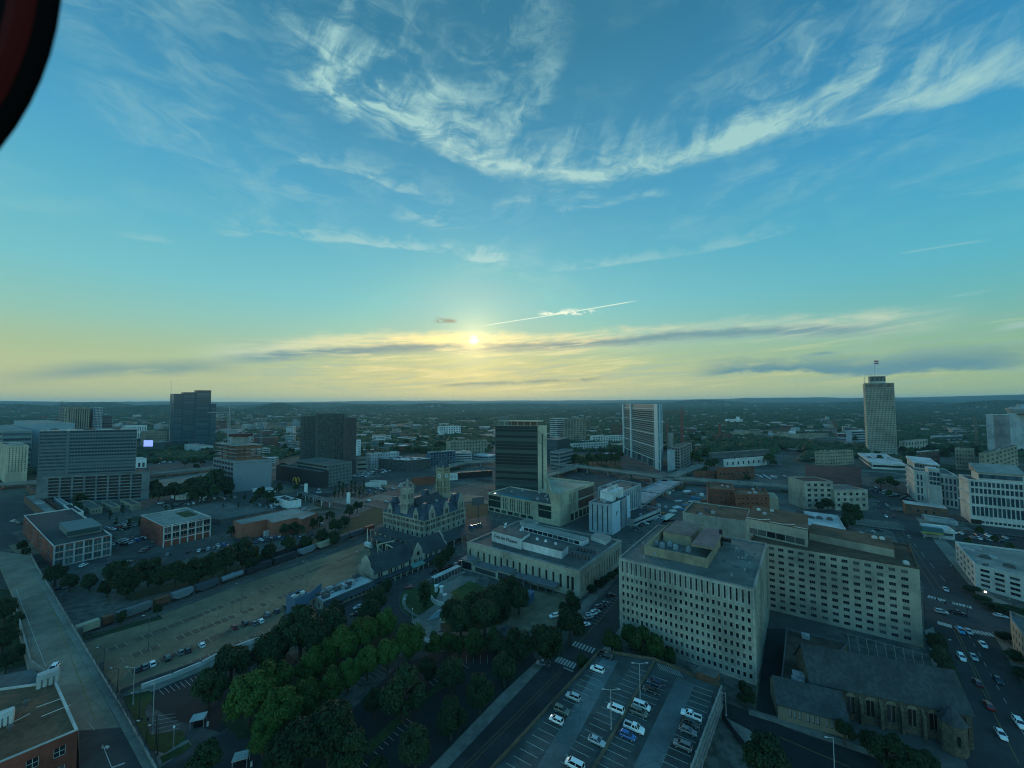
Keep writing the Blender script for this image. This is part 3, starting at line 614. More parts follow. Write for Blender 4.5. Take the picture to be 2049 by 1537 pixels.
sheet('road', [(272,1398),(575,1270),(562,1262),(262,1386)], 0.02, WALKM)
# rail corridor
def rails(pa, pb, n, sp, name='rail_bed'):
    A, B_ = V2(G(*pa)), V2(G(*pb)); d = (B_-A).normalized(); e = Vector((-d.y, d.x)); L = (B_-A).length
    bed = MB(); bed.box((A+B_)/2+e*sp*(n-1)/2, d, L, sp*n+3, 0.0, 0.12); tag(bed.build(name, GRAVM), kind='structure')
    for t in range(n):
        o = e*sp*t; s_ = MB(); r_ = MB()
        for i in range(int(L/1.3)): s_.box(A+o+d*(i+.5)*1.3, d, 0.3, 2.5, 0.12, 0.2)
        for q in (-0.72, 0.72): r_.box((A+B_)/2+o+e*q, d, L, 0.14, 0.2, 0.34)
        rt_ = empty('railway_track', ((A+B_)/2+o).to_3d(), ['rusty railway track beside the brown lot, nearest the parked cars', 'railway track under the line of freight wagons', 'railway track beyond the freight train, along the tree strip', 'outermost railway track beside the green tree strip'][t], 'railway track', 'railway tracks beside the lot')
        s_.build('sleepers', SLEEP, rt_, rt_.location, kind='stuff'); r_.build('rails', RAILM, rt_, rt_.location)
    return A, d, e
RA, RD, RE = rails((120,1297), (760,1062), 3, 5.5)
RAILO = RA
sheet('lawn', [(158,1275),(210,1262),(320,1232),(325,1238),(215,1270),(165,1284)], 0.16, GRASSD, thick=0.1)
sheet('lawn', [(250,1190),(420,1148),(560,1100),(700,1055),(770,1032),(770,1044),(700,1070),(560,1112),(420,1160),(260,1204)], 0.15, GRASSD, thick=0.1)
sheet('lawn', [(-200,1170),(20,1180),(58,1330),(0,1345),(-200,1380)], 0.05, GRASSD)
# mid-distance surfaces
sheet('parking_lot', [(60,1180),(250,1160),(430,1100),(640,1070),(690,1060),(680,1030),(640,1062),(480,1085),(430,1080),(330,1095),(240,1140),(120,1150)], 0.02, ASPHL)
sheet('road', [(520,940),(700,972),(790,998),(960,1033),(1050,1060),(1010,1090),(930,1066),(760,1022),(690,1000),(515,955)], 0.03, ASPHL)
sheet('road', [(0,1005),(90,1010),(130,1045),(100,1095),(0,1100),(-200,1100),(-200,1005)], 0.03, ASPH)
sheet('parking_lot', [(717,945),(800,925),(880,950),(830,990),(780,992),(700,968)], 0.02, ASPHL)
sheet('parking_lot', [(300,905),(340,895),(425,912),(425,940),(295,952)], 0.03, ASPHL)
sheet('parking_lot', [(240,1085),(300,1030),(330,1095),(270,1120)], 0.02, ASPHL)
sheet('road', [(295,965),(430,942),(432,952),(296,980)], 0.04, WALKM)
sheet('lawn', [(296,984),(432,956),(436,985),(400,1000),(300,1004)], 0.05, GRASSD)
sheet('lawn', [(930,1010),(975,1000),(978,1030),(935,1040)], 0.06, GRASSD); sheet('lawn', [(660,1052),(760,1010),(770,1036),(690,1066)], 0.05, GRASSD)
sheet('construction_yard', [(1230,990),(1330,955),(1400,965),(1600,975),(1590,1040),(1480,1080),(1360,1040),(1250,1060)], 0.02, mat('yard_soil', (0.10, 0.115, 0.11), 0.95, 0.05, 0.4, 0.02, col2=(0.07, 0.07, 0.06)))
sheet('road', [(1598,1090),(1640,1090),(1625,1000),(1612,965),(1575,940),(1560,925),(1600,905),(1590,900),(1535,925),(1560,950),(1590,975),(1602,1010)], 0.03, ASPHL)
sheet('lot', [(1740,960),(1800,955),(1830,1005),(1820,1012),(1770,980)], 0.03, ASPHD)
sheet('lot', [(1880,1060),(2049,1065),(2200,1080),(2200,1110),(1960,1092),(1890,1075)], 0.03, ASPHD)
sheet('road', [(1690,905),(1712,905),(1668,850),(1655,838),(1650,838),(1660,852)], 0.1, ASPHL)
sheet('lawn', [(1120,915),(1240,905),(1245,940),(1180,938)], 0.06, GRASSD)
sheet('rail_yard', [(1090,960),(1150,935),(1330,950),(1330,960),(1200,985)], 0.04, mat('yard_ballast', (0.07, 0.065, 0.06), 0.95, 0.2, 0.4, 0.05))
tag(MK.build('road_markings', PAINT), kind='structure'); tag(MKY.build('yellow_road_markings', PAINTY), kind='structure')
# ================================================================ haze
HZ = mat_h = bpy.data.materials.new('haze_air'); HZ.use_nodes = True; q = NG(HZ.node_tree); HZ.node_tree.nodes.clear()
vp = q.n('ShaderNodeVolumePrincipled'); vp.inputs['Color'].default_value = (0.34, 0.76, 1.0, 1); vp.inputs['Density'].default_value = 4.4e-5; vp.inputs['Anisotropy'].default_value = 0.35
mo = q.n('ShaderNodeOutputMaterial'); q.nt.links.new(vp.outputs[0], mo.inputs['Volume'])
hb = MB(); hb.prism([(-22000, -22000), (22000, -22000), (22000, 22000), (-22000, 22000)], -1.2, 290, bot=True)
USE_HAZE = True
if USE_HAZE: tag(hb.build('haze', HZ), kind='stuff')
# ================================================================ federal office block with the precast grid
P, z1 = quadpx((1515,1373), 1178, (1238,1115), (1534,1087)); P[0] = V2(G(1238,1115,z1)); P[2] = V2(G(1534,1087,z1)); P[3] = P[0]+P[2]-P[1]
b = Bl('office_building', 'pale nine-storey office block with a grid of small windows under a flat grey roof', 'office building', (P[1].x, P[1].y, 0)); b.P = P
Lf, Rf = (P[1]-P[0]).length, (P[2]-P[1]).length
fl = z1/10.4
rows = [(1.0+fl*i+0.6, 1.0+fl*i+2.35) for i in range(8)]
zt = 1.0+fl*8
def govface(p, q, n):
    L = (q-p).length; cols = arr(n, 1.3, L-1.3, 0.95)
    b.wall(p, q, 0, zt, cols, rows, d=0.45, k=1, style='g')
    b.wall(p, q, zt, z1, arr(n, 1.3, L-1.3, 0.62), [(zt+0.7, z1-1.3)], d=0.7, k=3, style='g')
govface(P[0], P[1], 25); govface(P[1], P[2], 24)
b.close(P, 0, z1, PRECAST, mat('roof_membrane', (0.135, 0.145, 0.13), 0.85, 0.12, 0.3, 0.04, col2=(0.10, 0.105, 0.092)), CONC, par=0.5, th=0.5)
fr = MB()
for p, q, n in ((P[0], P[1], 25), (P[1], P[2], 24)):
    d = (q-p).normalized(); L = (q-p).length; nn = Vector((d.y, -d.x)); c = arr(n, 1.3, L-1.3, 0.95); sp = c[1][0]-c[0][0]
    for i in range(n+1):
        x = c[0][0]+0.475-sp/2+sp*i; o = p+d*x+nn*0.13; fr.box(o, d, 0.22, 0.26, 1.0, z1-1.0)
    for i in range(9):
        z = 1.0+fl*i; o = p+d*L/2+nn*0.10; fr.box(o, d, L-0.3, 0.2, z-0.16, z+0.16)
    for i in range(8):
        for ca, cb in c:
            o = p+d*(ca+cb)/2+nn*0.05; fr.box(o, d, cb-ca+0.7, 0.10, 1.0+fl*i+2.4, 1.0+fl*i+2.62); fr.box(o, d, cb-ca+0.7, 0.10, 1.0+fl*i+0.25, 1.0+fl*i+0.55)
b.part(fr, 'precast_rib', mat('precast_rib', (0.36, 0.36, 0.29), 0.85, 0.6, 0.2, 0.08), kind='stuff')
b.finish(PRECAST, {'g': (GLASS, FRAME_M, 0.06)})
zr = z1-0.5
def rbox(bl, name, Nb, yt, L, Rr, z0, m, mr=None, lip=0.25, open_=False):
    n = G(*Nb, z0); zt = ZT(n, yt); l, r = G(*L, zt), G(*Rr, zt); n = V2(n); l, r = V2(l), V2(r); Q = [l, n, r, l+r-n]
    w = MB()
    if open_:
        w.prism(Q, z0, zt, top=False); I = inset(Q, 0.35)
        for i in range(4):
            a, c, c2, a2 = Q[i], Q[(i+1) % 4], I[(i+1) % 4], I[i]
            w.quad((a.x, a.y, zt), (c.x, c.y, zt), (c2.x, c2.y, zt), (a2.x, a2.y, zt)); w.quad((a2.x, a2.y, zt), (c2.x, c2.y, zt), (c2.x, c2.y, z0), (a2.x, a2.y, z0))
    else:
        w.prism(Q, z0, zt)
    o = bl.part(w, name, m)
    if mr and not open_:
        rm = MB(); rm.prism(inset(Q, -0.12), zt+0.003, zt+0.2); rr = rm.build('roof', mr, o, bl.org)
    return Q, zt, o
Q1, zq1, _ = rbox(b, 'screen_wall', (1416,1137), 1118, (1289,1092), (1449,1064), zr, mat('penthouse_tan', (0.32, 0.27, 0.18), 0.9, 0.3, 0.2, 0.1), open_=True)
Q2, zq2, _ = rbox(b, 'penthouse', (1384,1094), 1074, (1327,1064), (1406,1050), zr, mat('penthouse_tan', (0, 0, 0)), ROOFG)
Q3, zq3, _ = rbox(b, 'penthouse', (1428,1101), 1097, (1384,1089), (1449,1062), zr+4.5, mat('penthouse_tan', (0, 0, 0)), mat('roof_rose', (0.17, 0.14, 0.135), 0.9, 0.3, 0.2, 0.05))
u = MB(); c = V2(G(1443,1092,zr)); u.box(c, E1, 1.3, 1.3, zr, zr+7.5); u.box(c+E1*2.4, E1, 3.4, 1.6, zr+2.2, zr+3.8); b.part(u, 'exhaust_duct', BLACK)
for i, (x, y) in enumerate(((1312,1090), (1325,1096), (1340,1093), (1352,1100), (1378,1104))):
    u = MB(); c = V2(G(x, y, zr)); u.box(c, E1, 2.0, 1.6, zr, zr+1.6+0.4*(i % 2)); u.tube((c.x, c.y, zr+1.6), (c.x, c.y, zr+2.4), 0.5); b.part(u, 'rooftop_unit', ACM)
for x, y in ((1308,1117), (1472,1106), (1286,1095)):
    u = MB(); c = G(x, y, zr); u.tube((c.x, c.y, zr), (c.x, c.y, zr+1.6), 0.08); u.tube((c.x, c.y, zr+1.6), (c.x+.5, c.y-.3, zr+2.0), 0.3, 0.9, 12); b.part(u, 'dish_antenna', ACM)
pt = MB(); rp = random.Random(4)
for i in range(16):
    c = b.at(rp.uniform(.08, .92), rp.choice((rp.uniform(.05, .18), rp.uniform(.05, .9)))); pt.box(c, E1 if i % 2 else E2, rp.uniform(1, 5), rp.uniform(.8, 3), zr, zr+.012+.001*i)
b.part(pt, 'roof_patches', mat('roof_patch', (0.085, 0.095, 0.09), .9, .5, .3), kind='stuff')
for i in range(9):
    q = MB(); c = b.at(rp.uniform(.1, .9), rp.choice((rp.uniform(.06, .2), rp.uniform(.8, .95)))); q.tube((c.x, c.y, zr), (c.x, c.y, zr+rp.uniform(.5, 1.2)), .28, .2, 8); b.part(q, 'roof_vent', ACM)
# ================================================================ art museum
P, z1 = quadpx((1161,1197), 1142, (935,1084), (1243,1081)); FP_ = P; FZ = z1
b = Bl('museum_building', 'long pale stone museum with tall slit windows, flat roof and a signed penthouse', 'museum', (P[1].x, P[1].y, 0)); b.P = P
L = (P[1]-P[0]).length
cols = [(1.6, 3.0)]+[(c, c+1.35) for c in [8.0+(L-15.5)*i/14 for i in range(15)]]+[(L-5.0, L-3.5)]
b.wall(P[0], P[1], 0, z1, cols, [(2.6, z1-4.2)], d=0.8, k=5, style='m')
Rr = (P[2]-P[1]).length; cols = [(1.8, 2.9)]+arr(14, 5.5, Rr-3.5, 1.35)
b.wall(P[1], P[2], 0, z1, cols, [(2.6, z1-4.2)], d=0.8, k=5, style='m')
MUS = mat('museum_stone', (0.40, 0.375, 0.29), 0.85, 0.5, 0.18, 0.08, bump=0.08)
b.close(P, 0, z1, MUS, ROOFG, ROOFL, par=0.8, th=1.4); b.finish(MUS, {'m': (glassmat('museum_glass', (0.02, 0.018, 0.016), 0.2, (0.06, 0.05, 0.045), 0.6), FRAME_D, 0.09)})
t = MB()
for p, q in ((P[0], P[1]), (P[1], P[2])):
    d = (q-p).normalized(); nn = Vector((d.y, -d.x)); o = (p+q)/2+nn*0.12; t.box(o, d, (q-p).length+.2, 0.24, z1-3.2, z1-2.9); t.box(o+nn*.1, d, (q-p).length+.4, 0.45, z1-0.9, z1-0.35); t.box(o+nn*.08, d, (q-p).length+.3, 0.4, 0, 1.4)
b.part(t, 'cornice', MUS)
zr = z1-0.8
Qa, za, oa = rbox(b, 'penthouse', (1043,1100), 1078, (984,1062), (1060,1066), zr, WHITE, ROOFG)
Qb, zb, ob = rbox(b, 'penthouse', (1124,1119), 1103, (1043,1083), (1137,1092), zr, WHITE, ROOFG)
Qc, zc, oc = rbox(b, 'roof_monitor', (1165,1093), 1083, (1043,1052), (1178,1077), zr, WHITE, ROOFL)
d = (Qc[1]-Qc[0]); L = d.length; d.normalize(); nn = Vector((d.y, -d.x))
for i in range(11):
    w = MB(); c = Qc[0]+d*(2.2+(L-4.0)*(i+.5)/11)+nn*0.06; w.box(c, d, (L-4)/11-0.5, 0.12, zr+0.5, zc-0.6); b.part(w, 'monitor_window', GLASS)
rbox(b, 'stair_head', (1061,1056), 1049, (1040,1043), (1077,1043), zr, OFFW, ROOFL); rbox(b, 'stair_head', (1212,1091), 1083, (1182,1073), (1223,1074), zr, OFFW, ROOFL)
for r_ in range(2):
    for i in range(6):
        u = MB(); c = V2(G(1144+r_*12, 1112-r_*11, zr))+E1*0+(-E1)*0+Vector((E1.x, E1.y))*(i*1.9); u.box(c, E1, 1.5, 2.4, zr, zr+2.0); u.tube((c.x, c.y, zr+2), (c.x, c.y, zr+2.3), 0.6); b.part(u, 'chiller', ACD)
for x, y in ((1010,1056), (1042,1062), (1012,1050), (1075,1080), (1092,1084), (1112,1089)):
    u = MB(); c = G(x, y, za); u.tube((c.x, c.y, za), (c.x, c.y, za+1.1), 0.9, 0.6, 10); b.part(u, 'roof_vent', WHITE)
# sign lettering
tx = bpy.data.curves.new('sign_text', 'FONT'); tx.body = 'Frist Art Museum'; tx.size = 3.4; tx.extrude = 0.06; tx.align_x = 'LEFT'
to = bpy.data.objects.new('sign_lettering', tx); COL.objects.link(to)
d = (Qa[1]-Qa[0]).normalized(); nn = Vector((d.y, -d.x)); p = Qa[0]+d*2.2+nn*0.12
dg = bpy.context.evaluated_depsgraph_get(); mm = bpy.data.meshes.new_from_object(to.evaluated_get(dg)); bpy.data.objects.remove(to)
wx = [v.co.x for v in mm.vertices]; kx = ((Qa[1]-Qa[0]).length*0.78)/max(wx)
to = bpy.data.objects.new('sign_lettering', mm); COL.objects.link(to); mm.materials.clear(); mm.materials.append(BLACK); to.parent = b.root
to.location = Vector((p.x, p.y, zr+(za-zr)*0.42))-b.org; to.rotation_euler = (R(90), 0, math.atan2(d.y, d.x)); to.scale = (kx, kx*1.15, 1)
# entrance annexes along the front
dF = (P[1]-P[0]).normalized(); nF = Vector((dF.y, -dF.x))
def annex(x0, dep, w, h, name, m, glass=True, off=0.0):
    q = MB(); c = P[0]+dF*(x0+w/2)+nF*(dep/2+0.02+off); q.box(c, dF, w, dep, 0, h); o = b.part(q, name, m)
    r = MB(); r.box(c, dF, w+0.8, dep+0.8, h+0.003, h+0.45); r.build('roof', mat('annex_roof', (0.13, 0.14, 0.145), 0.8, 0.4, 0.2), o, b.org)
    if glass:
        r = MB(); r.box(c+nF*(dep/2+0.05), dF, w*0.86, 0.1, 0.6, h-0.8); r.build('window', GLASS, o, b.org)
    return o
annex(1.0, 6.5, 8.5, 5.6, 'entrance_block', MUS); annex(9.8, 6.0, 17.5, 3.9, 'entrance_block', MUS); annex(27.5, 6.5, 8.5, 5.2, 'entrance_block', MUS)
annex(36.3, 3.5, 7, 3.6, 'entrance_block', MUS); 
q = MB(); c = P[0]+dF*54+nF*3.4; q.box(c, dF, 20, 6.5, 4.2, 4.8, bot=True)
for i in range(5): q.box(c+dF*(-9+4.5*i)+nF*2.8, dF, 0.4, 0.4, 0, 4.2)
b.part(q, 'loading_canopy', mat('annex_roof', (0, 0, 0)))
# ================================================================ parking deck
ZD = 7.0
dk = [V2(G(x, y, ZD)) for x, y in ((1201,1304), (1310,1322), (1388,1354), (1442,1376), (1374,1560), (1340,1640), (880,1640), (985,1540))]
dk.reverse()
kb = empty('parking_deck', (G(1250,1450,0)), 'wide rooftop parking deck with painted stalls, worn blue-grey lanes and a brown dividing kerb', 'parking deck')
s_ = MB(); s_.prism(dk, ZD-0.5, ZD, bot=True); s_.build('deck_slab', DECKM, kb, kb.location)
s_ = MB(); s_.prism(inset(dk, 0.9), 0, ZD-0.505, top=False); s_.build('lower_wall', CONCD, kb, kb.location)
pr = MB(); PARM = mat('deck_parapet', (0.13, 0.105, 0.07), 0.9, 0.5, 0.3, 0.1)
def wallrun(mb, pts, z0, z1, w=0.3):
    for a, c in zip(pts[:-1], pts[1:]):
        a, c = V2(a), V2(c); mb.box((a+c)/2, c-a, (c-a).length+w*0.6, w, z0, z1)
wallrun(pr, [G(x, y, ZD) for x, y in ((880,1640), (985,1540), (1201,1304), (1310,1322), (1388,1354), (1442,1376))], ZD-0.9, ZD+0.95)
pr.build('parapet', PARM, kb, kb.location)
pr = MB(); wallrun(pr, [G(1309,1324,ZD), G(1185,1545,ZD), G(1130,1640,ZD)], ZD+0.002, ZD+0.55, 0.8); pr.build('divider_kerb', PARM, kb, kb.location)
pr = MB()
for k in range(4):
    off = 0.5+k*1.3
    A, B_ = V2(G(1442,1376,ZD)), V2(G(1366,1580,ZD)); d = (B_-A).normalized(); e = Vector((-d.y, d.x))
    if e.x < 0: e = -e
    pr.box((A+B_)/2+e*(0.3+0.05*k), d, (B_-A).length, 0.35, ZD+0.2-k*1.9, ZD+1.0-k*1.9)
    for i in range(9):
        if k == 0: pr.box(A.lerp(B_, (i+.5)/9)+e*0.15, d, 0.6, 0.5, 0, ZD+0.9)
pr.build('side_rail', CONC, kb, kb.location)
mk = MB(); e = E1
def dstall(p, q, n, L, sgn=1):
    A, B_ = V2(G(*p, ZD)), V2(G(*q, ZD))
    for i in range(n+1): c = A.lerp(B_, i/n); line(mk, c, c+E1*L*sgn, 0.12, ZD+0.012)
dstall((1192,1325), (985,1560), 20, 5.4); dstall((1295,1345), (1150,1560), 19, 5.4, -1); dstall((1303,1352), (1160,1590), 20, 5.4); dstall((1428,1385), (1366,1560), 14, 5.4, -1)
for i in range(10):
    c = V2(G(1312,1326,ZD))+E1*(0.5+i*0.75); line(mk, c, c+Vector((E1.x, E1.y))*2.2-E2*3.0, 0.14, ZD+0.013)
mk.build('stall_markings', PAINT, kb, kb.location)
st = MB(); LANE = mat('deck_lane', (0.115, 0.155, 0.155), 0.8, 0.12, 0.3, 0.05, col2=(0.085, 0.11, 0.112))
for a, c, w in (((1222,1318), (1062,1600), 5.2), ((1372,1362), (1258,1620), 5.6)):
    A, B_ = V2(G(*a, ZD)), V2(G(*c, ZD)); st.box((A+B_)/2, B_-A, (B_-A).length, w, ZD, ZD+0.006)
st.build('drive_lane', LANE, kb, kb.location)
sb = Bl('stair_tower', 'low dark red stair enclosure with flat grey top at the far deck edge', 'stair enclosure', G(1420,1370,0))
Q_, z_, o_ = rbox(sb, 'wall', (1431,1372), 1357, (1392,1343), (1440,1345), ZD, BRICKB, ROOFG)
# ================================================================ beige office block with long rows of windows
P, z1 = quadpx((1848,1296), 1138, (1535,1086), (1821,1090))
P[0] = V2(G(1500,1081,z1)); P[3] = P[0]+P[2]-P[1]
b = Bl('office_building', 'long beige office block with rows of triple windows and a brown roof above the avenue', 'office building', (P[1].x, P[1].y, 0)); b.P = P
L = (P[1]-P[0]).length
xs = [(1559+i*0, 0) for i in range(1)]
def upx(x, y):  # metres along the front for a photo column
    r = V2(ray(x, y)); p, d = P[0], (P[1]-P[0]).normalized(); den = d.x*r.y-d.y*r.x; return -(p.x*r.y-p.y*r.x)/den
cc = [1545, 1564, 1584, 1604, 1625, 1647, 1669, 1691, 1714, 1737, 1761, 1785, 1810]
cols = [(upx(x, 1150)-1.05, upx(x, 1150)+1.05) for x in cc]
nf = 10; fl = (z1-1.5)/nf
rows = [(0.8+fl*i+0.7, 0.8+fl*i+2.1) for i in range(nf)]
b.wall(P[0], P[1], 0, z1, cols, rows, d=0.3, n=3, style='o')
b.wall(P[1], P[2], 0, z1, arr(5, 2, (P[2]-P[1]).length-2, 2.0), rows, d=0.3, n=3, style='o')
b.close(P, 0, z1, TAN, ROOFB, ROOFB, par=0.6, th=0.6); b.finish(TAN, {'o': (GLASS, FRAME_M, 0.07)})
zr = z1-0.6
Qp, zp, o = rbox(b, 'penthouse', (1790,1116), 1100, (1619,1066), (1783,1078), zr, TAN, ROOFB)
Qt, zt_, o = rbox(b, 'upper_block', (1617,1100), 1061, (1494,1037), (1617,1031), zr-1, TAN, ROOFB)
dd = (Qt[1]-Qt[0]); LL = dd.length; dd.normalize(); nn = Vector((dd.y, -dd.x))
for i in range(6):
    w = MB(); w.box(Qt[0]+dd*(LL*0.04+LL*0.92*(i+.5)/6)+nn*0.05, dd, LL*0.92/6-0.35, 0.12, zr+0.8, zr+3.6); b.part(w, 'window', GLASS)
for i in range(5): u = MB(); u.beam((Qt[0]+dd*LL*i/5).to_3d()+Vector((0, 0, zt_+.5)), (Qt[0]+dd*LL*(i+1)/5-nn*1).to_3d()+Vector((0, 0, zt_+1.3 if i % 2 else zt_+.3)), 0.25); b.part(u, 'roof_pipe', FRAME_L)
for x, y in ((1518,1022), (1545,1024), (1530,1030), (1750,1078), (1765,1080), (1812,1112)):
    u = MB(); c = V2(G(x, y, zt_ if x < 1600 else zp)); zz = zt_ if x < 1600 else (zp if x < 1800 else zr); u.box(c, E1, 1.8, 1.8, zz, zz+1.0); u.tube((c.x, c.y, zz+1), (c.x, c.y, zz+1.4), 0.9, 0.5, 10); b.part(u, 'roof_vent', OFFW)
# lower wing left of it
P, z1 = quadpx((1494,1110), 1043, (1366,1025), (1500,1018)); b = Bl('office_wing', 'low tan wing with brown gravel roof behind the grey rooftop penthouse', 'office building', (P[1].x, P[1].y, 0)); b.P = P
b.wall(P[0], P[1], 0, z1); b.wall(P[1], P[2], 0, z1); b.close(P, 0, z1, TAN, ROOFB, TAN, par=0.7); b.finish(TAN)
b.clutter(5, z1-0.7, ACM, ACD, 3)
# ================================================================ church
ZE = ZT(G(1945,1475), 1428)
eL, eR = V2(G(1621,1362,9.5)), V2(G(1945,1428,9.5)); rdg = 17.0
rL, rR = V2(G(1621,1292,rdg)), V2(G(1915,1357,rdg))
ax = (eR-eL).normalized(); nn = Vector((ax.y, -ax.x)); half = (rL-eL).dot(-nn)
half = max(6.0, min(half, 14.0)); LL = (eR-eL).length
b = Bl('church', 'dark stone church with a long steep slate roof and a row of arched windows', 'church', (eL.x, eL.y, 0))
a0, a1 = eL, eR; b0, b1 = eL-nn*half*2, eR-nn*half*2; m0, m1 = eL-nn*half, eR-nn*half
w = MB(); bay = LL/7.2
b.wall(a0, a1, 0, 9.5, [(bay*(1.75+i*0.92), bay*(1.75+i*0.92)+1.9) for i in range(6)], [(2.2, 7.6)], d=0.5, k=1, style='c')
b.w.quad((b1.x, b1.y, 0), (b0.x, b0.y, 0), (b0.x, b0.y, 9.5), (b1.x, b1.y, 9.5))
for p, q, r in ((b0, a0, m0), (a1, b1, m1)): b.w.add([(p.x, p.y, 0), (q.x, q.y, 0), (q.x, q.y, 9.5), (r.x, r.y, rdg), (p.x, p.y, 9.5)], [(0, 1, 2, 3, 4)])
rf = MB()
for s_, o0, o1 in ((1, a0, a1), (-1, b0, b1)):
    e0 = o0+nn*0.7*s_-ax*0.4; e1 = o1+nn*0.7*s_+ax*0.4; f0 = m0-ax*0.4; f1 = m1+ax*0.4; k = 9.5-0.7*(rdg-9.5)/half
    V = [(e0.x, e0.y, k), (e1.x, e1.y, k), (f1.x, f1.y, rdg), (f0.x, f0.y, rdg)]; V2_ = [(x, y, z+0.35) for x, y, z in V]
    rf.add(V+V2_, [(3, 2, 1, 0), (4, 5, 6, 7), (0, 1, 5, 4), (1, 2, 6, 5), (2, 3, 7, 6), (3, 0, 4, 7)])
b.part(rf, 'roof', mat('church_slate', (0.048, 0.060, 0.060), 0.8, 0.9, 0.35, 0.2, brick=0.35))
for i in range(7):
    u = MB(); c = a0+ax*(bay*(1.45+i*0.92)); u.prism([V2(q) for q in (c-ax*.4, c-ax*.4+nn*1.3, c+ax*.4+nn*1.3, c+ax*.4)], 0, 0, z1s=[8.2, 6.2, 6.2, 8.2]); b.part(u, 'buttress', STONED)
for i in range(6):
    u = MB(); c = a0+ax*(bay*(1.75+i*0.92)+0.95)+nn*0.12
    pts = [(math.cos(R(t))*1.25, 7.2+math.sin(R(t))*1.25) for t in range(0, 181, 20)]; pin = [(math.cos(R(t))*0.95, 7.2+math.sin(R(t))*0.95) for t in range(0, 181, 20)]
    f = lambda q, o: (c.x+ax.x*q[0]+nn.x*o, c.y+ax.y*q[0]+nn.y*o, q[1])
    for a, e_, a2, e2 in zip(pts[:-1], pts[1:], pin[:-1], pin[1:]): u.quad(f(a, .1), f(e_, .1), f(e2, .1), f(a2, .1)); u.quad(f(a, -.1), f(a, .1), f(e_, .1), f(e_, -.1))
    u.add([f(q, 0.0) for q in pin], [tuple(reversed(range(len(pin))))]); b.part(u, 'window_arch', mat('dressed_stone', (0.17, 0.15, 0.11), 0.9, 0.5, 0.2))
    u = MB(); u.box(c, ax, 0.12, 0.1, 2.4, 7.5); b.part(u, 'tracery', mat('dressed_stone', (0, 0, 0)))
b.finish(STONED, {'c': (glassmat('leaded_glass', (0.015, 0.012, 0.012), 0.4), FRAME_D, 0.12)})
# corner turret and parish hall
u = Bl('church_turret', 'short octagonal stone turret with a pointed cap at the street end of the church', 'church turret', G(1908,1500,0)); c = G(1908,1500,0)
q = MB(); q.tube((c.x, c.y, 0), (c.x, c.y, 8.0), 3.1, 2.9, 8); u.part(q, 'wall', STONED); q = MB(); q.tube((c.x, c.y, 8.0), (c.x, c.y, 12.5), 3.3, 0.05, 8); u.part(q, 'roof', SLATE)
q = MB(); q.box(V2(c)+Vector((-1.2, -2.7)), (1, -.4), 0.6, 0.5, 3, 5.5); u.part(q, 'window', GLASS)
hL, hR = V2(G(1556,1407,5.0)), V2(G(1698,1444,5.0)); ax = (hR-hL).normalized(); nn = Vector((ax.y, -ax.x)); hb_ = 6.0
b = Bl('parish_hall', 'small stone hall with a slate roof and triple arched windows left of the church', 'hall', (hL.x, hL.y, 0)); LL = (hR-hL).length
cols = []; 
for k in range(3): cols += [(LL*(0.16+0.26*k)+i*1.25, LL*(0.16+0.26*k)+i*1.25+0.75) for i in range(3)]
b.wall(hL, hR, 0, 5.0, cols, [(1.6, 4.0)], d=0.3, style='c'); h0, h1 = hL-nn*hb_*2, hR-nn*hb_*2
b.w.quad((h1.x, h1.y, 0), (h0.x, h0.y, 0), (h0.x, h0.y, 5), (h1.x, h1.y, 5))
for p, q, r in ((h0, hL, hL-nn*hb_), (hR, h1, hR-nn*hb_)): b.w.add([(p.x, p.y, 0), (q.x, q.y, 0), (q.x, q.y, 5.0), (r.x, r.y, 9.5), (p.x, p.y, 5.0)], [(0, 1, 2, 3, 4)])
rf = MB()
for s_, o0, o1 in ((1, hL, hR), (-1, h0, h1)):
    e0 = o0+nn*0.5*s_-ax*.3; e1 = o1+nn*0.5*s_+ax*.3; f0 = hL-nn*hb_-ax*.3; f1 = hR-nn*hb_+ax*.3
    V = [(e0.x, e0.y, 4.6), (e1.x, e1.y, 4.6), (f1.x, f1.y, 9.5), (f0.x, f0.y, 9.5)]; W_ = [(x, y, z+.3) for x, y, z in V]; rf.add(V+W_, [(3, 2, 1, 0), (4, 5, 6, 7), (0, 1, 5, 4), (1, 2, 6, 5), (2, 3, 7, 6), (3, 0, 4, 7)])
b.part(rf, 'roof', mat('church_slate', (0, 0, 0))); b.finish(mat('dressed_stone', (0, 0, 0)), {'c': (mat('pale_blind', (0.20, 0.22, 0.21), 0.4), FRAME_D, 0.08)})  # hall panes have one even pale colour and no emission
P = [V2(G(x, y, 7.0)) for x, y in ((1563,1362), (1619,1378), (1697,1311), (1697,1286), (1574,1257))]; P = [P[0], P[1], P[3], P[4]]
b = Bl('annex_building', 'flat brown-roofed annex wrapped round the back of the church beside a dark alley', 'annex', (P[1].x, P[1].y, 0)); b.P = P
for i in range(3): b.wall(P[i], P[(i+1) % 4], 0, 7.0)
b.close(P, 0, 7.0, STONED, mat('roof_umber', (0.075, 0.058, 0.04), 0.95, 0.4, 0.3, 0.1), CONCD, par=0.6, th=0.3, blank=(3,)); b.finish(STONED)
for x, y, w in ((1612,1277,2.6), (1598,1356,3.4), (1590,1364,1.6), (1603,1372,1.8)):
    u = MB(); c = V2(G(x, y, 6.4)); u.box(c, E1, w, w*.8, 6.4, 7.9); u.tube((c.x, c.y, 7.9), (c.x, c.y, 8.2), w*.25); b.part(u, 'rooftop_unit', ACM)
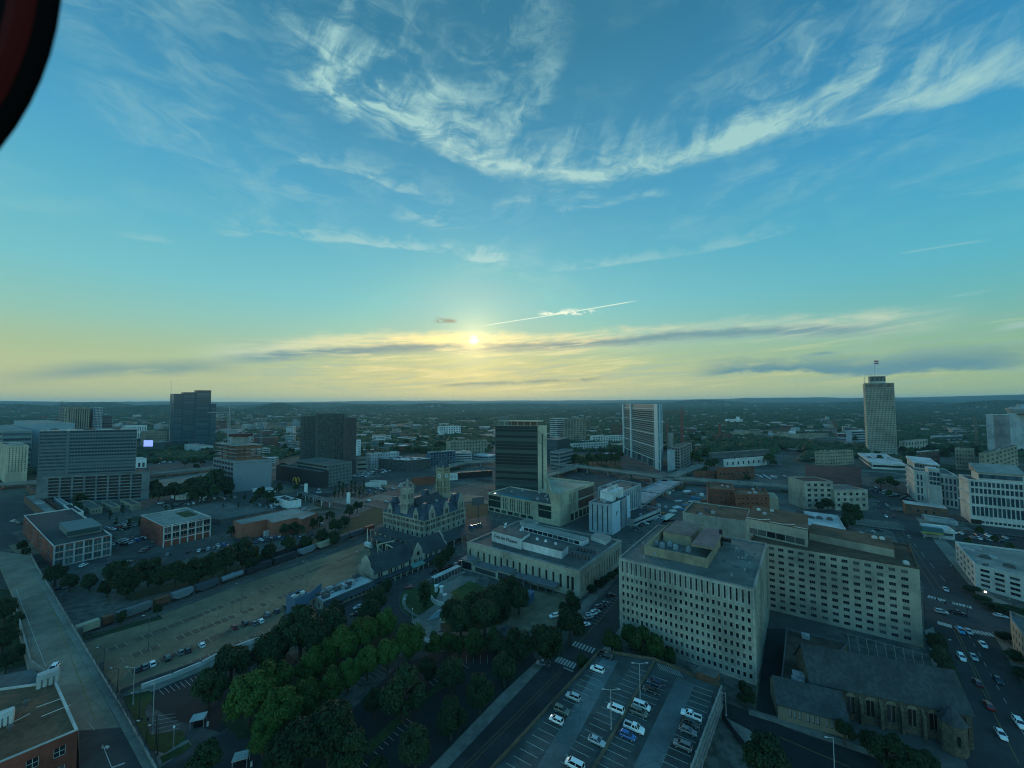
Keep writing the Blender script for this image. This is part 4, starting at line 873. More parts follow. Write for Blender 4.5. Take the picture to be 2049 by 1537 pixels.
# fenced yard with white posts behind the church
fr = MB()
for i in range(10):
    a = G(1697+i*18.5, 1283+i*4.7, 0); c = G(1702+i*18.5, 1315+i*4.7, 0); fr.beam((a.x, a.y, 3.0), (c.x, c.y, 3.0), 0.14); fr.beam((a.x, a.y, 0), (a.x, a.y, 3.0), 0.14); fr.beam((c.x, c.y, 0), (c.x, c.y, 3.0), 0.14)
a = G(1697,1283); c = G(1866,1330); fr.beam((a.x, a.y, 3.02), (c.x, c.y, 3.02), 0.14)
tag(fr.build('pergola', mat('pergola_wood', (0.25, 0.20, 0.16), 0.8), org=(a.x, a.y, 0)), 'open timber pergola frame between the church and the beige office block', 'pergola')
# street-corner building at the right edge
P, z1 = quadpx((2024,1352), 1240, (2018,1236), (2180,1420)); P = [V2(G(2020,1222,12)), V2(G(2024,1240,12)), V2(G(2140,1385,12)), V2(G(2200,1290,12))]
b = Bl('corner_building', 'pale stone corner building with a light parapet at the right edge beside the avenue', 'building', (P[1].x, P[1].y, 0)); b.P = P
for i in range(2): L = (P[i+1]-P[i]).length; b.wall(P[i], P[i+1], 0, 12, arr(max(1, int(L/3)), 1, L-1, 1.2), [(1.5, 3.5), (5, 7), (8.3, 10.3)])
b.close(P, 0, 12, LIME, ROOFG, ROOFL, par=0.9); b.finish(LIME)
# ================================================================ railway station with two towers
P, z1 = quadpx((849,1080), 1043, (767,1024), (931,1015))
b = Bl('station_building', 'romanesque stone railway station with gabled dormers, steep slate roofs and two towers', 'railway station', (P[1].x, P[1].y, 0)); b.P = P; ST = b
L1 = (P[1]-P[0]).length; L2 = (P[2]-P[1]).length; ze = z1
def trip(n, a, bb, w, g=0.5):
    out = []
    for c0, c1 in arr(n, a, bb, w): out += [(c0+(w/3+g/3)*i, c0+(w/3+g/3)*i+w/3-g/2) for i in range(3)]
    return out
for p, q, L, n in ((P[0], P[1], L1, 9), (P[1], P[2], L2, 8)):
    b.wall(p, q, 0, ze*0.36, arr(n, 1.5, L-1.5, 1.7), [(0.9, ze*0.28)], d=0.4, k=2, style='s')
    b.wall(p, q, ze*0.36, ze*0.70, trip(n, 1.2, L-1.2, L/n*.74), [(ze*0.41, ze*0.64)], d=0.35, k=2, style='s')
    b.wall(p, q, ze*0.70, ze, trip(n, 1.2, L-1.2, L/n*.74), [(ze*0.76, ze*0.92)], d=0.35, style='s')
for i in (2, 3): p, q = P[i], P[(i+1) % 4]; b.w.quad((p.x, p.y, 0), (q.x, q.y, 0), (q.x, q.y, ze), (p.x, p.y, ze))
STS = mat('station_stone', (0.35, 0.33, 0.265), 0.9, 1.2, 0.25, 0.1, bump=0.2, brick=0.9)
t = MB()
for i in range(4):
    p, q = P[i], P[(i+1) % 4]; d = (q-p).normalized(); nn = Vector((d.y, -d.x))
    for zz, w_ in ((ze*0.36, .25), (ze*0.70, .25), (ze-0.35, .6)): t.box((p+q)/2+nn*w_/2, d, (q-p).length+w_*2, w_, zz-0.2, zz+0.2)
b.part(t, 'string_course', STS)
# mansard ring and flat top
I = inset(P, 4.2); zm = ze+6.5; m = MB()
for i in range(4):
    a, c, c2, a2 = P[i], P[(i+1) % 4], I[(i+1) % 4], I[i]; m.quad((a.x, a.y, ze), (c.x, c.y, ze), (c2.x, c2.y, zm), (a2.x, a2.y, zm))
m.prism(I, zm-0.3, zm); b.part(m, 'roof', SLATEB)
r = MB(); c0, c1 = b.at(.2, .5), b.at(.8, .5); d = (P[2]-P[1]).normalized(); e = Vector((-d.y, d.x))*L1*0.2
r.add([(*(c0-e), zm), (*(c1-e), zm), (*(c1+e), zm), (*(c0+e), zm), (*(c0), zm+5), (*(c1), zm+5)], [(0, 1, 5, 4), (2, 3, 4, 5), (1, 2, 5), (3, 0, 4)]); b.part(r, 'hall_roof', ROOFD)
def pavil(u, v, w, h, name='pavilion_roof'):
    c = b.at(u, v); d = (P[2]-P[1]).normalized(); m = MB(); e = Vector((-d.y, d.x)); Q = [c-d*w/2-e*w/2, c+d*w/2-e*w/2, c+d*w/2+e*w/2, c-d*w/2+e*w/2]
    Q2 = [c-d*w*.15-e*w*.15, c+d*w*.15-e*w*.15, c+d*w*.15+e*w*.15, c-d*w*.15+e*w*.15]
    m.add([(*q, ze+0.1) for q in Q]+[(*q, ze+h) for q in Q2], [(0, 1, 5, 4), (1, 2, 6, 5), (2, 3, 7, 6), (3, 0, 4, 7), (4, 5, 6, 7)]); b.part(m, name, SLATEB)
pavil(.16, .16, 9, 10.5); pavil(.85, .14, 9, 11.5); pavil(.14, .86, 9, 11.5); pavil(.5, .12, 7, 8); pavil(.84, .84, 9, 11)
def gable(p, d, nn, w, hw, hg, depth=4.0):
    """stone dormer with a pointed gable standing on the eave"""
    g0 = MB(); f = lambda x, o, z: (p.x+d.x*x+nn.x*o, p.y+d.y*x+nn.y*o, z)
    A = [f(-w/2, .25, ze-1), f(w/2, .25, ze-1), f(w/2, .25, ze+hw), f(w*.3, .25, ze+hw+hg*.45), f(0, .25, ze+hw+hg), f(-w*.3, .25, ze+hw+hg*.45), f(-w/2, .25, ze+hw)]
    B2 = [f(x, -.5, z) for x, z in ((-w/2, ze-1), (w/2, ze-1), (w/2, ze+hw), (w*.3, ze+hw+hg*.45), (0, ze+hw+hg), (-w*.3, ze+hw+hg*.45), (-w/2, ze+hw))]
    n = 7; g0.add(A+B2, [tuple(range(n)), tuple(reversed(range(n, 2*n)))]+[(i, n+i, n+(i+1) % n, (i+1) % n) for i in range(n)])
    o = b.part(g0, 'gable', STS)
    g1 = MB(); g1.add([f(-w/2, -.5, ze+hw), f(0, -.5, ze+hw+hg), f(w/2, -.5, ze+hw), f(-w/2, -depth, ze+hw), f(0, -depth, ze+hw+hg), f(w/2, -depth, ze+hw), f(-w/2, -.5, ze-.5), f(w/2, -.5, ze-.5), f(-w/2, -depth, ze-.5), f(w/2, -depth, ze-.5)], [(0, 1, 4, 3), (1, 2, 5, 4), (0, 3, 8, 6), (2, 7, 9, 5)])
    g1.build('roof', SLATEB, o, b.org)
    for x in (-w*.22, 0, w*.22):
        g2 = MB(); g2.add([f(x-.35, .3, ze+.4), f(x+.35, .3, ze+.4), f(x+.35, .3, ze+hw-.2), f(x-.35, .3, ze+hw-.2), f(x-.35, .2, ze+.4), f(x+.35, .2, ze+.4), f(x+.35, .2, ze+hw-.2), f(x-.35, .2, ze+hw-.2)], [(0, 1, 2, 3), (0, 4, 5, 1), (1, 5, 6, 2), (2, 6, 7, 3), (3, 7, 4, 0)]); g2.build('window', GLASS, o, b.org)
d = (P[1]-P[0]).normalized(); nn = Vector((d.y, -d.x))
gable(P[0]+d*L1*.17, d, nn, 5, 3.4, 5); gable(P[0]+d*L1*.80, d, nn, 5, 3.4, 5)
d = (P[2]-P[1]).normalized(); nn = Vector((d.y, -d.x))
gable(P[1]+d*L2*.17, d, nn, 6, 4.2, 6); gable(P[1]+d*L2*.5, d, nn, 6, 4.2, 6); gable(P[1]+d*L2*.88, d, nn, 7, 5.5, 7)
def tower(c, w, z0, zs, name, mat_, belfry, d):
    t = MB(); t.box(c, d, w, w, z0, zs); o = b.part(t, name, mat_)
    e = Vector((-d.y, d.x))
    for sd_ in (-e, d, e, -d):
        for (za, zb_, n, ww) in belfry:
            for i in range(n):
                tt = Vector((-sd_.y, sd_.x)); q = MB(); off = (i-(n-1)/2)*w*0.72/n
                q.box(c+sd_*(w/2+0.03)+tt*off, tt, ww, 0.08, za, zb_); q.build('opening', BLACK, o, b.org)
    t = MB()
    for zz in [z for z in (zs-0.4, z0+(zs-z0)*.62, z0+(zs-z0)*.35)]: t.box(c, d, w+0.6, w+0.6, zz-.25, zz+.25)
    t.build('string_course', mat_, o, b.org); return o
# clock tower at the rear corner
D = G(886,1018).to_2d(); c = b.at(.86, .62); kx_ = 886
rr_ = V2(ray(886, 990)); c = rr_*(c.length/rr_.length); d = (P[2]-P[1]).normalized(); zt = ZT(c, 934); w = 26/FP*c.length*0.72
o = tower(c, w, 0, zt, 'clock_tower', mat('tower_stone', (0.33, 0.30, 0.20), 0.9, 1.0, 0.25, 0.1, bump=0.2, brick=0.9), [(zt-3.2, zt-1.9, 5, .45), (zt-16.5, zt-11.5, 4, .55), (zt-21.5, zt-17.5, 4, .55)], d)
q = MB(); hp = ZT(c, 912)-zt; q.box(c, d, w+.5, w+.5, zt, zt+.5); 
e = Vector((-d.y, d.x)); W_ = w*.46; Q = [c-d*W_-e*W_, c+d*W_-e*W_, c+d*W_+e*W_, c-d*W_+e*W_]; q.add([(*v, zt+.5) for v in Q]+[(*c, zt+hp)], [(0, 1, 4), (1, 2, 4), (2, 3, 4), (3, 0, 4)]); q.build('spire', SLATEB, o, b.org)
for v in Q: q = MB(); q.tube((*(c+(v-c)*1.05), zt), (*(c+(v-c)*1.05), zt+2.6), .8, .1, 6); q.build('pinnacle', STS, o, b.org)
for s_ in (-e, d, e, -d):
    q = MB(); pz = zt-7.2; cc = c+s_*(w/2+.02); q.tube((cc.x, cc.y, pz), (cc.x+s_.x*.15, cc.y+s_.y*.15, pz), 1.75, n=20); f = q.build('clock_face', mat('clock_white', (0.55, 0.58, 0.58), 0.6), o, b.org)
    q = MB(); q.tube((cc.x+s_.x*.15, cc.y+s_.y*.15, pz), (cc.x+s_.x*.2, cc.y+s_.y*.2, pz), 1.25, n=20); q.build('dial', mat('clock_dial', (0.22, 0.25, 0.25), 0.6), f, b.org)
    q = MB(); q.beam((cc.x+s_.x*.25, cc.y+s_.y*.25, pz), (cc.x+s_.x*.25, cc.y+s_.y*.25, pz+1.1), .14); tt = Vector((-s_.y, s_.x)); q.beam((cc.x+s_.x*.25, cc.y+s_.y*.25, pz), (cc.x+s_.x*.25+tt.x*.8, cc.y+s_.y*.25+tt.y*.8, pz), .14); q.build('clock_hand', BLACK, f, b.org)
# slender stair tower at the front
cc_ = b.at(.06, .58); r_ = V2(ray(815, 1000)); c = r_*((cc_.length-1)/r_.length); zt = ZT(c, 978); w = 25/FP*c.length*.70
o = tower(c, w, ze*.9, zt, 'stair_tower', STS, [(zt-7, zt-3.5, 4, .5), (zt-15, zt-11, 4, .5)], d)
q = MB()
for v in (-d*w*.4-e*w*.4, d*w*.4-e*w*.4, d*w*.4+e*w*.4, -d*w*.4+e*w*.4): q.box(c+v, d, 1.0, 1.0, zt, zt+3.6); q.beam((*(c+v), zt+3.3), (*c, zt+6.5), .6)
q.tube((*c, zt+5.5), (*c, ZT(c, 958)), 1.1, .35, 8); q.build('open_crown', STS, o, b.org)
b.clutter(6, zm, ACM, OFFW, 5, u0=.3, u1=.7); b.finish(STS, {'s': (glassmat('station_glass', (0.006, 0.008, 0.009), .5, (0.02, 0.02, 0.02)), FRAME_D, 0.05)})
# platform roofs
def lowroof(name, label, cat, px, z, m, post=4.0, mp=None, z2=None):
    Q = [V2(G(x, y, z)) for x, y in px]; r_ = empty(name, (*((Q[0]+Q[2])/2), 0), label, cat)
    a = sum(Q[i].x*Q[(i+1) % len(Q)].y-Q[(i+1) % len(Q)].x*Q[i].y for i in range(len(Q)))
    if a < 0: Q.reverse()
    m_ = MB(); m_.prism(Q, z-.4, z, bot=True); m_.build('roof', m, r_, r_.location)
    for i in range(len(Q)):
        p, q = Q[i], Q[(i+1) % len(Q)]; n = max(1, int((q-p).length/post))
        for k in range(n):
            m_ = MB(); c = p.lerp(q, (k+.3)/n); c = c+((Q[0]+Q[2])/2-c).normalized()*.5; m_.box(c, q-p, .4, .4, 0, z-.4); m_.box(c, q-p, 1.6, .3, z-1.1, z-.42); m_.build('post', mp or CREAM, r_, r_.location)
    return r_
lowroof('platform_canopy', 'dark flat canopy on pale posts along the track side of the station', 'canopy', ((738,1059),(768,1055),(850,1079),(832,1092)), 6, ROOFD, 6)
lowroof('platform_canopy', 'second dark canopy with arched timber brackets behind the long gabled stone hall', 'canopy', ((740,1074),(760,1070),(826,1094),(806,1104)), 5, ROOFD, 6)
lowroof('entrance_canopy', 'dark hipped canopy along the street front of the station beside the gabled hall end', 'canopy', ((876,1066),(932,1060),(938,1068),(884,1090)), 5, ROOFD, 7)
def portal(a, c, h):
    q = MB(); a, c = G(*a), G(*c); q.beam((a.x, a.y, 0), (a.x, a.y, h), .5); q.beam((c.x, c.y, 0), (c.x, c.y, h), .5); q.beam((a.x, a.y, h), (c.x, c.y, h), .5); q.beam((a.x, a.y, h*.7), (a.x*.8+c.x*.2, a.y*.8+c.y*.2, h), .35)
    q.beam((c.x, c.y, h*.7), (c.x*.8+a.x*.2, c.y*.8+a.y*.2, h), .35); return q, a
for i, (a, c, h) in enumerate((((756,1108),(788,1100),6), ((735,1092),(735,1072),5), ((772,1104),(786,1112),5))):
    q, o = portal(a, c, h); tag(q.build('portal_frame', CREAM, org=o), ['cream steel portal frame by the white box truck, tallest', 'cream portal frame at the head of the tracks under the canopy', 'short cream portal frame with a stair below the gabled hall'][i], 'portal frame')
q = MB(); a, c = G(757,1096,5), G(770,1110,0); q.beam(a, c, 2.2, .3); tag(q.build('stairway', CONC, org=(c.x, c.y, 0)), 'pale stair ramp coming down beside the cream portal frames', 'stairs')
# ================================================================ long stone hall with gabled slate roof
A0, A1 = V2(G(748,1175)), V2(G(893,1113)); ax = (A1-A0).normalized(); nn = Vector((ax.y, -ax.x)); LL = (A1-A0).length
ze = ZT(A0, 1149); zr = ze+7.0; half = 7.5
b = Bl('baggage_hall', 'long narrow stone hall with dark gabled slate roof and a stepped cross gable', 'hall', (A0.x, A0.y, 0)); b.P = [A0-nn*half*2, A0, A1, A1-nn*half*2]
BUILT.append(((A0+A1)/2, 25, b.P, zr))
cols = []
for c0 in [LL*f for f in (.05, .17, .25, .33, .44, .65, .73, .81, .91)]: cols += [(c0, c0+1.2), (c0+1.5, c0+2.7)]
b.wall(A0, A1, 0, 3.4, arr(14, 2, LL-2, 3.0), [(0.5, 2.6)], d=.4, style='s'); b.wall(A0, A1, 3.4, ze, cols, [(ze-2.9, ze-.7)], d=.3, style='s')
B0, B1 = A0-nn*half*2, A1-nn*half*2; b.w.quad((*B1, 0), (*B0, 0), (*B0, ze), (*B1, ze))
for p, q, r in ((B0, A0, A0-nn*half), (A1, B1, A1-nn*half)): b.w.add([(*p, 0), (*q, 0), (*q, ze), (*r, zr+.6), (*p, ze)], [(0, 1, 2, 3, 4)])
for p0, ww in ((A0, -ax), (A1, ax)):   # shaped parapet gables
    q = MB(); f = lambda x, z, o: (*(p0-nn*(half+x)+ww*o), z)
    S = [(-half, ze-1), (-half, ze+1.5), (-half*.6, ze+2.8), (-half*.5, ze+5.5), (0, zr+1.6), (half*.5, ze+5.5), (half*.6, ze+2.8), (half, ze+1.5), (half, ze-1)]; n = len(S)
    q.add([f(x, z, 0) for x, z in S]+[f(x, z, .6) for x, z in S], [tuple(range(n)), tuple(reversed(range(n, 2*n)))]+[(i, (i+1) % n, n+(i+1) % n, n+i) for i in range(n)]); b.part(q, 'end_gable', STS)
rf = MB()
for s_, o0, o1 in ((1, A0, A1), (-1, B0, B1)):
    e0 = o0+nn*.4*s_; e1 = o1+nn*.4*s_; f0 = A0-nn*half; f1 = A1-nn*half; V = [(*e0, ze-.4), (*e1, ze-.4), (*f1, zr), (*f0, zr)]; V_ = [(x, y, z+.3) for x, y, z in V]
    rf.add(V+V_, [(3, 2, 1, 0), (4, 5, 6, 7), (0, 1, 5, 4), (1, 2, 6, 5), (2, 3, 7, 6), (3, 0, 4, 7)])
b.part(rf, 'roof', SLATE)
xm = LL*.56; q = MB(); f = lambda x, z, o: (*(A0+ax*(xm+x)+nn*o), z)
S = [(-5, 3.6), (-5, ze+.6), (-3.6, ze+1.4), (-2.6, ze+4.6), (0, ze+8.4), (2.6, ze+4.6), (3.6, ze+1.4), (5, ze+.6), (5, 3.6)]; n = len(S)
q.add([f(x, z, .5) for x, z in S]+[f(x, z, -.3) for x, z in S], [tuple(reversed(range(n))), tuple(range(n, 2*n))]+[(i, n+i, n+(i+1) % n, (i+1) % n) for i in range(n)]); o = b.part(q, 'cross_gable', STS)
q = MB(); q.add([f(-3.4, ze+.8, -.3), f(0, ze+7.4, -.3), f(3.4, ze+.8, -.3), f(-3.4, ze+.8, -7.4), f(0, ze+7.4, -7.4), f(3.4, ze+.8, -7.4)], [(0, 1, 4, 3), (1, 2, 5, 4)]); q.build('roof', SLATE, o, b.org)
for x in (-2.9, -1.5, .6, 2.0): q = MB(); q.box(A0+ax*(xm+x+.4)+nn*.53, ax, .9, .1, ze-3.0, ze-.8); q.build('window', GLASS, o, b.org)
q = MB(); c = A0+ax*xm+nn*.53; q.tube((*(c-nn*.05), ze+2.6), (*(c+nn*.05), ze+2.6), .9, n=12); q.box(c, ax, 1.8, .1, ze+1.1, ze+2.6); q.build('window', GLASS, o, b.org)
# lean-to canopy
q = MB(); V = [(*(A0-ax*18+nn*.1), 3.9), (*(A1+nn*.1), 3.9), (*(A1+nn*3.2), 2.8), (*(A0-ax*18+nn*3.2), 2.8)]; V_ = [(x, y, z+.2) for x, y, z in V]; q.add(V+V_, [(3, 2, 1, 0), (4, 5, 6, 7), (0, 1, 5, 4), (1, 2, 6, 5), (2, 3, 7, 6), (3, 0, 4, 7)]); b.part(q, 'lean_to_roof', SLATE)
for i in range(18): q = MB(); q.box(A0-ax*17+ax*(LL+16)*i/17+nn*2.9, ax, .5, .5, 0, 2.7); b.part(q, 'pier', STS)
q = MB(); c0 = A0+ax*(xm-6); q.add([(*(c0+nn*.2), 4.3), (*(c0+ax*9+nn*.2), 4.3), (*(c0+ax*9+nn*3.9), 3.0), (*(c0+nn*3.9), 3.0), (*(c0+nn*.2), 4.45), (*(c0+ax*9+nn*.2), 4.45), (*(c0+ax*9+nn*3.9), 3.15), (*(c0+nn*3.9), 3.15)], [(4, 5, 6, 7), (3, 2, 1, 0), (2, 3, 7, 6), (0, 3, 7, 4), (1, 2, 6, 5)]); b.part(q, 'glass_awning', mat('awning_green', (0.10, 0.20, 0.18), 0.4))
b.finish(STS, {'s': (GLASS, FRAME_D, 0.07)})
# white roofed restaurant wing and blue corner box
P, z1 = quadpx((646,1226), 1204, (620,1188), (747,1162)); b = Bl('restaurant_wing', 'low stone wing with bright white flat roof crowded with ducts and kitchen units', 'restaurant building', (P[1].x, P[1].y, 0)); b.P = P
L1, L2 = (P[1]-P[0]).length, (P[2]-P[1]).length
b.wall(P[0], P[1], 0, z1, arr(2, L1*.25, L1*.75, 1.5), [(0.8, z1-1.8)], d=.4, style='s'); b.wall(P[1], P[2], 0, z1, arr(7, L2*.3, L2*.95, 3.4), [(0.5, z1-2.4)], d=.5, n=2, style='s')
b.close(P, 0, z1, STS, ROOFW, CONC, par=.5, th=.4); b.finish(STS, {'s': (GLASS, FRAME_D, 0.09)})
q = MB(); d = (P[2]-P[1]).normalized(); nn = Vector((d.y, -d.x)); c0, c1 = P[1], P[2]; V = [(*(c0+nn*.07), z1-.3), (*(c1+nn*.07), z1-.3), (*(c1+nn*2.4), z1-2.2), (*(c0+nn*2.4), z1-2.2)]; V_ = [(x, y, z+.2) for x, y, z in V]; q.add(V+V_, [(3, 2, 1, 0), (4, 5, 6, 7), (0, 1, 5, 4), (1, 2, 6, 5), (2, 3, 7, 6), (3, 0, 4, 7)]); b.part(q, 'skirt_roof', SLATE)
for i, (u, v, w, l, h) in enumerate(((.18,.55,3,2,1.2), (.3,.75,3.4,2.2,1.5), (.12,.3,3,2.4,1.4), (.42,.5,4,2.6,1.8), (.50,.42,3,2,1.6), (.58,.5,1.4,1.4,2.2), (.64,.47,1.2,1.2,2.0), (.70,.46,1.6,1.4,2.0), (.08,.72,2,1.4,1.1), (.55,.3,2.6,1.6,.9))): b.unit(u, v, w, l, z1-.5, h, (ACD, ACM, ACD)[i % 3])
for a_, c_ in (((.02,.62),(.85,.62)), ((.1,.42),(.5,.42)), ((.45,.62),(.45,.98))): q = MB(); p, r = b.at(*a_), b.at(*c_); q.beam((*p, z1-.2), (*r, z1-.2), .3); b.part(q, 'duct', ACD)
for u in (.86, .93): b.unit(u, .9, 1.6, 1.6, z1-.5, 1.8, ACD)
P, z1 = quadpx((590,1238), 1199, (573,1191), (619,1187)); b = Bl('corner_pavilion', 'tall blue-grey box beside the white restaurant roof with a slanting blue wall', 'pavilion', (P[1].x, P[1].y, 0)); b.P = P
BLUEP = mat('blue_panel', (0.075, 0.13, 0.19), 0.6, 0.4, 0.15)
b.wall(P[0], P[1], 0, z1); b.wall(P[1], P[2], 0, z1, [(1.0, (P[2]-P[1]).length-1)], [(.5, z1-4.5)], d=.8, n=3, style='s'); b.close(P, 0, z1, BLUEP, ROOFG, BLUEP, par=.8, th=.3); b.finish(BLUEP)
for i in range(2): b.unit(.35+.3*i, .5, 4, 1.6, z1-.8, 1.3, OFFW)
q = MB(); p0, p1 = V2(G(619,1187,z1)), V2(G(643,1166,z1)); q.box((p0+p1)/2, p1-p0, (p1-p0).length, .3, z1-4, z1); b.part(q, 'sloping_wall', BLUEP)
# ================================================================ viaduct and its furniture
ZV = 5.0
vr = [(75,1137),(240,1415),(307,1532),(345,1600)]; vl = [(26,1194),(61,1325),(114,1364),(156,1458),(159,1540),(160,1600)]
vi = empty('road_viaduct', G(150,1400), 'wide pale concrete road bridge with side railings crossing the railway tracks', 'road bridge')
top = [G(x, y, ZV) for x, y in vr]; bot = [G(x, y, ZV) for x, y in vl]
west = [G(20,1098,ZV), G(-40,1100,ZV)]
Q = [V2(p) for p in ([G(62,1112,ZV)]+top+bot[::-1]+[G(0,1135,ZV), G(-25,1100,ZV)])]
m_ = MB(); m_.prism(list(reversed(Q)), ZV-1.0, ZV, bot=True); m_.build('deck', BRIDGE, vi, vi.location)
m_ = MB(); m_.prism(list(reversed([V2(G(x, y, ZV)) for x, y in ((158,1462),(262,1454),(345,1600),(160,1600))])), ZV, ZV+.012); m_.build('asphalt_approach', ASPH, vi, vi.location)
m_ = MB(); m_.prism(list(reversed([V2(G(x, y, ZV)) for x, y in ((75,1137),(240,1415),(307,1532),(345,1600),(318,1600),(285,1537),(222,1420),(62,1140))])), ZV, ZV+.16); m_.build('sidewalk', WALKM, vi, vi.location)
m_ = MB(); wallrun(m_, [p.to_2d() for p in [G(62,1112,ZV)]+top], 0, ZV+.9, .35)
A_ = [p.to_2d() for p in [G(62,1112,ZV)]+top]; 
m_.build('parapet', CONC, vi, vi.location)
m_ = MB(); wallrun(m_, [p.to_2d() for p in bot[:3]], 0, ZV+.9, .35); m_.build('parapet', CONC, vi, vi.location)
m_ = MB()
for i in range(46):
    t_ = i/45; p = A_[0].lerp(A_[1], 0) if False else None
    tot = [(A_[j+1]-A_[j]).length for j in range(len(A_)-1)]; s_ = t_*sum(tot); j = 0
    while j < len(tot)-1 and s_ > tot[j]: s_ -= tot[j]; j += 1
    p = A_[j].lerp(A_[j+1], s_/tot[j]); m_.box(p, (1, 0), .12, .12, ZV+.9, ZV+2.0)
for a, c in zip(A_[:-1], A_[1:]):
    for zz in (1.4, 1.95): m_.beam((*a, ZV+zz), (*c, ZV+zz), .07)
m_.build('railing', FRAME_D, vi, vi.location)
mk = MB()
for a, c in (((118,1230),(212,1370)), ((222,1385),(290,1520)), ((32,1180),(92,1335)), ((205,1490),(225,1540)), ((95,1160),(112,1195))): line(mk, G(*a, ZV), G(*c, ZV), .13, ZV+.03)
line(mk, G(178,1448,ZV), G(190,1462,ZV), .13, ZV+.03); line(mk, G(222,1537,ZV), G(250,1527,ZV), .5, ZV+.03)
q = [V2(G(x, y, ZV)) for x, y in ((202,1494),(204,1498),(214,1498),(215,1500),(220,1493),(211,1491),(212,1494),(206,1495))]; mk.prism(list(reversed(q)), ZV+.018, ZV+.03)
mk.build('lane_markings', PAINT, vi, vi.location)
mk = MB(); line(mk, G(70,1125,ZV), G(190,1440,ZV), .14, ZV+.031); mk.build('yellow_line', PAINTY, vi, vi.location)
m_ = MB()
for x, y in ((110,1205),(150,1275),(190,1345)):
    for dx in (-40, -12, 12): c = V2(G(x+dx, y, 0)); m_.box(c, (1, 1), 1.2, 1.2, 0, ZV-1)
m_.build('piers', CONCD, vi, vi.location, kind='stuff')
sheet('pavement', [(62,1339),(0,1352),(0,1376),(114,1362)], ZV+.03, CONCD, zp=ZV)
# ================================================================ red brick building bottom left
zb = 15.0
P = [V2(G(-180,1600,zb)), V2(G(156,1459,zb)), V2(G(112,1362,zb)), V2(G(-260,1412,zb))]
b = Bl('brick_warehouse', 'red brick warehouse with brown roof and pale coping beside the bridge', 'brick building', (P[1].x, P[1].y, 0)); b.P = P
L = (P[1]-P[0]).length; b.wall(P[0], P[1], 0, zb, arr(int(L/4.2), 2.5, L-2, 2.0), [(1, 3), (5.2, 7.6), (10, 12.4)], d=.3, n=2, k=2, style='s')
b.wall(P[1], P[2], 0, zb, arr(4, 3, (P[2]-P[1]).length-2, 1.8), [(7.2, 9), (11, 13)], d=.3, n=2, k=2, style='s')
b.close(P, 0, zb, BRICKR, mat('gravel_roof', (0.15, 0.082, 0.046), 0.95, 0.7, 0.3, 0.08), OFFW, par=.5, th=.45); b.finish(BRICKR, {'s': (GLASS, FRAME_L, 0.09)})
zr = zb-.5
for x0, y0, w, l, h in ((96,1366,4.6,3.2,3.0), (6,1448,3.6,2.4,2.8)):
    c = V2(G(x0, y0, zr)); q = MB(); d = (P[1]-P[0]).normalized(); q.box(c, d, w, l, zr, zr+h); q.box(c, d, w*.9, l*.8, zr+h, zr+h+.3)
    for i in range(4): q.box(c-d*(w/2)+d*w*(i+.5)/4+Vector((d.y, -d.x))*(l/2+.3), d, w/6, .6, zr, zr+h*.75)
    b.part(q, 'cooling_unit', OFFW)
for x, y in ((53,1412), (20,1463), (25,1432)): q = MB(); c = G(x, y, zr); q.tube((c.x, c.y, zr), (c.x, c.y, zr+1.2), .3); q.tube((c.x, c.y, zr+1.2), (c.x, c.y, zr+1.6), .7, .5); b.part(q, 'roof_vent', ACD)
for a, c in (((82,1434),(142,1410)), ((72,1416),(122,1398)), ((20,1448),(60,1428))): q = MB(); p, r = G(*a, zr+.3), G(*c, zr+.3); q.beam(p, r, .14); b.part(q, 'roof_pipe', OFFW)
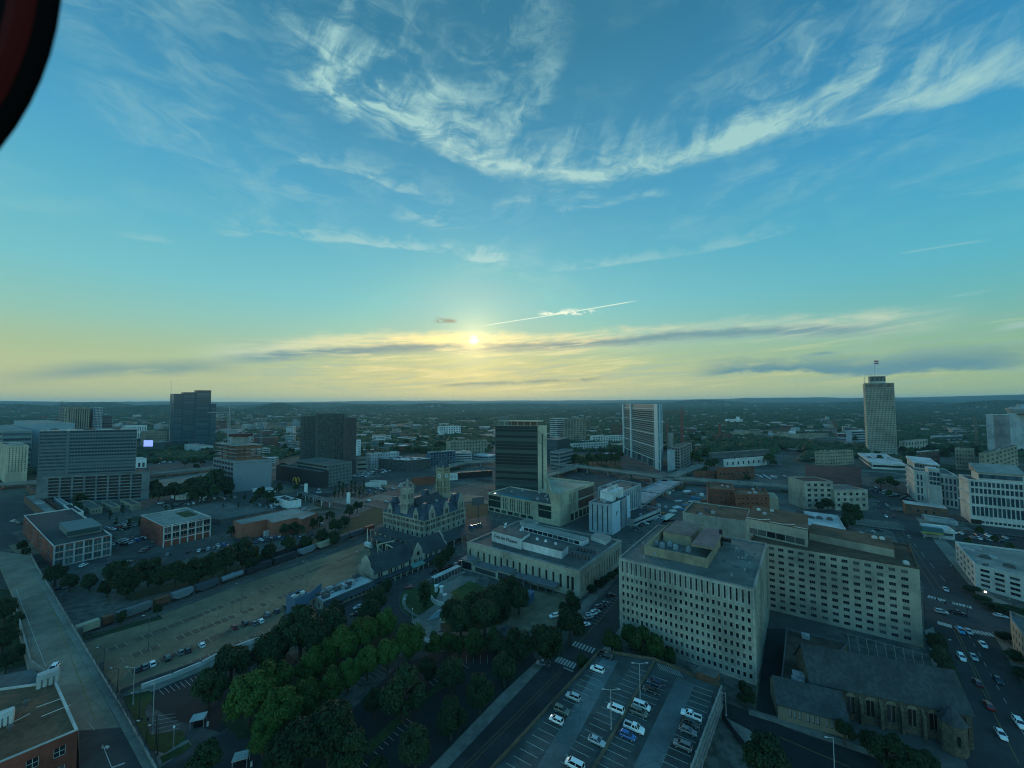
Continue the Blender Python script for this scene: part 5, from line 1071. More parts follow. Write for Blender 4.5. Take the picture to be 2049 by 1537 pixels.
# ================================================================ freight train
def wagon(kind, s, L, colr, label):
    c = RAILO+RE*5.5*TRK+RD*(s+L/2); ang = math.atan2(RD.y, RD.x); r_ = empty(kind, (c.x, c.y, .34), label, 'rail wagon', 'wagons of the freight train', ang); o_ = Vector((0, 0, 0))
    m = mat('paint_'+colr, {'grey': (0.12, 0.135, 0.14), 'rust': (0.13, 0.055, 0.03), 'cream': (0.30, 0.28, 0.20), 'dark': (0.022, 0.026, 0.034), 'silver': (0.15, 0.18, 0.20), 'slate': (0.055, 0.07, 0.085), 'white': (0.60, 0.60, 0.54), 'red': (0.20, 0.05, 0.035)}[colr], .6, 1.0, .15)
    q = MB()
    if kind == 'tank_wagon':
        n = 14; prof = [(-L/2+.8, .7), (-L/2+1.1, 1.35), (-L/2+1.7, 1.5), (L/2-1.7, 1.5), (L/2-1.1, 1.35), (L/2-.8, .7)]
        V = []; F = []
        for x, r in prof: V += [(x, math.cos(2*math.pi*i/n)*r, 2.4+math.sin(2*math.pi*i/n)*r) for i in range(n)]
        for k in range(len(prof)-1): F += [(k*n+i, (k+1)*n+i, (k+1)*n+(i+1) % n, k*n+(i+1) % n) for i in range(n)]
        F += [tuple(range(n)), tuple(reversed(range((len(prof)-1)*n, len(prof)*n)))]; q.add(V, F); q.tube((0, 0, 3.8), (0, 0, 4.3), .6); nm = 'tank'
    elif kind == 'hopper_wagon':
        S = [(-L/2+.5, 1.5), (-L/2+.5, 3.9), (L/2-.5, 3.9), (L/2-.5, 1.5)]
        V = [(x, y, z) for y in (-1.5, 1.5) for x, z in ((-L/2+.5, 2.2), (-L/2+.5, 4.1), (L/2-.5, 4.1), (L/2-.5, 2.2), (L/2-2.5, .9), (-L/2+2.5, .9))]; n = 6
        q.add(V, [tuple(range(n)), tuple(reversed(range(n, 2*n)))]+[(i, n+i, n+(i+1) % n, (i+1) % n) for i in range(n)])
        for i in range(9): q.box(Vector((-L/2+1+(L-2)*i/8, 0)), (1, 0), .14, 3.2, 1.9, 4.05)
        q.box(Vector((0, 0)), (1, 0), L-1.6, 1.0, 4.1, 4.3); nm = 'hopper'
    else:
        q.box(Vector((0, 0)), (1, 0), L-1, 3.0, 1.0, 4.1); 
        for i in range(11): q.box(Vector((-L/2+.8+(L-1.6)*i/10, 0)), (1, 0), .12, 3.12, 1.1, 4.0)
        q.box(Vector((0, 0)), (1, 0), L-1, 3.05, 4.1, 4.2); nm = 'body'
    q.build(nm, m, r_)
    q = MB(); q.box(Vector((0, 0)), (1, 0), L-.4, 1.2, .75, .95); q.build('underframe', BLACK, r_)
    for sx in (-1, 1):
        q = MB(); q.box(Vector((sx*(L/2-2), 0)), (1, 0), 2.6, 2.0, .3, .75)
        for dx in (-.9, .9):
            for sy in (-.75, .75): q.tube((sx*(L/2-2)+dx, sy-.08, .42), (sx*(L/2-2)+dx, sy+.08, .42), .42, n=10)
        q.build('bogie', BLACK, r_)
TRK = 1
def s_at(x, y): return (V2(G(x, y))-RAILO).dot(RD)
SS = [(146,204,'box_wagon','cream','white-topped box wagon at the bridge end of the freight train'), (205,232,'box_wagon','rust','rust brown box wagon behind the white-topped wagon near the bridge'), (233,308,'hopper_wagon','grey','long grey covered hopper wagon next to the rust brown box wagon'), (309,342,'box_wagon','rust','orange-brown wagon between the long grey hopper and a silver hopper'), (344,390,'hopper_wagon','silver','silver hopper wagon with pale top beside the orange-brown wagon'), (392,440,'hopper_wagon','slate','first slate coloured hopper, next to the silver hopper wagon'),
    (442,492,'tank_wagon','silver','silver tank wagon left of the dark high-sided wagons'), (493,545,'box_wagon','dark','dark high-sided box wagon right of the silver tank wagon'), (546,594,'box_wagon','dark','second dark box wagon, left of the blue-grey hopper'), (597,631,'hopper_wagon','silver','blue-grey hopper wagon left of the cream hopper'), (633,667,'hopper_wagon','cream','cream coloured hopper wagon in the middle of the brown lot edge'), (668,697,'hopper_wagon','slate','slate hopper wagon right of the cream hopper'), (698,728,'hopper_wagon','slate','last slate hopper wagon before the red wagon at the canopy'), (729,748,'box_wagon','red','red wagon end under the station canopy')]
for x0, x1, k, c, lb in SS:
    f = lambda x: s_at(x, 1297+(x-120)*(1062-1297)/640.0-6)
    wagon(k, f(x0), f(x1)-f(x0), c, lb)
TRK = 3
for i, (x0, x1) in enumerate(((497,545), (548,592), (594,620))):
    f = lambda x: s_at(x, 1297+(x-120)*(1062-1297)/640.0-22); wagon('locomotive_wagon' if 0 else 'box_wagon', f(x0), f(x1)-f(x0), 'dark', ['dark engine-like wagon on the far track, leftmost by the tree strip', 'dark wagon on the far track between two trees', 'dark wagon on the far track, rightmost of three'][i])
# ================================================================ the city beyond
def blk(name, label, cat, geo, wm, rm, cm=None, lf=None, rf_=None, gm=None, fm=None, par=0.8, th=0.4, fr=0.08, units=0, group=None, seed=0, z0=0.0):
    P, z1 = geo; b = Bl(name, label, cat, (P[1].x, P[1].y, z0), group); b.P = P
    for p, q, f in ((P[0], P[1], lf), (P[1], P[2], rf_)):
        L = (q-p).length
        if not f: b.wall(p, q, z0, z1); continue
        k = f[0]; bot, top, mx = (list(f[5:])+[1.0, 1.2, 1.0])[:3] if k == 'g' else (list(f[4:])+[1.0, 1.2, 0.8])[:3]
        if k == 'g':
            _, nc, nr, wf, hf = f[:5]; cw = (L-2*mx)/nc; fl = (z1-z0-bot-top)/nr
            cols = [(mx+cw*(i+.5-wf/2), mx+cw*(i+.5+wf/2)) for i in range(nc)]; rows = [(z0+bot+fl*(i+.5-hf/2), z0+bot+fl*(i+.5+hf/2)) for i in range(nr)]
            b.wall(p, q, z0, z1, cols, rows, d=0.35, n=2 if cw*wf > 1.8 else 1, style='x')
        else:
            _, nr, hf, npn = f[:4]; fl = (z1-z0-bot-top)/nr; b.wall(p, q, z0, z1, [(mx, L-mx)], [(z0+bot+fl*(i+.5-hf/2), z0+bot+fl*(i+.5+hf/2)) for i in range(nr)], d=0.4, n=npn, style='x', name='window_band')
    b.close(P, z0, z1, wm, rm, cm, par, th); b.finish(wm, {'x': (gm or GLASS, fm or FRAME_M, fr)})
    if units: b.clutter(units, z1-par, ACM, ACD, seed or len(label), 1.5, max(2.5, min(7, (P[1]-P[0]).length*.1)))
    return b
DKP = mat('dark_panel', (0.05, 0.065, 0.065), 0.6, 0.2, 0.2); GRP = mat('grey_green_panel', (0.12, 0.155, 0.15), 0.6, 0.3, 0.15); TEALP = mat('teal_panel', (0.10, 0.17, 0.18), 0.5, 0.3, 0.15); BEI = mat('beige_panel', (0.28, 0.245, 0.175), 0.85, 0.4, 0.15, 0.06)
LTP = mat('light_grey_panel', (0.32, 0.36, 0.37), 0.7, 0.4, 0.12, 0.05); TEALD = mat('dark_teal_band', (0.085, 0.125, 0.135), .5, .3, .15); STEELB = mat('white_steel_frame', (0.40, 0.50, 0.51), 0.5, 0.5, 0.1)
# --- dark glass hotel tower with pale side, and its podium
geo = quadpx((1076.7,991), 852, (991,850), (1094,850)); geo[0][0] = V2(G(991,851,geo[1])); geo[0][2] = V2(G(1094,851,geo[1])); P = geo[0]; 
d1 = (P[2]-P[1]); P[2] = P[1]+d1.normalized()*min(d1.length, 30); P[3] = P[0]+P[2]-P[1]
z1 = geo[1]; b = Bl('hotel_tower', 'dark green glass hotel tower with a pale blank side wall and a roof canopy', 'hotel tower', (P[1].x, P[1].y, 0)); b.P = P; L_ = (P[1]-P[0]).length
b.wall(P[0], P[1], 0, z1, [(.4, L_-.4)], [(5+(z1-5.6)*i/21+.12, 5+(z1-5.6)*(i+1)/21-.38) for i in range(21)], d=.25, n=26, style='x', mi=1, name='window_band'); b.wall(P[1], P[2], 0, z1)
b.close(P, 0, z1, CREAM, ROOFL, CREAM); b.finish([CREAM, DKP], {'x': (GLASSV, FRAME_D, .14)})
d = (P[2]-P[1]).normalized(); nn = Vector((d.y, -d.x)); L = (P[2]-P[1]).length
q = MB(); q.box(P[1]+d*L*.5+nn*.12, d, L*.14, .3, 6, z1-9); b.part(q, 'wall_groove', DKP)
q = MB(); c = (P[0]+P[2])/2; e = (P[1]-P[0]).normalized(); LL = (P[1]-P[0]).length
Q = inset(P, 1.6); q.prism(Q, z1+4.2, z1+5.4, bot=True); b.part(q, 'roof_canopy', CREAM)
q = MB(); q.prism(inset(P, 4), z1-.5, z1+4.2); b.part(q, 'penthouse', mat('warm_dark', (0.12, 0.07, 0.045), 0.7))
for i in range(7):
    q = MB(); cc = Q[0].lerp(Q[1], i/6); q.box(cc, e, .6, .6, z1-.5, z1+4.2); b.part(q, 'canopy_column', CREAM)
q = MB(); c = P[0]+(P[3]-P[0])*.3; q.box(c+e*6, e, 13, 1.0, z1-1, z1+10); 
for i in range(8): q.box(c+e*(14+i*4), e, .3, .5, z1+5, z1+11)
q.box(c+e*29, e, 32, .4, z1+10.6, z1+11.2); b.part(q, 'roof_screen', GRP)
z1 = ZT(G(1084,1047), 1007); NN = V2(G(1120,1054)); LLp = V2(G(976,986,z1)); dp = (NN-LLp).normalized(); ep = Vector((-dp.y, dp.x)); P = [LLp, NN, NN+ep*34, LLp+ep*34]; geo = (P, z1); BUILT.append(((P[0]+P[2])/2, 60, P, z1))
L1 = (P[1]-P[0]).length; L2 = (P[2]-P[1]).length; z1 = geo[1]; PB = mat('podium_stone', (0.45, 0.40, 0.28), 0.85, 0.4, 0.12, 0.05)
b = Bl('hotel_podium', 'cream podium with slit windows, dark glass corner and a rooftop pool below the hotel tower', 'podium building', (P[1].x, P[1].y, 0)); b.P = P
cg = []
for k in range(4): cg += [(L1*(.235+.105*k)+i*2.1, L1*(.235+.105*k)+i*2.1+1.0) for i in range(3)]
b.wall(P[0], P[1], 0, z1*.24, arr(7, L1*.02, L1*.66, L1*.075), [(0.6, z1*.20)], d=.6, n=2, style='x')
b.wall(P[0], P[1], z1*.24, z1*.65, [(.6, L1*.20)]+cg+[(L1*.73, L1*.985)], [(z1*.27, z1*.64)], d=.5, n=3, style='x'); b.wall(P[0], P[1], z1*.65, z1, [(.6, L1*.20)]+cg+[(L1*.73, L1*.985)], [(z1*.66, z1*.90)], d=.5, n=3, style='x')
b.wall(P[1], P[2], 0, z1, [(.8, L2-.8)], [(.8, z1-2.2)], d=.6, n=5, style='x')
b.close(P, 0, z1, PB, ROOFG, CREAM, par=.9); b.finish(PB, {'x': (GLASSV, FRAME_D, .12)})
q = MB(); q.prism([b.at(.08, .42), b.at(.24, .42), b.at(.24, .94), b.at(.08, .94)], z1-.9, z1-.45); b.part(q, 'pool', mat('pool_water', (0.03, 0.16, 0.20), 0.1, spec=.6)); b.clutter(14, z1-.9, OFFW, ACM, 4, 1.0, 2.4)
# right wing with pale roof
zw = ZT(NN, 988); P = [NN-dp*8+ep*.3, NN+ep*.3+dp*.3, V2(G(1189,965,zw)), V2(G(1095,954,zw))]; L2 = (P[2]-P[1]).length; BUILT.append(((P[0]+P[2])/2, 45, P, zw))
b = Bl('conference_wing', 'cream wing with broad pale roof and tall dark glass bay behind the museum', 'hotel wing', (P[1].x, P[1].y, 0)); b.P = P
b.wall(P[0], P[1], 0, zw); PWR = b
b.wall(P[1], P[2], 0, zw*.28, [(L2*.28+i*L2*.12, L2*.28+i*L2*.12+L2*.10) for i in range(6)], [(.5, zw*.24)], d=.6, style='x')
cg = [(L2*.24+i*1.6, L2*.24+i*1.6+.8) for i in range(3)]+[(L2*.36+i*1.6, L2*.36+i*1.6+.8) for i in range(3)]
b.wall(P[1], P[2], zw*.28, zw*.60, cg+[(L2*.50, L2*.985)], [(zw*.30, zw*.575)], d=.4, n=5, style='x'); b.wall(P[1], P[2], zw*.60, zw, cg+[(L2*.50, L2*.985)], [(zw*.625, zw*.9)], d=.4, n=5, style='x')
b.close(P, 0, zw, PB, mat('roof_sand', (0.36, 0.33, 0.24), 0.9, 0.3, 0.15, 0.05), CREAM, par=1.2, th=.8); b.finish(PB, {'x': (GLASSV, FRAME_D, .12)})
# --- white framed glass tower
geo = quadpx((1321,942), 809, (1246,808), (1334,808)); P = geo[0]; z1 = geo[1]; P[2] = P[1]+(P[2]-P[1]).normalized()*40; P[3] = P[0]+P[2]-P[1]
b = Bl('office_tower', 'pale blue glass office tower framed by white vertical and horizontal bands', 'office tower', (P[1].x, P[1].y, 0)); b.P = P
L1, L2 = (P[1]-P[0]).length, (P[2]-P[1]).length; zb = z1*.135
rows = [(zb+(z1-zb-10)*i/22+.15, zb+(z1-zb-10)*(i+1)/22-.9) for i in range(22)]
b.wall(P[0], P[1], zb, z1, [(L1*.07, L1*.235), (L1*.32, L1*.86), (L1*.87, L1*.90)], rows, d=.3, n=12, style='x', name='window_band')
b.wall(P[1], P[2], zb, z1, [(L2*.05, L2*.42), (L2*.50, L2*.96)], rows, d=.3, n=8, style='x', name='window_band')
b.wall(P[0], P[1], 0, zb, arr(7, 2, L1-2, L1*.11), [(.6, zb-1.2)], d=1.5, n=2, style='x'); b.wall(P[1], P[2], 0, zb, arr(5, 2, L2-2, L2*.14), [(.6, zb-1.2)], d=1.5, n=2, style='x')
b.close(P, 0, z1, TEALP, ROOFG, STEELB, par=1.5); b.finish(TEALP, {'x': (GLASST, FRAME_M, .15)})
for p, q_, L, us in ((P[0], P[1], L1, (0.02, .275, .945)), (P[1], P[2], L2, (.03, .46, .97))):
    d = (q_-p).normalized(); nn = Vector((d.y, -d.x))
    for k, u in enumerate(us): q = MB(); q.box(p+d*L*u+nn*.6, d, L*(.035 if k < 2 else .075), 1.2, 0, z1+.4); b.part(q, 'frame_column', STEELB)
    for i in range(5): zz = zb+(z1-zb)*(i*.228) if i else zb; q = MB(); q.box(p+d*L*.5+nn*.4, d, L-.5, .8, zz-.5, zz+.5); b.part(q, 'frame_beam', STEELB)
b.clutter(6, z1-1.5, OFFW, ACD, 5, 3, 7)
# --- grey medical block with stair towers
geo = quadpx((1224,1071), 1010, (1178,1004), (1260,992)); P = geo[0]; z1 = geo[1]
b = blk('medical_building', 'slim grey building with dark window stripes, white end panels and a white roof box', 'medical building', geo, LTP, ROOFG, LTP, ('g', 4, 1, .22, .97), ('g', 3, 1, .22, .97), GLASSB, FRAME_M, units=3)
d = (P[2]-P[1]).normalized(); nn = Vector((d.y, -d.x)); L = (P[2]-P[1]).length
for u0, u1 in ((.02, .42), (.80, .99)):
    q = MB(); q.box(P[1]+d*L*(u0+u1)/2+nn*.3, d, L*(u1-u0), .5, 0, z1+.5); b.part(q, 'end_panel', mat('white_blue_panel', (0.46, 0.54, 0.58), 0.6, .5, .1))
q = MB(); c = P[1]+d*L*.24+nn*.62
for k in range(3): q.box(c+d*(k-1)*.8, d, .3, .16, z1-10+k, z1-7+k*.4)
b.part(q, 'wall_emblem', FRAME_D)
q = MB(); q.prism([b.at(.35, .25), b.at(.95, .25), b.at(.95, .8), b.at(.35, .8)], z1-.8, z1+6.5); b.part(q, 'plant_room', WHITE)
for i in range(4): q = MB(); c = b.at(.45+.14*i, .5); q.tube((*c, z1+6.5), (*c, z1+9), 1.3, n=10); b.part(q, 'tank', OFFW)
geo = gridpx(1196, 1230, 1283, 1052, 966); geo = quadpx((1242,1046), 985, (1196,975), (1283,968)); geo[0][3] = geo[0][0]+geo[0][2]-geo[0][1]
blk('medical_building', 'grey block with fine vertical fins standing behind the slim medical building', 'medical building', geo, LTP, ROOFG, LTP, ('g', 9, 1, .35, .97), ('g', 10, 1, .35, .97), GLASSB, FRAME_M, units=5)
# low wing with pool deck and its courtyard
blk('low_wing', 'low dark-roofed wing with vents between the grey medical block and the street', 'low building', quadpx((1268,1056), 1040, (1235,1030), (1322,1018)), OFFW, ROOFD, OFFW, None, ('b', 1, .4, 12), units=8)
q = MB(); A = [V2(G(x, y)) for x, y in ((1318,1038),(1338,1028),(1352,1030),(1334,1042))]; q.prism(list(A), 0, .5); tag(q.build('swimming_pool', mat('pool_water', (0, 0, 0)), org=(A[0].x, A[0].y, 0)), 'small turquoise swimming pool beside the row of parked cars', 'swimming pool')
# --- flag tower
geo = quadpx((1736.6,909), 767, (1726.5,768.5), (1789,766)); P = geo[0]; z1 = geo[1]
CAPM = mat('tower_concrete', (0.31, 0.295, 0.235), 0.85, 0.3, 0.12, 0.05)
r_ = V2(ray(1727, 800)); 
b = blk('office_tower', 'tall beige office tower with a tight window grid and a flag on its roof', 'office tower', geo, CAPM, ROOFG, CAPM, None, ('g', 20, 30, .5, .62, 4, 9, 1.0), GLASS, FRAME_M)
d = (P[2]-P[1]).normalized(); nn = Vector((d.y, -d.x)); L = (P[2]-P[1]).length
for i in range(26): q = MB(); q.box(P[1]+d*(1+(L-2)*i/25)+nn*.3, d, .5, .6, z1-8, z1-.5); b.part(q, 'crown_fin', LIME)
q = MB(); q.box(P[1]+d*L*.5+nn*.05, d, L-1.5, .1, z1-8, z1-.8); b.part(q, 'crown_band', GLASS)
q = MB(); q.prism([b.at(.2, .2), b.at(.74, .2), b.at(.74, .8), b.at(.2, .8)], z1-.8, z1+4); q2 = MB(); q2.prism([b.at(.2, .18), b.at(.74, .18), b.at(.74, .82), b.at(.2, .82)], z1+4, z1+13)
b.part(q, 'penthouse', OFFW); b.part(q2, 'penthouse', FRAME_D)
for i in range(12): q = MB(); c = b.at(.22+.045*i, .165); q.box(c, d, .5, .5, z1+4.2, z1+12.8); b.part(q, 'penthouse_fin', LIME)
q = MB()
for i in range(5): c = b.at(.04+.12*i, .3); q.beam((*c, z1), (*c, z1+17), .3); 
q.beam((*b.at(.04, .3), z1+17), (*b.at(.52, .3), z1+17), .35); q.beam((*b.at(.04, .3), z1+8), (*b.at(.3, .3), z1+17), .25); b.part(q, 'antenna_frame', METAL, kind=None)
q = MB(); c = b.at(0.0, .1); q.tube((*c, z1-1), (*c, z1+12), .25); b.part(q, 'mast', METAL)
c = b.at(.40, .4); zf = ZT(c, 721); q = MB(); q.tube((*c, z1), (*c, zf), .4, .2); o = b.part(q, 'flagpole', METAL)
q = MB(); fw_, fh = 8.2, 7.0
for k, (z0_, z1_, mi) in enumerate(((0, .3, 0), (.3, .66, 1), (.66, 1, 0))):
    for i in range(6):
        x0, x1 = fw_*i/6, fw_*(i+1)/6; y0, y1 = math.sin(i*1.2)*.35, math.sin((i+1)*1.2)*.35; zt = zf-fh-.3
        q.add([(c.x+x0+.3, c.y+y0+j, zt+fh*zz-x*.08) for x, xx, y0_, j, zz in ()], []) if 0 else q.add([(c.x+.3+x0, c.y+y0, zt+fh*z0_-x0*.06), (c.x+.3+x1, c.y+y1, zt+fh*z0_-x1*.06), (c.x+.3+x1, c.y+y1, zt+fh*z1_-x1*.06), (c.x+.3+x0, c.y+y0, zt+fh*z1_-x0*.06), (c.x+.3+x0, c.y+y0+.06, zt+fh*z0_-x0*.06), (c.x+.3+x1, c.y+y1+.06, zt+fh*z0_-x1*.06), (c.x+.3+x1, c.y+y1+.06, zt+fh*z1_-x1*.06), (c.x+.3+x0, c.y+y0+.06, zt+fh*z1_-x0*.06)], [(0, 1, 2, 3), (7, 6, 5, 4), (3, 2, 6, 7), (0, 4, 5, 1)], mi)
q.build('flag', [mat('flag_red', (0.35, 0.05, 0.06), .9), mat('flag_white', (0.6, 0.6, 0.6), .9)], o, b.org)
# podium pavilion of the tower
blk('tower_podium', 'low white pavilion with overhanging roof at the foot of the beige tower', 'pavilion', quadpx((1745,938), 926, (1716,906), (1812,929)), OFFW, ROOFW, WHITE, ('b', 1, .5, 14), ('b', 1, .5, 24), par=.4, units=3)
blk('tower_podium', 'raised white roof box on the pavilion below the beige tower', 'pavilion', quadpx((1752,926), 916, (1729,909), (1806,921)), OFFW, ROOFW, WHITE, ('b', 1, .5, 10), ('b', 1, .5, 20), par=.4, units=3, z0=0)
# --- hotel with round top at the right edge
geo = quadpx((1992,906), 829, (1972,829), (2019,829)); P = geo[0]; z1 = geo[1]
blk('hotel_tower', 'white hotel slab with banded balconies left of its blank wall at the right edge', 'hotel tower', geo, LTP, ROOFL, WHITE, ('b', 22, .55, 10, 3, 1, .6), None)
geo = quadpx((2019,906), 827, (2017,827), (2085,826)); b = blk('hotel_tower', 'white hotel slab with dark balconies and a round rooftop lounge at the right edge', 'hotel tower', geo, LTP, ROOFL, WHITE, None, ('g', 12, 24, .78, .5, 2, 2, 1), units=3)
c = b.at(.42, .5); zz = geo[1]
q = MB(); q.tube((*c, zz-1), (*c, zz+7), 17, 21, 28); q.tube((*c, zz+7), (*c, zz+9), 21, 21, 28); q.tube((*c, zz+9), (*c, zz+12), 18, 14, 28); q.tube((*c, zz+12), (*c, zz+17), 7, 6, 20); b.part(q, 'rooftop_lounge', LTP)
# --- white courthouse with two wings on the right
CT = mat('courthouse_stone', (0.42, 0.43, 0.40), 0.85, 0.4, 0.1, 0.05)
geo = quadpx((1832,1003), 941, (1812.5,929), (1915,952)); P = geo[0]; z1 = geo[1]
b = Bl('courthouse', 'white stone courthouse wing with blue slot windows and raised roof pavilion, left wing', 'courthouse', (P[1].x, P[1].y, 0)); b.P = P; L1, L2 = (P[1]-P[0]).length, (P[2]-P[1]).length
def slot(b, p, q, z1, cols, hz=((.06, .22), (.28, .47), (.52, .66), (.72, .88)), dd=.5):
    b.wall(p, q, 0, z1, cols, [(z1*a, z1*c) for a, c in hz], d=dd, n=1, k=2, style='x')
slot(b, P[0], P[1], z1, []); slot(b, P[1], P[2], z1, arr(2, L2*.06, L2*.2, 1.5)+arr(7, L2*.36, L2*.97, 1.6)); b.close(P, 0, z1, CT, ROOFG, WHITE, par=.9); b.finish(CT, {'x': (GLASSB, FRAME_D, .1)})
for i in range(4): q = MB(); d = (P[1]-P[0]).normalized(); nn = Vector((d.y, -d.x)); q.box((P[0]+P[1])/2+nn*.5, d, L1-.5, 1, z1*(.25+.2*i), z1*(.25+.2*i)+.7); b.part(q, 'cornice', CT)
q = MB(); q.prism([b.at(.12, .5), b.at(.75, .5), b.at(.75, 1.4), b.at(.12, 1.4)], z1-.9, z1+5); o = b.part(q, 'roof_pavilion', CT)
q = MB(); A = [b.at(.10, .45), b.at(.77, .45), b.at(.77, 1.45), b.at(.10, 1.45)]; q.prism(A, z1+5, z1+5.3, z1s=[z1+5.4, z1+5.4, z1+7.5, z1+7.5]); q.build('roof', ROOFW, o, b.org)
for i in range(9): q = MB(); q.box(b.at(.16+.065*i, .485), P[2]-P[1], 1.4, .2, z1+1, z1+4); q.build('window', GLASSB, o, b.org)
q = MB(); q.prism([b.at(.30, -.12), b.at(.62, -.12), b.at(.62, .3), b.at(.30, .3)], 0, z1*.64); b.part(q, 'entrance_bay', CT)
q = MB(); q.prism([b.at(.34, -.06), b.at(.60, -.06), b.at(.60, .3), b.at(.34, .3)], z1*.6, z1+4); o = b.part(q, 'crest_bay', CT)
for i in range(3):
    for j in range(3): q = MB(); q.box(b.at(.39+.085*i, -.065), P[2]-P[1], 2.0, .3, z1*(.62+.15*j), z1*(.73+.15*j)); q.build('window', GLASSB, o, b.org)
geo = quadpx((1943,1048), 959, (1918,949), (2115,972)); P = geo[0]; z1 = geo[1]; L1, L2 = (P[1]-P[0]).length, (P[2]-P[1]).length
b = Bl('courthouse', 'white stone courthouse wing with blue slot windows reaching the right edge of view', 'courthouse', (P[1].x, P[1].y, 0)); b.P = P
b.wall(P[0], P[1], 0, z1); cols = arr(19, L2*.025, L2*.99, 1.7)
b.wall(P[1], P[2], 0, z1, cols, [(z1*.04, z1*.09), (z1*.20, z1*.40), (z1*.46, z1*.64), (z1*.70, z1*.81), (z1*.85, z1*.955)], d=.5, k=2, style='x'); b.close(P, 0, z1, CT, ROOFG, WHITE, par=.9); b.finish(CT, {'x': (GLASSB, FRAME_D, .1)}, 100)
for i in range(3): q = MB(); d = (P[1]-P[0]).normalized(); nn = Vector((d.y, -d.x)); q.box((P[0]+P[1])/2+nn*.5, d, L1-.5, 1, z1*(.42+.25*i), z1*(.42+.25*i)+.7); b.part(q, 'cornice', CT)
q = MB(); q.prism([b.at(.14, .12), b.at(.68, .12), b.at(.68, .8), b.at(.14, .8)], z1-.9, z1+5.5); o = b.part(q, 'roof_pavilion', CT)
q = MB(); A = [b.at(.12, .08), b.at(.70, .08), b.at(.70, .84), b.at(.12, .84)]; q.prism(A, z1+5.5, z1+5.8, z1s=[z1+6, z1+6, z1+11, z1+11]); q.build('roof', ROOFL, o, b.org)
for i in range(11): q = MB(); q.box(b.at(.17+.046*i, .11), P[2]-P[1], 2.0, .2, z1+1.2, z1+4.4); q.build('window', GLASSB, o, b.org)
q = MB()
for u in (.04, .09): q.box(b.at(u, -.004), P[2]-P[1], 3.4, .4, .3, z1*.11)
b.part(q, 'entrance', BLACK)
# --- right hand low buildings
blk('low_building', 'low brown building with bright white roof in front of the left courthouse wing', 'low building', quadpx((1812,1030), 1007, (1806,1001), (1896,1018)), BRICKB, ROOFW, ROOFW, None, ('g', 5, 1, .3, .3))
blk('low_building', 'long low blue-grey shed behind the white roadside canopy on the right', 'shed', quadpx((1853,1042), 1034, (1843,1028), (1917,1044)), LTP, ROOFL, LTP)
blk('roadside_building', 'low white roadside building with a striped sign board on its corner', 'low building', quadpx((1852,1074), 1055, (1840,1046), (1910,1062)), OFFW, ROOFW, WHITE, None, ('b', 1, .4, 6))
q = MB(); c = V2(G(1865,1078,0)); q.box(c, E1, 11, 4, 4, 8); tag(q.build('sign_board', mat('sign_teal', (0.04, 0.10, 0.11), .7), org=(c.x, c.y, 0)), 'dark teal roadside board with a yellow lower band by the white building', 'sign board')
o_ = bpy.data.objects['sign_board']; q = MB(); q.box(c-E2*2.1, E1, 11, .2, 4.0, 5.0); q.build('yellow_band', mat('sign_yellow', (0.30, 0.25, 0.05), .7), o_, (c.x, c.y, 0)); q = MB()
for s_ in (-4, 4): q.box(c+E1*s_, E1, .6, .6, 0, 4)
q.build('legs', METAL, o_, (c.x, c.y, 0))
geo = quadpx((1952,1190), 1110, (1911,1083), (2120,1147)); geo = ([V2(G(1911,1083,12.5)), V2(G(1950,1128,12.5)), V2(G(2120,1172,12.5)), V2(G(2080,1105,12.5))], 12.5); BUILT.append((geo[0][1], 40, geo[0], 12))
b = blk('office_building', 'pale concrete office with dark banded windows and a light roof beside the avenue', 'office building', geo, OFFW, ROOFL, OFFW, ('g', 5, 3, .5, .5), ('g', 5, 4, .66, .55), GLASS, FRAME_M, units=6)
q = MB(); c = V2(G(1972,1189,1.5)); q.box(c, E1, .8, .3, 2.2, 3.0); m_ = bpy.data.materials.new('entrance_light'); m_.use_nodes = True; m_.node_tree.nodes['Principled BSDF'].inputs['Emission Color'].default_value = (1, .75, .3, 1); m_.node_tree.nodes['Principled BSDF'].inputs['Emission Strength'].default_value = 6; b.part(q, 'entrance_lamp', m_)
# --- classical white office with maroon sloping roof
geo = quadpx((1611,1019), 962, (1590,958), (1669,966)); geo = ([V2(G(1596,975,14)), V2(G(1611,963,14)), V2(G(1669,966,14)), V2(G(1660,975,14))], 14)
A = V2(G(1612,1019)); B_ = V2(G(1669,1019)); z1 = ZT(A, 963); P = [A-(B_-A).normalized().orthogonal()*0, A, B_, B_]; dd = (B_-A).normalized(); e = Vector((-dd.y, dd.x)); P = [A+e*22, A, B_, B_+e*22]
blk('civic_building', 'white classical office front with paired windows below a huge maroon sloping roof', 'civic building', (P, z1), LIME, ROOFR, LIME, None, ('g', 4, 5, .5, .55), GLASS, FRAME_M); BUILT.append(((A+B_)/2, 40, P, z1))
A2 = V2(G(1671,1021)); B2 = V2(G(1738,1021)); z2 = ZT(A2, 980); P2 = [A2+e*22, A2, B2, B2+e*22]
blk('civic_building', 'lower white front with three rows of paired windows right of the classical office', 'civic building', (P2, z2), LIME, ROOFG, LIME, None, ('g', 5, 3, .45, .5, 2, 1.5, 1), GLASS, FRAME_M)
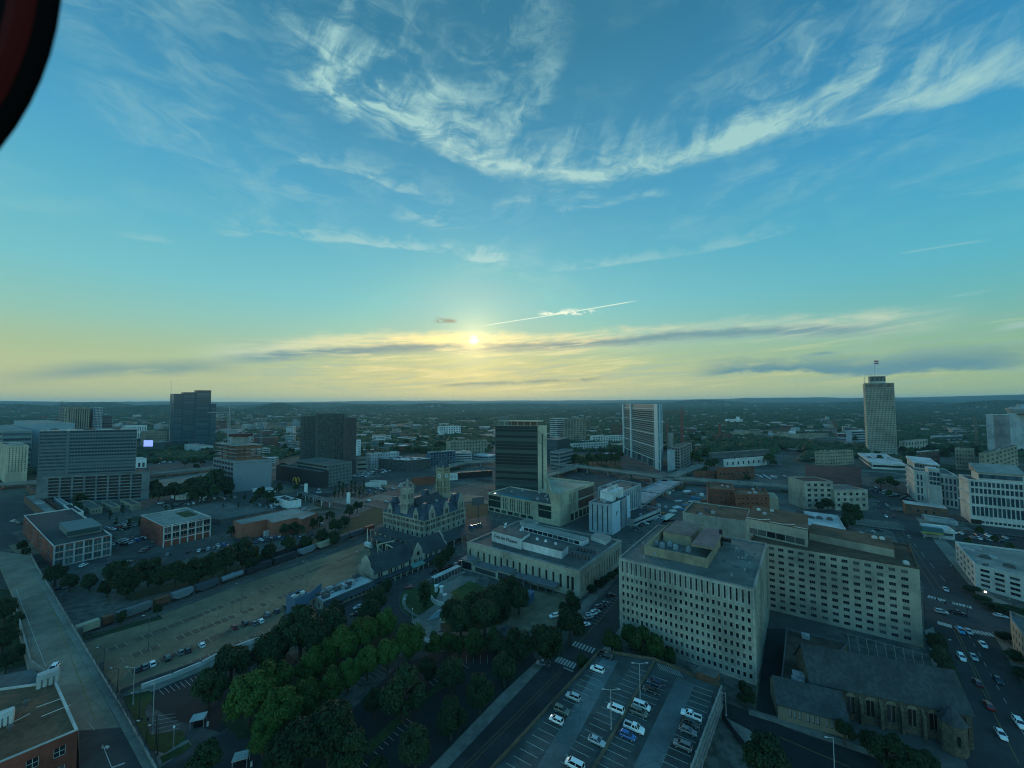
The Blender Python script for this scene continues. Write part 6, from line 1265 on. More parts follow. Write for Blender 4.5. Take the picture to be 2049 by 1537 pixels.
q = MB(); F = [V2(G(1611,965,13)), V2(G(1723,972,11)), V2(G(1723,934,21)), V2(G(1612,930,21))]; zs = [13, 11, 21, 21]; q.add([(*p, z) for p, z in zip(F, zs)]+[(*p, z-.6) for p, z in zip(F, zs)]+[(*p, 0) for p in F], [(0, 1, 2, 3), (7, 6, 5, 4), (0, 4, 5, 1), (1, 5, 6, 2), (2, 6, 7, 3), (3, 7, 4, 0), (3, 2, 10, 11), (4, 8, 9, 5), (5, 9, 10, 6), (7, 11, 8, 4)]); tag(q.build('auditorium', mat('roof_oxblood', (0.13, 0.042, 0.034), .95, .4, .2, .1), org=(F[0].x, F[0].y, 0)), 'huge plain maroon sloping roof rising behind the white classical front', 'auditorium')
# --- red brick industrial blocks
geo = quadpx((1416,1034), 985, (1404,968), (1473,985)); A = V2(G(1417,1030)); B_ = V2(G(1472,1036)); z1 = ZT(A, 977); dd = (B_-A).normalized(); e = Vector((-dd.y, dd.x))
blk('brick_building', 'dull orange brick block with small dark windows, left and taller of a pair', 'brick building', ([A+e*30, A, B_, B_+e*30], z1), BROWNB, ROOFB, BROWNB, None, ('g', 5, 5, .4, .3), units=3)
A = V2(G(1473,1046)); B_ = V2(G(1541,1046)); z1 = ZT(A, 990)
blk('brick_building', 'dull orange brick block with a yellow end wall, right of a pair', 'brick building', ([A+e*26, A, B_, B_+e*26], z1), BROWNB, ROOFB, BROWNB, None, ('g', 7, 5, .45, .3), units=4); BUILT.append(((A+B_)/2, 45, [A, B_], z1))
q = MB(); q.box(B_+dd*3.2+e*10, dd, 6.2, 20, 0, z1-2); tag(q.build('end_tower', BEI, org=(B_.x, B_.y, 0)), 'narrow yellow-tan wall bay at the right end of the orange brick blocks', 'tower block')
# white roofed building
blk('low_building', 'low building with brilliant white roof and duct, red patch at its corner', 'low building', quadpx((1617,1072), 1050, (1608,1022), (1694,1062)), BRICKB, ROOFW, ROOFW, None, ('g', 6, 1, .3, .4), units=3)
# assorted mid-distance buildings: (xl, xn, xr, y base, y top)
def gb(name, label, cat, xl, xn, xr, yb, yt, wm, rm, cm=None, lf=None, rf_=None, gm=None, units=0, aL=147.0, aR=54.0, dmax=None, fm=None, par=.8):
    return blk(name, label, cat, gridpx(xl, xn, xr, yb, yt, aL, aR, 0, dmax), wm, rm, cm, lf, rf_, gm, fm, units=units, par=par)
gb('office_building', 'long low grey office with louvred front and bright skylights below the dark tree belt', 'office building', 1415, 1425, 1535, 925, 906, CONCD, ROOFD, CONC, None, ('b', 2, .35, 20), aR=20)
gb('office_building', 'pale office with white roof beside the round green tree', 'office building', 1444, 1450, 1530, 938, 919, OFFW, ROOFW, WHITE, None, ('g', 8, 1, .3, .4), aR=20, units=6)
gb('brick_building', 'long low orange-brown brick warehouse behind the elevated road, left', 'warehouse', 1385, 1400, 1436, 962, 944, BROWNB, ROOFB, None, None, ('g', 8, 1, .5, .3), aR=12)
gb('brick_building', 'orange-brown brick warehouse with a black end behind the elevated road, right', 'warehouse', 1430, 1437, 1505, 962, 936, BROWNB, ROOFB, None, None, ('g', 9, 1, .5, .2), aR=12)
gb('office_building', 'four-storey tan office with rows of small square windows left of the beige tower', 'office building', 1626, 1650, 1703, 933, 903, BEI, ROOFG, BEI, ('g', 6, 4, .5, .4), ('g', 11, 4, .5, .4), aR=15, units=4)
gb('office_building', 'white-topped modern office with blue end left of the beige tower top half', 'office building', 1690, 1705, 1735, 884, 862, LTP, ROOFW, WHITE, None, ('b', 4, .5, 12), aR=15)
gb('civic_building', 'pale classical civic building with columns right of the beige tower', 'civic building', 1795, 1812, 1852, 905, 883, LIME, ROOFG, LIME, ('g', 3, 2, .4, .6), ('g', 8, 2, .4, .6), aR=25)
gb('brick_building', 'red-brown brick block with pale roof between the tower and courthouse', 'brick building', 1830, 1836, 1874, 938, 905, BRICKB, ROOFL, OFFW, ('g', 3, 4, .4, .4), ('g', 6, 4, .4, .4), aR=20, units=2)
gb('apartment_building', 'tan apartment block with a pale stair tower in front of the right edge hotel', 'apartment block', 1905, 1952, 1972, 942, 899, BEI, ROOFG, BEI, ('g', 6, 5, .45, .45), ('g', 4, 5, .45, .45), units=2)
gb('apartment_building', 'tan apartment block nearest the courthouse roofs on the right', 'apartment block', 1952, 1974, 2030, 958, 908, BEI, ROOFG, BEI, ('g', 3, 5, .45, .45), ('g', 8, 5, .45, .45), aR=30, units=2)
gb('office_building', 'tall olive stone block behind the tan apartments left of the edge hotel', 'office building', 1946, 1958, 1975, 900, 836, BEI, ROOFG, BEI, ('g', 3, 10, .4, .5), ('g', 3, 10, .4, .5))
gb('low_building', 'wide glazed hall roof beyond the trees right of the beige tower', 'hall', 1858, 1865, 1922, 884, 872, LTP, ROOFL, LTP, None, ('b', 1, .5, 20), aR=15)
gb('apartment_building', 'white banded apartment slab, left half of the pair behind the dark hotel tower', 'apartment block', 1100, 1113, 1130, 882, 837, OFFW, ROOFG, OFFW, ('b', 11, .5, 10), ('b', 11, .5, 12), aR=30)
gb('apartment_building', 'brown ribbed apartment slab, right half of the pair behind the dark hotel tower', 'apartment block', 1127, 1129, 1172, 883, 838, BEI, ROOFG, OFFW, None, ('g', 14, 11, .6, .7), aR=14)
gb('office_building', 'dark blue glass office with a grey blank corner beside the dark hotel tower', 'office building', 1085, 1116, 1138, 925, 880, DKP, ROOFG, LTP, ('b', 7, .6, 14), None, GLASSB)
gb('office_building', 'stepped dark office terraces below the blue glass office', 'office building', 1100, 1120, 1146, 938, 905, CONC, ROOFG, LTP, ('b', 4, .5, 8), ('b', 4, .5, 10), GLASSB)
gb('apartment_building', 'long pale roofed apartment row left of the white framed glass tower', 'apartment block', 1180, 1186, 1246, 886, 873, OFFW, ROOFW, WHITE, None, ('g', 12, 3, .5, .5), aR=20, units=5)
gb('apartment_building', 'curved looking pale apartment row among trees behind the elevated road', 'apartment block', 1140, 1146, 1216, 900, 888, OFFW, ROOFW, WHITE, None, ('g', 14, 2, .5, .5), aR=25, units=5)
gb('office_building', 'dark red brick mid-rise immediately left of the white framed glass tower', 'office building', 1220, 1226, 1246, 872, 851, BRICKB, ROOFG, None, ('g', 2, 5, .5, .5), ('g', 5, 5, .5, .5), aR=25)
gb('construction_frame', 'concrete building frame under construction behind the white framed tower', 'construction site', 1340, 1362, 1382, 940, 895, CONC, ROOFG, CONC, ('g', 4, 7, .8, .7), ('g', 4, 7, .8, .7), BLACK)
gb('stair_core', 'bare concrete lift core beneath a small red jib behind the white framed tower', 'lift core', 1333, 1340, 1346, 905, 868, CONC, CONC)
gb('low_building', 'plain pale blue box at the foot of the white framed glass tower', 'annex', 1333, 1336, 1348, 944, 902, LTP, ROOFL, None, None, None, aR=40)
gb('parking_garage', 'plain brown factory shed with long low roof beyond the dark tree belt', 'factory shed', 1545, 1560, 1655, 878, 869, BEI, ROOFB, None, None, None, aR=10)
gb('parking_garage', 'plain brown shed with low roof left of the other shed beyond the tree belt', 'factory shed', 1458, 1470, 1520, 872, 864, BEI, ROOFB, None, None, None, aR=10)
gb('low_building', 'small cube-like white building between the two brown sheds', 'low building', 1576, 1579, 1590, 870, 862, WHITE, ROOFW, aR=15)
gb('apartment_building', 'white housing block with a tall stair tower far beyond the tree belt', 'apartment block', 1450, 1455, 1485, 846, 839, WHITE, ROOFW, None, None, ('g', 8, 3, .5, .5), aR=12)
gb('apartment_building', 'tall narrow white stair tower on the far housing block', 'stair tower', 1472, 1474, 1479, 848, 834, WHITE, ROOFW, aR=12)
# left centre
gb('apartment_tower', 'tall dark green glass residential tower, central slab with framed top', 'residential tower', 632, 634, 690, 950, 827, DKP, ROOFG, BEI, None, ('g', 14, 26, .72, .78, 14, 3), GLASSV, aR=12)
gb('apartment_tower', 'left wing of the dark green glass residential tower', 'residential tower', 602, 604, 633, 948, 833, DKP, ROOFG, None, ('b', 26, .7, 6), ('g', 9, 26, .6, .75, 14, 2), GLASSV, aR=12)
gb('apartment_tower', 'right wing of the dark green glass residential tower with brownish cladding', 'residential tower', 688, 690, 714, 952, 836, mat('brown_black', (0.06, 0.05, 0.05), .7), ROOFG, None, None, ('g', 8, 26, .6, .7, 14, 2), GLASSV, aR=12)
gb('tower_podium', 'banded green podium in front of the dark residential tower', 'podium building', 596, 655, 706, 975, 930, GRP, ROOFG, None, ('b', 6, .6, 16), ('g', 16, 6, .6, .7), GLASSV)
gb('cinema_building', 'long black box building with a white sign at its corner below the residential tower', 'cinema', 556, 640, 660, 978, 945, mat('black_cladding', (0.018, 0.02, 0.024), .6), ROOFG, None, None, None)
q = MB(); a, c = G(637,964,0), G(651,968,0); zz = ZT(a, 957); q.beam((a.x, a.y-1.5, zz), (c.x, c.y-1.5, zz), .4, 3.4); tag(q.build('sign_board', WHITE, org=(a.x, a.y, 0)), 'white horizontal sign board on the corner of the black box building', 'sign board')
q = MB()
for k in (0, 1):
    c = G(589+k*7, 972, 0); zz = 5
    for s_ in (-1, 1):
        pts = [(c.x+s_*1.8*math.cos(t), c.y, zz+5*math.sin(t)) for t in [math.pi/2*i/6 for i in range(7)]]
        for a_, b_ in zip(pts[:-1], pts[1:]): q.beam(a_, b_, .7)
    if k == 0: q.beam((c.x+3, c.y, 0), (c.x+3, c.y, zz), .8)
tag(q.build('arch_sign', mat('sign_gold', (0.5, 0.32, 0.02), .5), org=tuple(G(592, 972))), 'yellow double-arch restaurant sign left of the black box building', 'sign')
geo = gridpx(430, 466, 547, 985, 923, 147, 30); blk('parking_garage', 'half-built block clad in smooth grey sheets with an open top storey', 'half-built building', geo, mat('grey_sheet_cladding', (0.17, 0.21, 0.23), .6, .5, .12), CONCD, CONC, ('g', 7, 6, .85, .6), ('g', 5, 1, .86, .09, geo[1]*.86, .8), BLACK)
P = geo[0]; b = Bl('construction_frame', 'open concrete floors with orange netting rising above the grey clad half-built block', 'construction site', (P[1].x, P[1].y, geo[1])); b.P = P; z = geo[1]
for k in range(5):
    q = MB(); Q = [b.at(.02, .02), b.at(.78, .02), b.at(.78, .98), b.at(.02, .98)]; q.prism(Q, z+k*4.2, z+k*4.2+.5, bot=True); b.part(q, 'floor_slab', CONC)
    if k < 4:
        q = MB()
        for i in range(6):
            for j in range(4): q.box(b.at(.05+.14*i, .06+.29*j), (1, 0), .6, .6, z+k*4.2+.5, z+k*4.2+4.2)
        b.part(q, 'columns', CONCD)
        q = MB()
        if k in (0, 3): q.box(b.at(.4, .03), P[2]-P[1], (P[2]-P[1]).length*.7, .2, z+k*4.2+.5, z+k*4.2+3.2); b.part(q, 'netting', mat('orange_net', (0.16, 0.075, 0.04), .9))
q = MB(); q.prism([b.at(.3, .4), b.at(.6, .4), b.at(.6, .7), b.at(.3, .7)], z+17, z+26); b.part(q, 'core', CONC); q = MB(); q.box(b.at(.45, .5), (1, 0), 22, 10, z+26, z+29); b.part(q, 'formwork', ROOFR)
# blue glass tower with stepped top
GT = mat('glass_tower_spandrel', (0.035, 0.085, 0.11), .25, .3, .2)
for (xl, xn, xr, yt, lb) in ((340, 345, 366, 788, 'lowest left step of the tall blue glass tower'), (362, 364, 392, 785, 'second step of the tall blue glass tower'), (388, 390, 422, 781, 'highest step of the tall blue glass tower'), (418, 420, 433, 808, 'right shoulder of the tall blue glass tower')):
    gb('glass_tower', lb+', with banded panes', 'glass tower', xl, xn, xr, 893, yt, GT, ROOFG, None, ('b', 24, .6, 6), ('b', 24, .62, 10), GLASSB, aR=14, dmax=40)
q = MB(); c = V2(G(338,893)); q.tube((*c, 0), (*c, ZT(c, 762)), .5, .2, 6); tag(q.build('antenna_mast', METAL, org=(*c, 0)), 'thin tall mast at the left edge of the blue glass tower', 'mast')
# big slab building on the left
geo = quadpx((294,996), 946, (82,962), (296,943)); A = V2(G(70,1012)); B_ = V2(G(272,1000)); z1 = ZT(B_, 945); dd = (B_-A).normalized(); e = B_.normalized()
P = [A+e*.001, A, B_+dd*11, B_+dd*11+e*38]; P[0] = A+e*38
b = Bl('parking_garage', 'wide parking podium with a concrete frame and dark open bays on the left', 'parking garage', (A.x, A.y, 0)); b.P = P; L = (P[2]-P[1]).length; BUILT.append(((P[0]+P[2])/2, 60, P, z1))
cols = [(L*(.10+.105*i), L*(.10+.105*i)+L*.09) for i in range(8)]; fl = z1/9
b.wall(P[0], P[1], 0, z1); b.wall(P[1], P[2], 0, z1, cols, [(1.0+fl*i+.9, 1.0+fl*i+fl-.1) for i in range(8)], d=1.2, style='x'); GCON = mat('cool_concrete', (0.155, 0.185, 0.185), .9, .4, .2, .08); b.close(P, 0, z1, GCON, ROOFG, GCON, par=.8); b.finish(GCON, {'x': (BLACK, FRAME_D, 0)})
A2, B2 = A+e*2.5, B_+e*2.5; zt = ZT(B2, 859); P = [A2+e*28, A2, B2-dd*1.5, B2-dd*1.5+e*28]; b = Bl('office_building', 'wide banded glass office slab standing on the left parking podium', 'office building', (A2.x, A2.y, z1)); b.P = P; L = (P[2]-P[1]).length
rows = [(z1+(zt-z1)*i/13+.9, z1+(zt-z1)*(i+1)/13-.5) for i in range(13)]
b.wall(P[0], P[1], z1, zt, [(1, 27)], rows, d=.3, n=10, style='x', name='window_band'); b.wall(P[1], P[2], z1, zt, [(.6, L*.27), (L*.30, L-.6)], rows, d=.3, n=24, style='x', name='window_band')
b.close(P, z1, zt, TEALD, ROOFL, OFFW, par=1.0); b.finish(TEALD, {'x': (GLASSB, FRAME_M, .12)}); b.clutter(6, zt-1, OFFW, ACD, 3, 3, 7)
# other left side
gb('apartment_building', 'cream towered apartment block with dark stacked balconies at the left edge', 'apartment block', 4, 10, 62, 968, 892, CREAM, ROOFL, CREAM, None, ('g', 6, 12, .4, .6, 14, 2), aR=14, units=2)
gb('office_building', 'blue-grey banded office behind the cream apartment block at the left edge', 'office building', -30, 0, 68, 950, 863, TEALP, ROOFL, LTP, ('b', 8, .5, 8), ('b', 8, .5, 16), GLASSB, aR=14)
gb('office_building', 'plain pale blue windowless block above the banded slab on the left', 'office building', 30, 62, 152, 935, 848, mat('pale_blue_clad', (0.20, 0.28, 0.30), .7, .2, .1), ROOFL, LTP, None, None, aR=14)
gb('apartment_tower', 'tan ribbed twin apartment tower far left beneath the blue hill', 'residential tower', 120, 132, 180, 900, 815, BEI, ROOFG, BEI, ('g', 3, 14, .5, .6), ('g', 9, 1, .5, .95), aR=12)
gb('apartment_tower', 'pale gridded apartment tower right of the tan twin tower', 'residential tower', 178, 183, 206, 898, 815, LTP, ROOFG, None, None, ('g', 6, 16, .6, .6), aR=12)
gb('office_building', 'dark rounded office block below the far left hills', 'office building', 196, 200, 226, 880, 832, mat('brown_black', (0, 0, 0)), ROOFR, None, None, ('b', 8, .5, 10), aR=12)
gb('office_building', 'white arcaded building with rounded openings behind the left slab', 'office building', 245, 250, 296, 878, 852, WHITE, ROOFW, None, None, ('g', 12, 2, .45, .75), aR=14)
gb('office_building', 'white gallery building with two dark windows beside the left slab', 'office building', 268, 272, 298, 943, 918, WHITE, ROOFW, None, ('g', 1, 1, .5, .4), ('g', 2, 1, .6, .4), aR=14)
gb('apartment_building', 'orange and cream apartment row behind the video screen', 'apartment block', 284, 290, 336, 893, 864, BEI, ROOFG, None, None, ('g', 12, 5, .5, .5), aR=14)
gb('apartment_building', 'teal banded apartment row left of the blue glass tower', 'apartment block', 283, 286, 322, 882, 870, GRP, ROOFL, None, None, ('b', 3, .5, 10), aR=14)
gb('warehouse', 'low white-roofed depot at the foot of the blue glass tower', 'warehouse', 372, 400, 430, 906, 893, OFFW, ROOFL, None, None, ('b', 1, .4, 10), aR=20)
q = MB(); a = G(296,905,0); c = V2(a); z0_ = ZT(a, 893.5); z1_ = ZT(a, 881); wv_ = 13*c.length/FP; q.box(c, (1, 0), wv_, .8, z0_, z1_); m_ = bpy.data.materials.new('video_screen'); m_.use_nodes = True; bs = m_.node_tree.nodes['Principled BSDF']; bs.inputs['Emission Color'].default_value = (.30, .32, 1, 1); bs.inputs['Emission Strength'].default_value = .85
bb = empty('video_billboard', (*c, 0), 'glowing violet-blue video billboard on a post beyond the left slab', 'billboard'); q.build('screen', m_, bb, (*c, 0)); q = MB(); q.tube((*c, 0), (*c, z0_), .5, n=8); q.box(c+Vector((0, .6)), (1, 0), wv_+1, .5, z0_-.5, z1_+.5); q.build('post', FRAME_D, bb, (*c, 0))
# brick with white frame
b = gb('brick_building', 'three-storey red brick building with white bay frames, pale roof and roof garden', 'brick building', 291, 325, 430, 1096, 1053, BRICKR, ROOFL, OFFW, ('g', 4, 3, .3, .3), ('g', 6, 2, .86, .78, 5, .6, .3), GLASS, fm=OFFW)
P = b.P; z1 = BUILT[-1][3]
q = MB(); q.prism([b.at(.62, .35), b.at(.9, .35), b.at(.9, .75), b.at(.62, .75)], z1-.8, z1-.4); b.part(q, 'roof_garden', GRASS)
d = (P[2]-P[1]).normalized(); nn = Vector((d.y, -d.x)); L = (P[2]-P[1]).length
for i in range(7): q = MB(); q.box(P[1]+d*(.4+(L-.8)*i/6)+nn*.15, d, .7, .3, 0, z1-.3); b.part(q, 'bay_frame', OFFW)
for i in range(3): q = MB(); q.box(P[1]+d*L*.5+nn*.13, d, L-.5, .26, z1*(.27+.32*i), z1*(.27+.32*i)+.6); b.part(q, 'bay_frame', OFFW)
b = gb('brick_building', 'dark red brick building with grey square frames and stepped terraces on the left', 'brick building', 60, 105, 236, 1138, 1093, BRICKR, ROOFD, OFFW, ('g', 4, 3, .5, .4), ('g', 6, 3, .86, .75, .8, .6, .3), GLASST, fm=OFFW)
P = b.P; z1 = BUILT[-1][3]; d = (P[2]-P[1]).normalized(); nn = Vector((d.y, -d.x)); L = (P[2]-P[1]).length
for i in range(7): q = MB(); q.box(P[1]+d*(.4+(L-.8)*i/6)+nn*.15, d, .8, .3, 0, z1+.1); b.part(q, 'bay_frame', LTP)
for i in range(4): q = MB(); q.box(P[1]+d*L*.5+nn*.13, d, L-.5, .26, z1*(.02+.32*i), z1*(.02+.32*i)+.6); b.part(q, 'bay_frame', LTP)
q = MB(); q.prism([b.at(.35, .15), b.at(.95, .15), b.at(.95, .42), b.at(.35, .42)], z1-.8, z1+3.5); b.part(q, 'upper_storey', GRP); q = MB(); q.box(b.at(.6, .14), d, L*.6, .2, z1+.6, z1+3.4); b.part(q, 'window', GLASST)
gb('low_building', 'small white gabled building with dark roof above the left terraces', 'low building', 137, 150, 178, 1044, 1026, WHITE, ROOFD, WHITE, None, ('g', 2, 1, .8, .4))
gb('brick_building', 'low dark brown brick building with pale roof terrace left of the white gabled building', 'brick building', 58, 104, 144, 1058, 1040, BRICKB, ROOFL, None, None, None, units=2)
gb('low_building', 'long low dark-roofed building behind the left terraces', 'low building', 62, 120, 138, 1036, 1020, BRICKB, ROOFD)
gb('low_building', 'grey ramped hall with pale sloping roof below the left parking podium', 'low building', 100, 130, 150, 1026, 1010, LTP, ROOFL)
for i, (xl, xn, xr, yb, yt) in enumerate(((165, 180, 215, 1030, 1018), (212, 225, 250, 1026, 1014), (248, 262, 290, 1022, 1010))):
    gb('low_building', ['low tan shop building, leftmost of three below the left parking podium', 'low tan shop building, middle of three below the left parking podium', 'low tan shop building, rightmost of three below the left parking podium'][i], 'shop', xl, xn, xr, yb, yt, BEI, ROOFG, None, ('g', 2, 1, .4, .5), ('g', 3, 1, .4, .5), aR=40)
# salmon brick hall with zigzag front
H1 = [V2(G(x, y, 11)) for x, y in ((466,1043), (483,1051), (534,1041), (544,1048), (593,1037), (603,1041), (637,1027), (588,1017))]; H1.reverse()
a = sum(H1[i].x*H1[(i+1) % 8].y-H1[(i+1) % 8].x*H1[i].y for i in range(8))
if a < 0: H1.reverse()
SAL = mat('salmon_brick', (0.30, 0.105, 0.065), .9, .5, .15, .06, brick=.6); c = sum(H1, Vector((0, 0)))/8; BUILT.append((c, 50, H1, 11))
hb2 = empty('event_hall', (*c, 0), 'salmon red brick hall with zigzag front wall and plain pale green-grey roof', 'hall'); q = MB(); q.prism(H1, 0, 11.6, top=False); q.build('wall', SAL, hb2, (*c, 0)); q = MB(); q.prism(H1, 10.6, 11.0); q.build('roof', mat('roof_sage', (0.21, 0.245, 0.225), .85, .2, .12, .04), hb2, (*c, 0))
q = MB(); a = V2(G(536,1074)); q.box(a, E2, 5, 3, 0, 4.5); q.build('door_porch', OFFW, hb2, (*c, 0))
gb('low_building', 'white-walled restaurant with a cluttered grey roof behind the salmon hall', 'restaurant', 551, 578, 607, 1019, 1003, WHITE, ROOFG, WHITE, None, None, units=7, aR=40)
b = lowroof('fuel_canopy', 'long grey fuel station canopy with a red edge stripe by the wide road', 'canopy', ((591,986), (607,984), (668,1000), (656,1005)), 6, ROOFG, 14, WHITE)
q = MB()
for k in (0, 1): c = V2(G(612, 988, 0)) if k == 0 else V2(G(697, 1008, 0)); q.box(c, (1, 0), 3.4, .8, 0, 11)
tag(q.build('price_sign', WHITE, org=(c.x, c.y, 0)), 'pair of white fuel station pylons beside the canopy and the road', 'sign pylon')
gb('low_building', 'white single-storey shop with dark openings above the car lot', 'shop', 350, 354, 420, 1001, 992, WHITE, ROOFL, None, None, ('g', 8, 1, .3, .5), aR=20)
gb('low_building', 'low white rectangular shop building right of the half-built block', 'shop', 510, 514, 556, 987, 979, WHITE, ROOFW, None, None, ('b', 1, .5, 8), aR=10)
gb('warehouse', 'dark flat-roofed car deck covered with parked cars behind the salmon hall', 'parking deck', 330, 440, 560, 1052, 1040, CONCD, ROOFG, CONCD, None, None, aL=160, aR=48)
# apartments right of the tower
b = gb('apartment_building', 'white and charcoal apartment block with arched ground storey, left face', 'apartment block', 738, 816, 862, 944, 921, DKP, ROOFW, WHITE, ('g', 14, 4, .4, .5), ('g', 9, 4, .4, .5), aL=155, aR=35, units=16)
gb('apartment_building', 'blue-panelled apartment block with white fins right of the charcoal block', 'apartment block', 855, 860, 912, 934, 905, mat('blue_clad', (0.05, 0.10, 0.15), .6), ROOFW, WHITE, None, ('g', 9, 5, .7, .8), aR=30, units=10)
gb('apartment_building', 'grey corner apartment block with white window columns left of the charcoal block', 'apartment block', 733, 742, 800, 940, 908, LTP, ROOFW, WHITE, ('g', 3, 5, .4, .5), ('g', 10, 5, .3, .5), aR=30, units=16)
gb('office_building', 'long tan building with a round dome corner behind the blue-panelled block', 'office building', 893, 900, 975, 912, 883, BEI, ROOFL, None, None, ('g', 12, 4, .4, .5), aR=22, units=6)
gb('office_building', 'white and brick mid-rise alone among the far trees left of the hotel tower', 'office building', 876, 880, 922, 872, 853, WHITE, ROOFW, None, None, ('g', 12, 4, .5, .7), aR=14, units=2)
gb('warehouse', 'orange brick shed with white end by the clock tower', 'shed', 826, 832, 872, 972, 957, BROWNB, ROOFL, None, None, None, aR=25)
gb('low_building', 'black-walled hall with glinting pale roof right of the clock tower', 'hall', 914, 920, 985, 958, 946, BLACK, ROOFW, None, None, None, aR=20, units=3)
gb('low_building', 'white mural building immediately right of the clock tower', 'low building', 896, 899, 916, 962, 948, WHITE, ROOFL, None, None, ('g', 2, 1, .2, .3), aR=20)
for i, (xl, xn, xr, yb, yt) in enumerate(((733, 752, 765, 976, 968), (742, 764, 776, 971, 963))): gb('kiosk_building', ['white-roofed cabin in the middle of the asphalt lot, front one', 'white-roofed cabin in the middle of the asphalt lot, rear one'][i], 'cabin', xl, xn, xr, yb, yt, OFFW, ROOFW, aL=160, aR=30)
gb('apartment_building', 'narrow white panel building immediately right of the dark residential tower', 'apartment block', 713, 715, 723, 912, 880, WHITE, ROOFW, None, None, ('g', 2, 6, .5, .4), aR=14)
gb('garage_building', 'grey podium car park right of the dark residential tower', 'parking garage', 712, 714, 736, 945, 915, CONC, ROOFG, None, None, ('b', 3, .4, 6), aR=20)
# elevated road and bridges
def flyover(label, pts, w, z, m=None):
    P = [V2(G(x, y, z)) for x, y in pts]; r_ = empty('elevated_road', (*P[0], 0), label, 'elevated road'); m_ = MB(); m2 = MB(); m3 = MB()
    for a, c in zip(P[:-1], P[1:]):
        d = (c-a).normalized(); e = Vector((-d.y, d.x)); L = (c-a).length+w*.1; m_.box((a+c)/2, d, L, w, z-1.2, z, bot=True)
        for s_ in (-1, 1): m2.box((a+c)/2+e*s_*(w/2-.2), d, L, .4, z, z+1.0)
        for k in range(max(1, int(L/28))): m3.box(a.lerp(c, (k+.5)/max(1, int(L/28))), d, 1.6, w*.7, 0, z-1.2)
    m_.build('deck', m or WALKM, r_, r_.location); m2.build('barrier', CONC, r_, r_.location); m3.build('piers', CONC, r_, r_.location, kind='stuff')
flyover('long concrete elevated road crossing behind the hotel wing and construction yard', [(1115,929),(1200,938),(1330,955),(1480,966),(1620,976)], 13, 7)
flyover('second concrete ramp joining the elevated road beside the white framed tower', [(1325,962),(1372,942),(1405,930)], 12, 7)
flyover('concrete ramp with a pale deck left of the elevated road behind the cream wing', [(1090,952),(1130,940),(1165,930)], 14, 6)
flyover('overpass crossing between the blue-panelled apartments and dark hotel tower', [(880,938),(930,925),(990,922)], 14, 6)
flyover('concrete slab bridge under construction in the blue-grey yard', [(1270,1003),(1300,985),(1345,962)], 22, 7, mat('slab_pale', (0.28, 0.32, 0.33), .85, .3, .3, .1))
flyover('overpass above the red brick warehouses on the right edge of the yard', [(1600,918),(1660,912),(1700,905)], 9, 5)
flyover('raised freeway left of the half-built grey block', [(-60,975),(60,965),(300,948),(430,936)], 16, 5)
# cranes
def crane(label, x, yb, yt, jl, jr, cname, yj=None, ang=0):
    c = V2(G(x, yb)); H_ = ZT(c, yt); zj = ZT(c, yj or yt+6); m = mat(cname, {'crane_red': (0.20, 0.05, 0.05), 'crane_grey': (0.16, 0.16, 0.17), 'crane_white': (0.3, 0.3, 0.3)}[cname], .6); r_ = empty('tower_crane', (*c, 0), label, 'crane'); s = 1.3
    q = MB()
    for dx, dy in ((-s, -s), (s, -s), (s, s), (-s, s)): q.beam((c.x+dx, c.y+dy, 0), (c.x+dx, c.y+dy, zj), .45)
    n = int(zj/5)
    for i in range(n): z0_, z1_ = zj*i/n, zj*(i+1)/n; q.beam((c.x-s, c.y-s, z0_), (c.x+s, c.y-s, z1_), .28); q.beam((c.x+s, c.y+s, z0_), (c.x+s, c.y-s, z1_), .28)
    q.build('mast', m, r_, r_.location); q = MB(); k = c.length/FP
    for dz, w_ in ((0, .4), (2.0, .3)): q.beam((c.x-jl*k, c.y, zj+dz*.2), (c.x+jr*k, c.y, zj+dz), w_)
    for i in range(20): a_ = -jl*k+(jl+jr)*k*i/20; q.beam((c.x+a_, c.y, zj+.3), (c.x+a_+(jl+jr)*k/40, c.y, zj+1.8), .22)
    q.build('jib', m, r_, r_.location); q = MB(); q.beam((c.x, c.y, zj), (c.x, c.y, H_), .9); q.beam((c.x, c.y, H_), (c.x-jl*k*.7, c.y, zj+1), .18); q.beam((c.x, c.y, H_), (c.x+jr*k*.8, c.y, zj+1), .18); q.build('apex', m, r_, r_.location)
    q = MB(); q.box(Vector((c.x+jr*k*.85, c.y)), (1, 0), 4, 2.4, zj-3, zj); q.build('counterweight', CONC, r_, r_.location)
crane('dark red tower crane with long left jib right of the white framed tower', 1366, 926, 815, 28, 9, 'crane_red', 826)
crane('small red tower crane on the bare lift core behind the white framed tower', 1336, 900, 838, 3, 10, 'crane_red', 852)
crane('pale tower crane right of the blue glass tower', 456, 920, 813, 35, 8, 'crane_white', 826)
crane('distant dark tower crane standing against the hills far left', 119, 905, 803, 10, 25, 'crane_grey', 807)
crane('thin grey tower crane behind the half-built block', 522, 900, 836, 18, 8, 'crane_grey', 842)
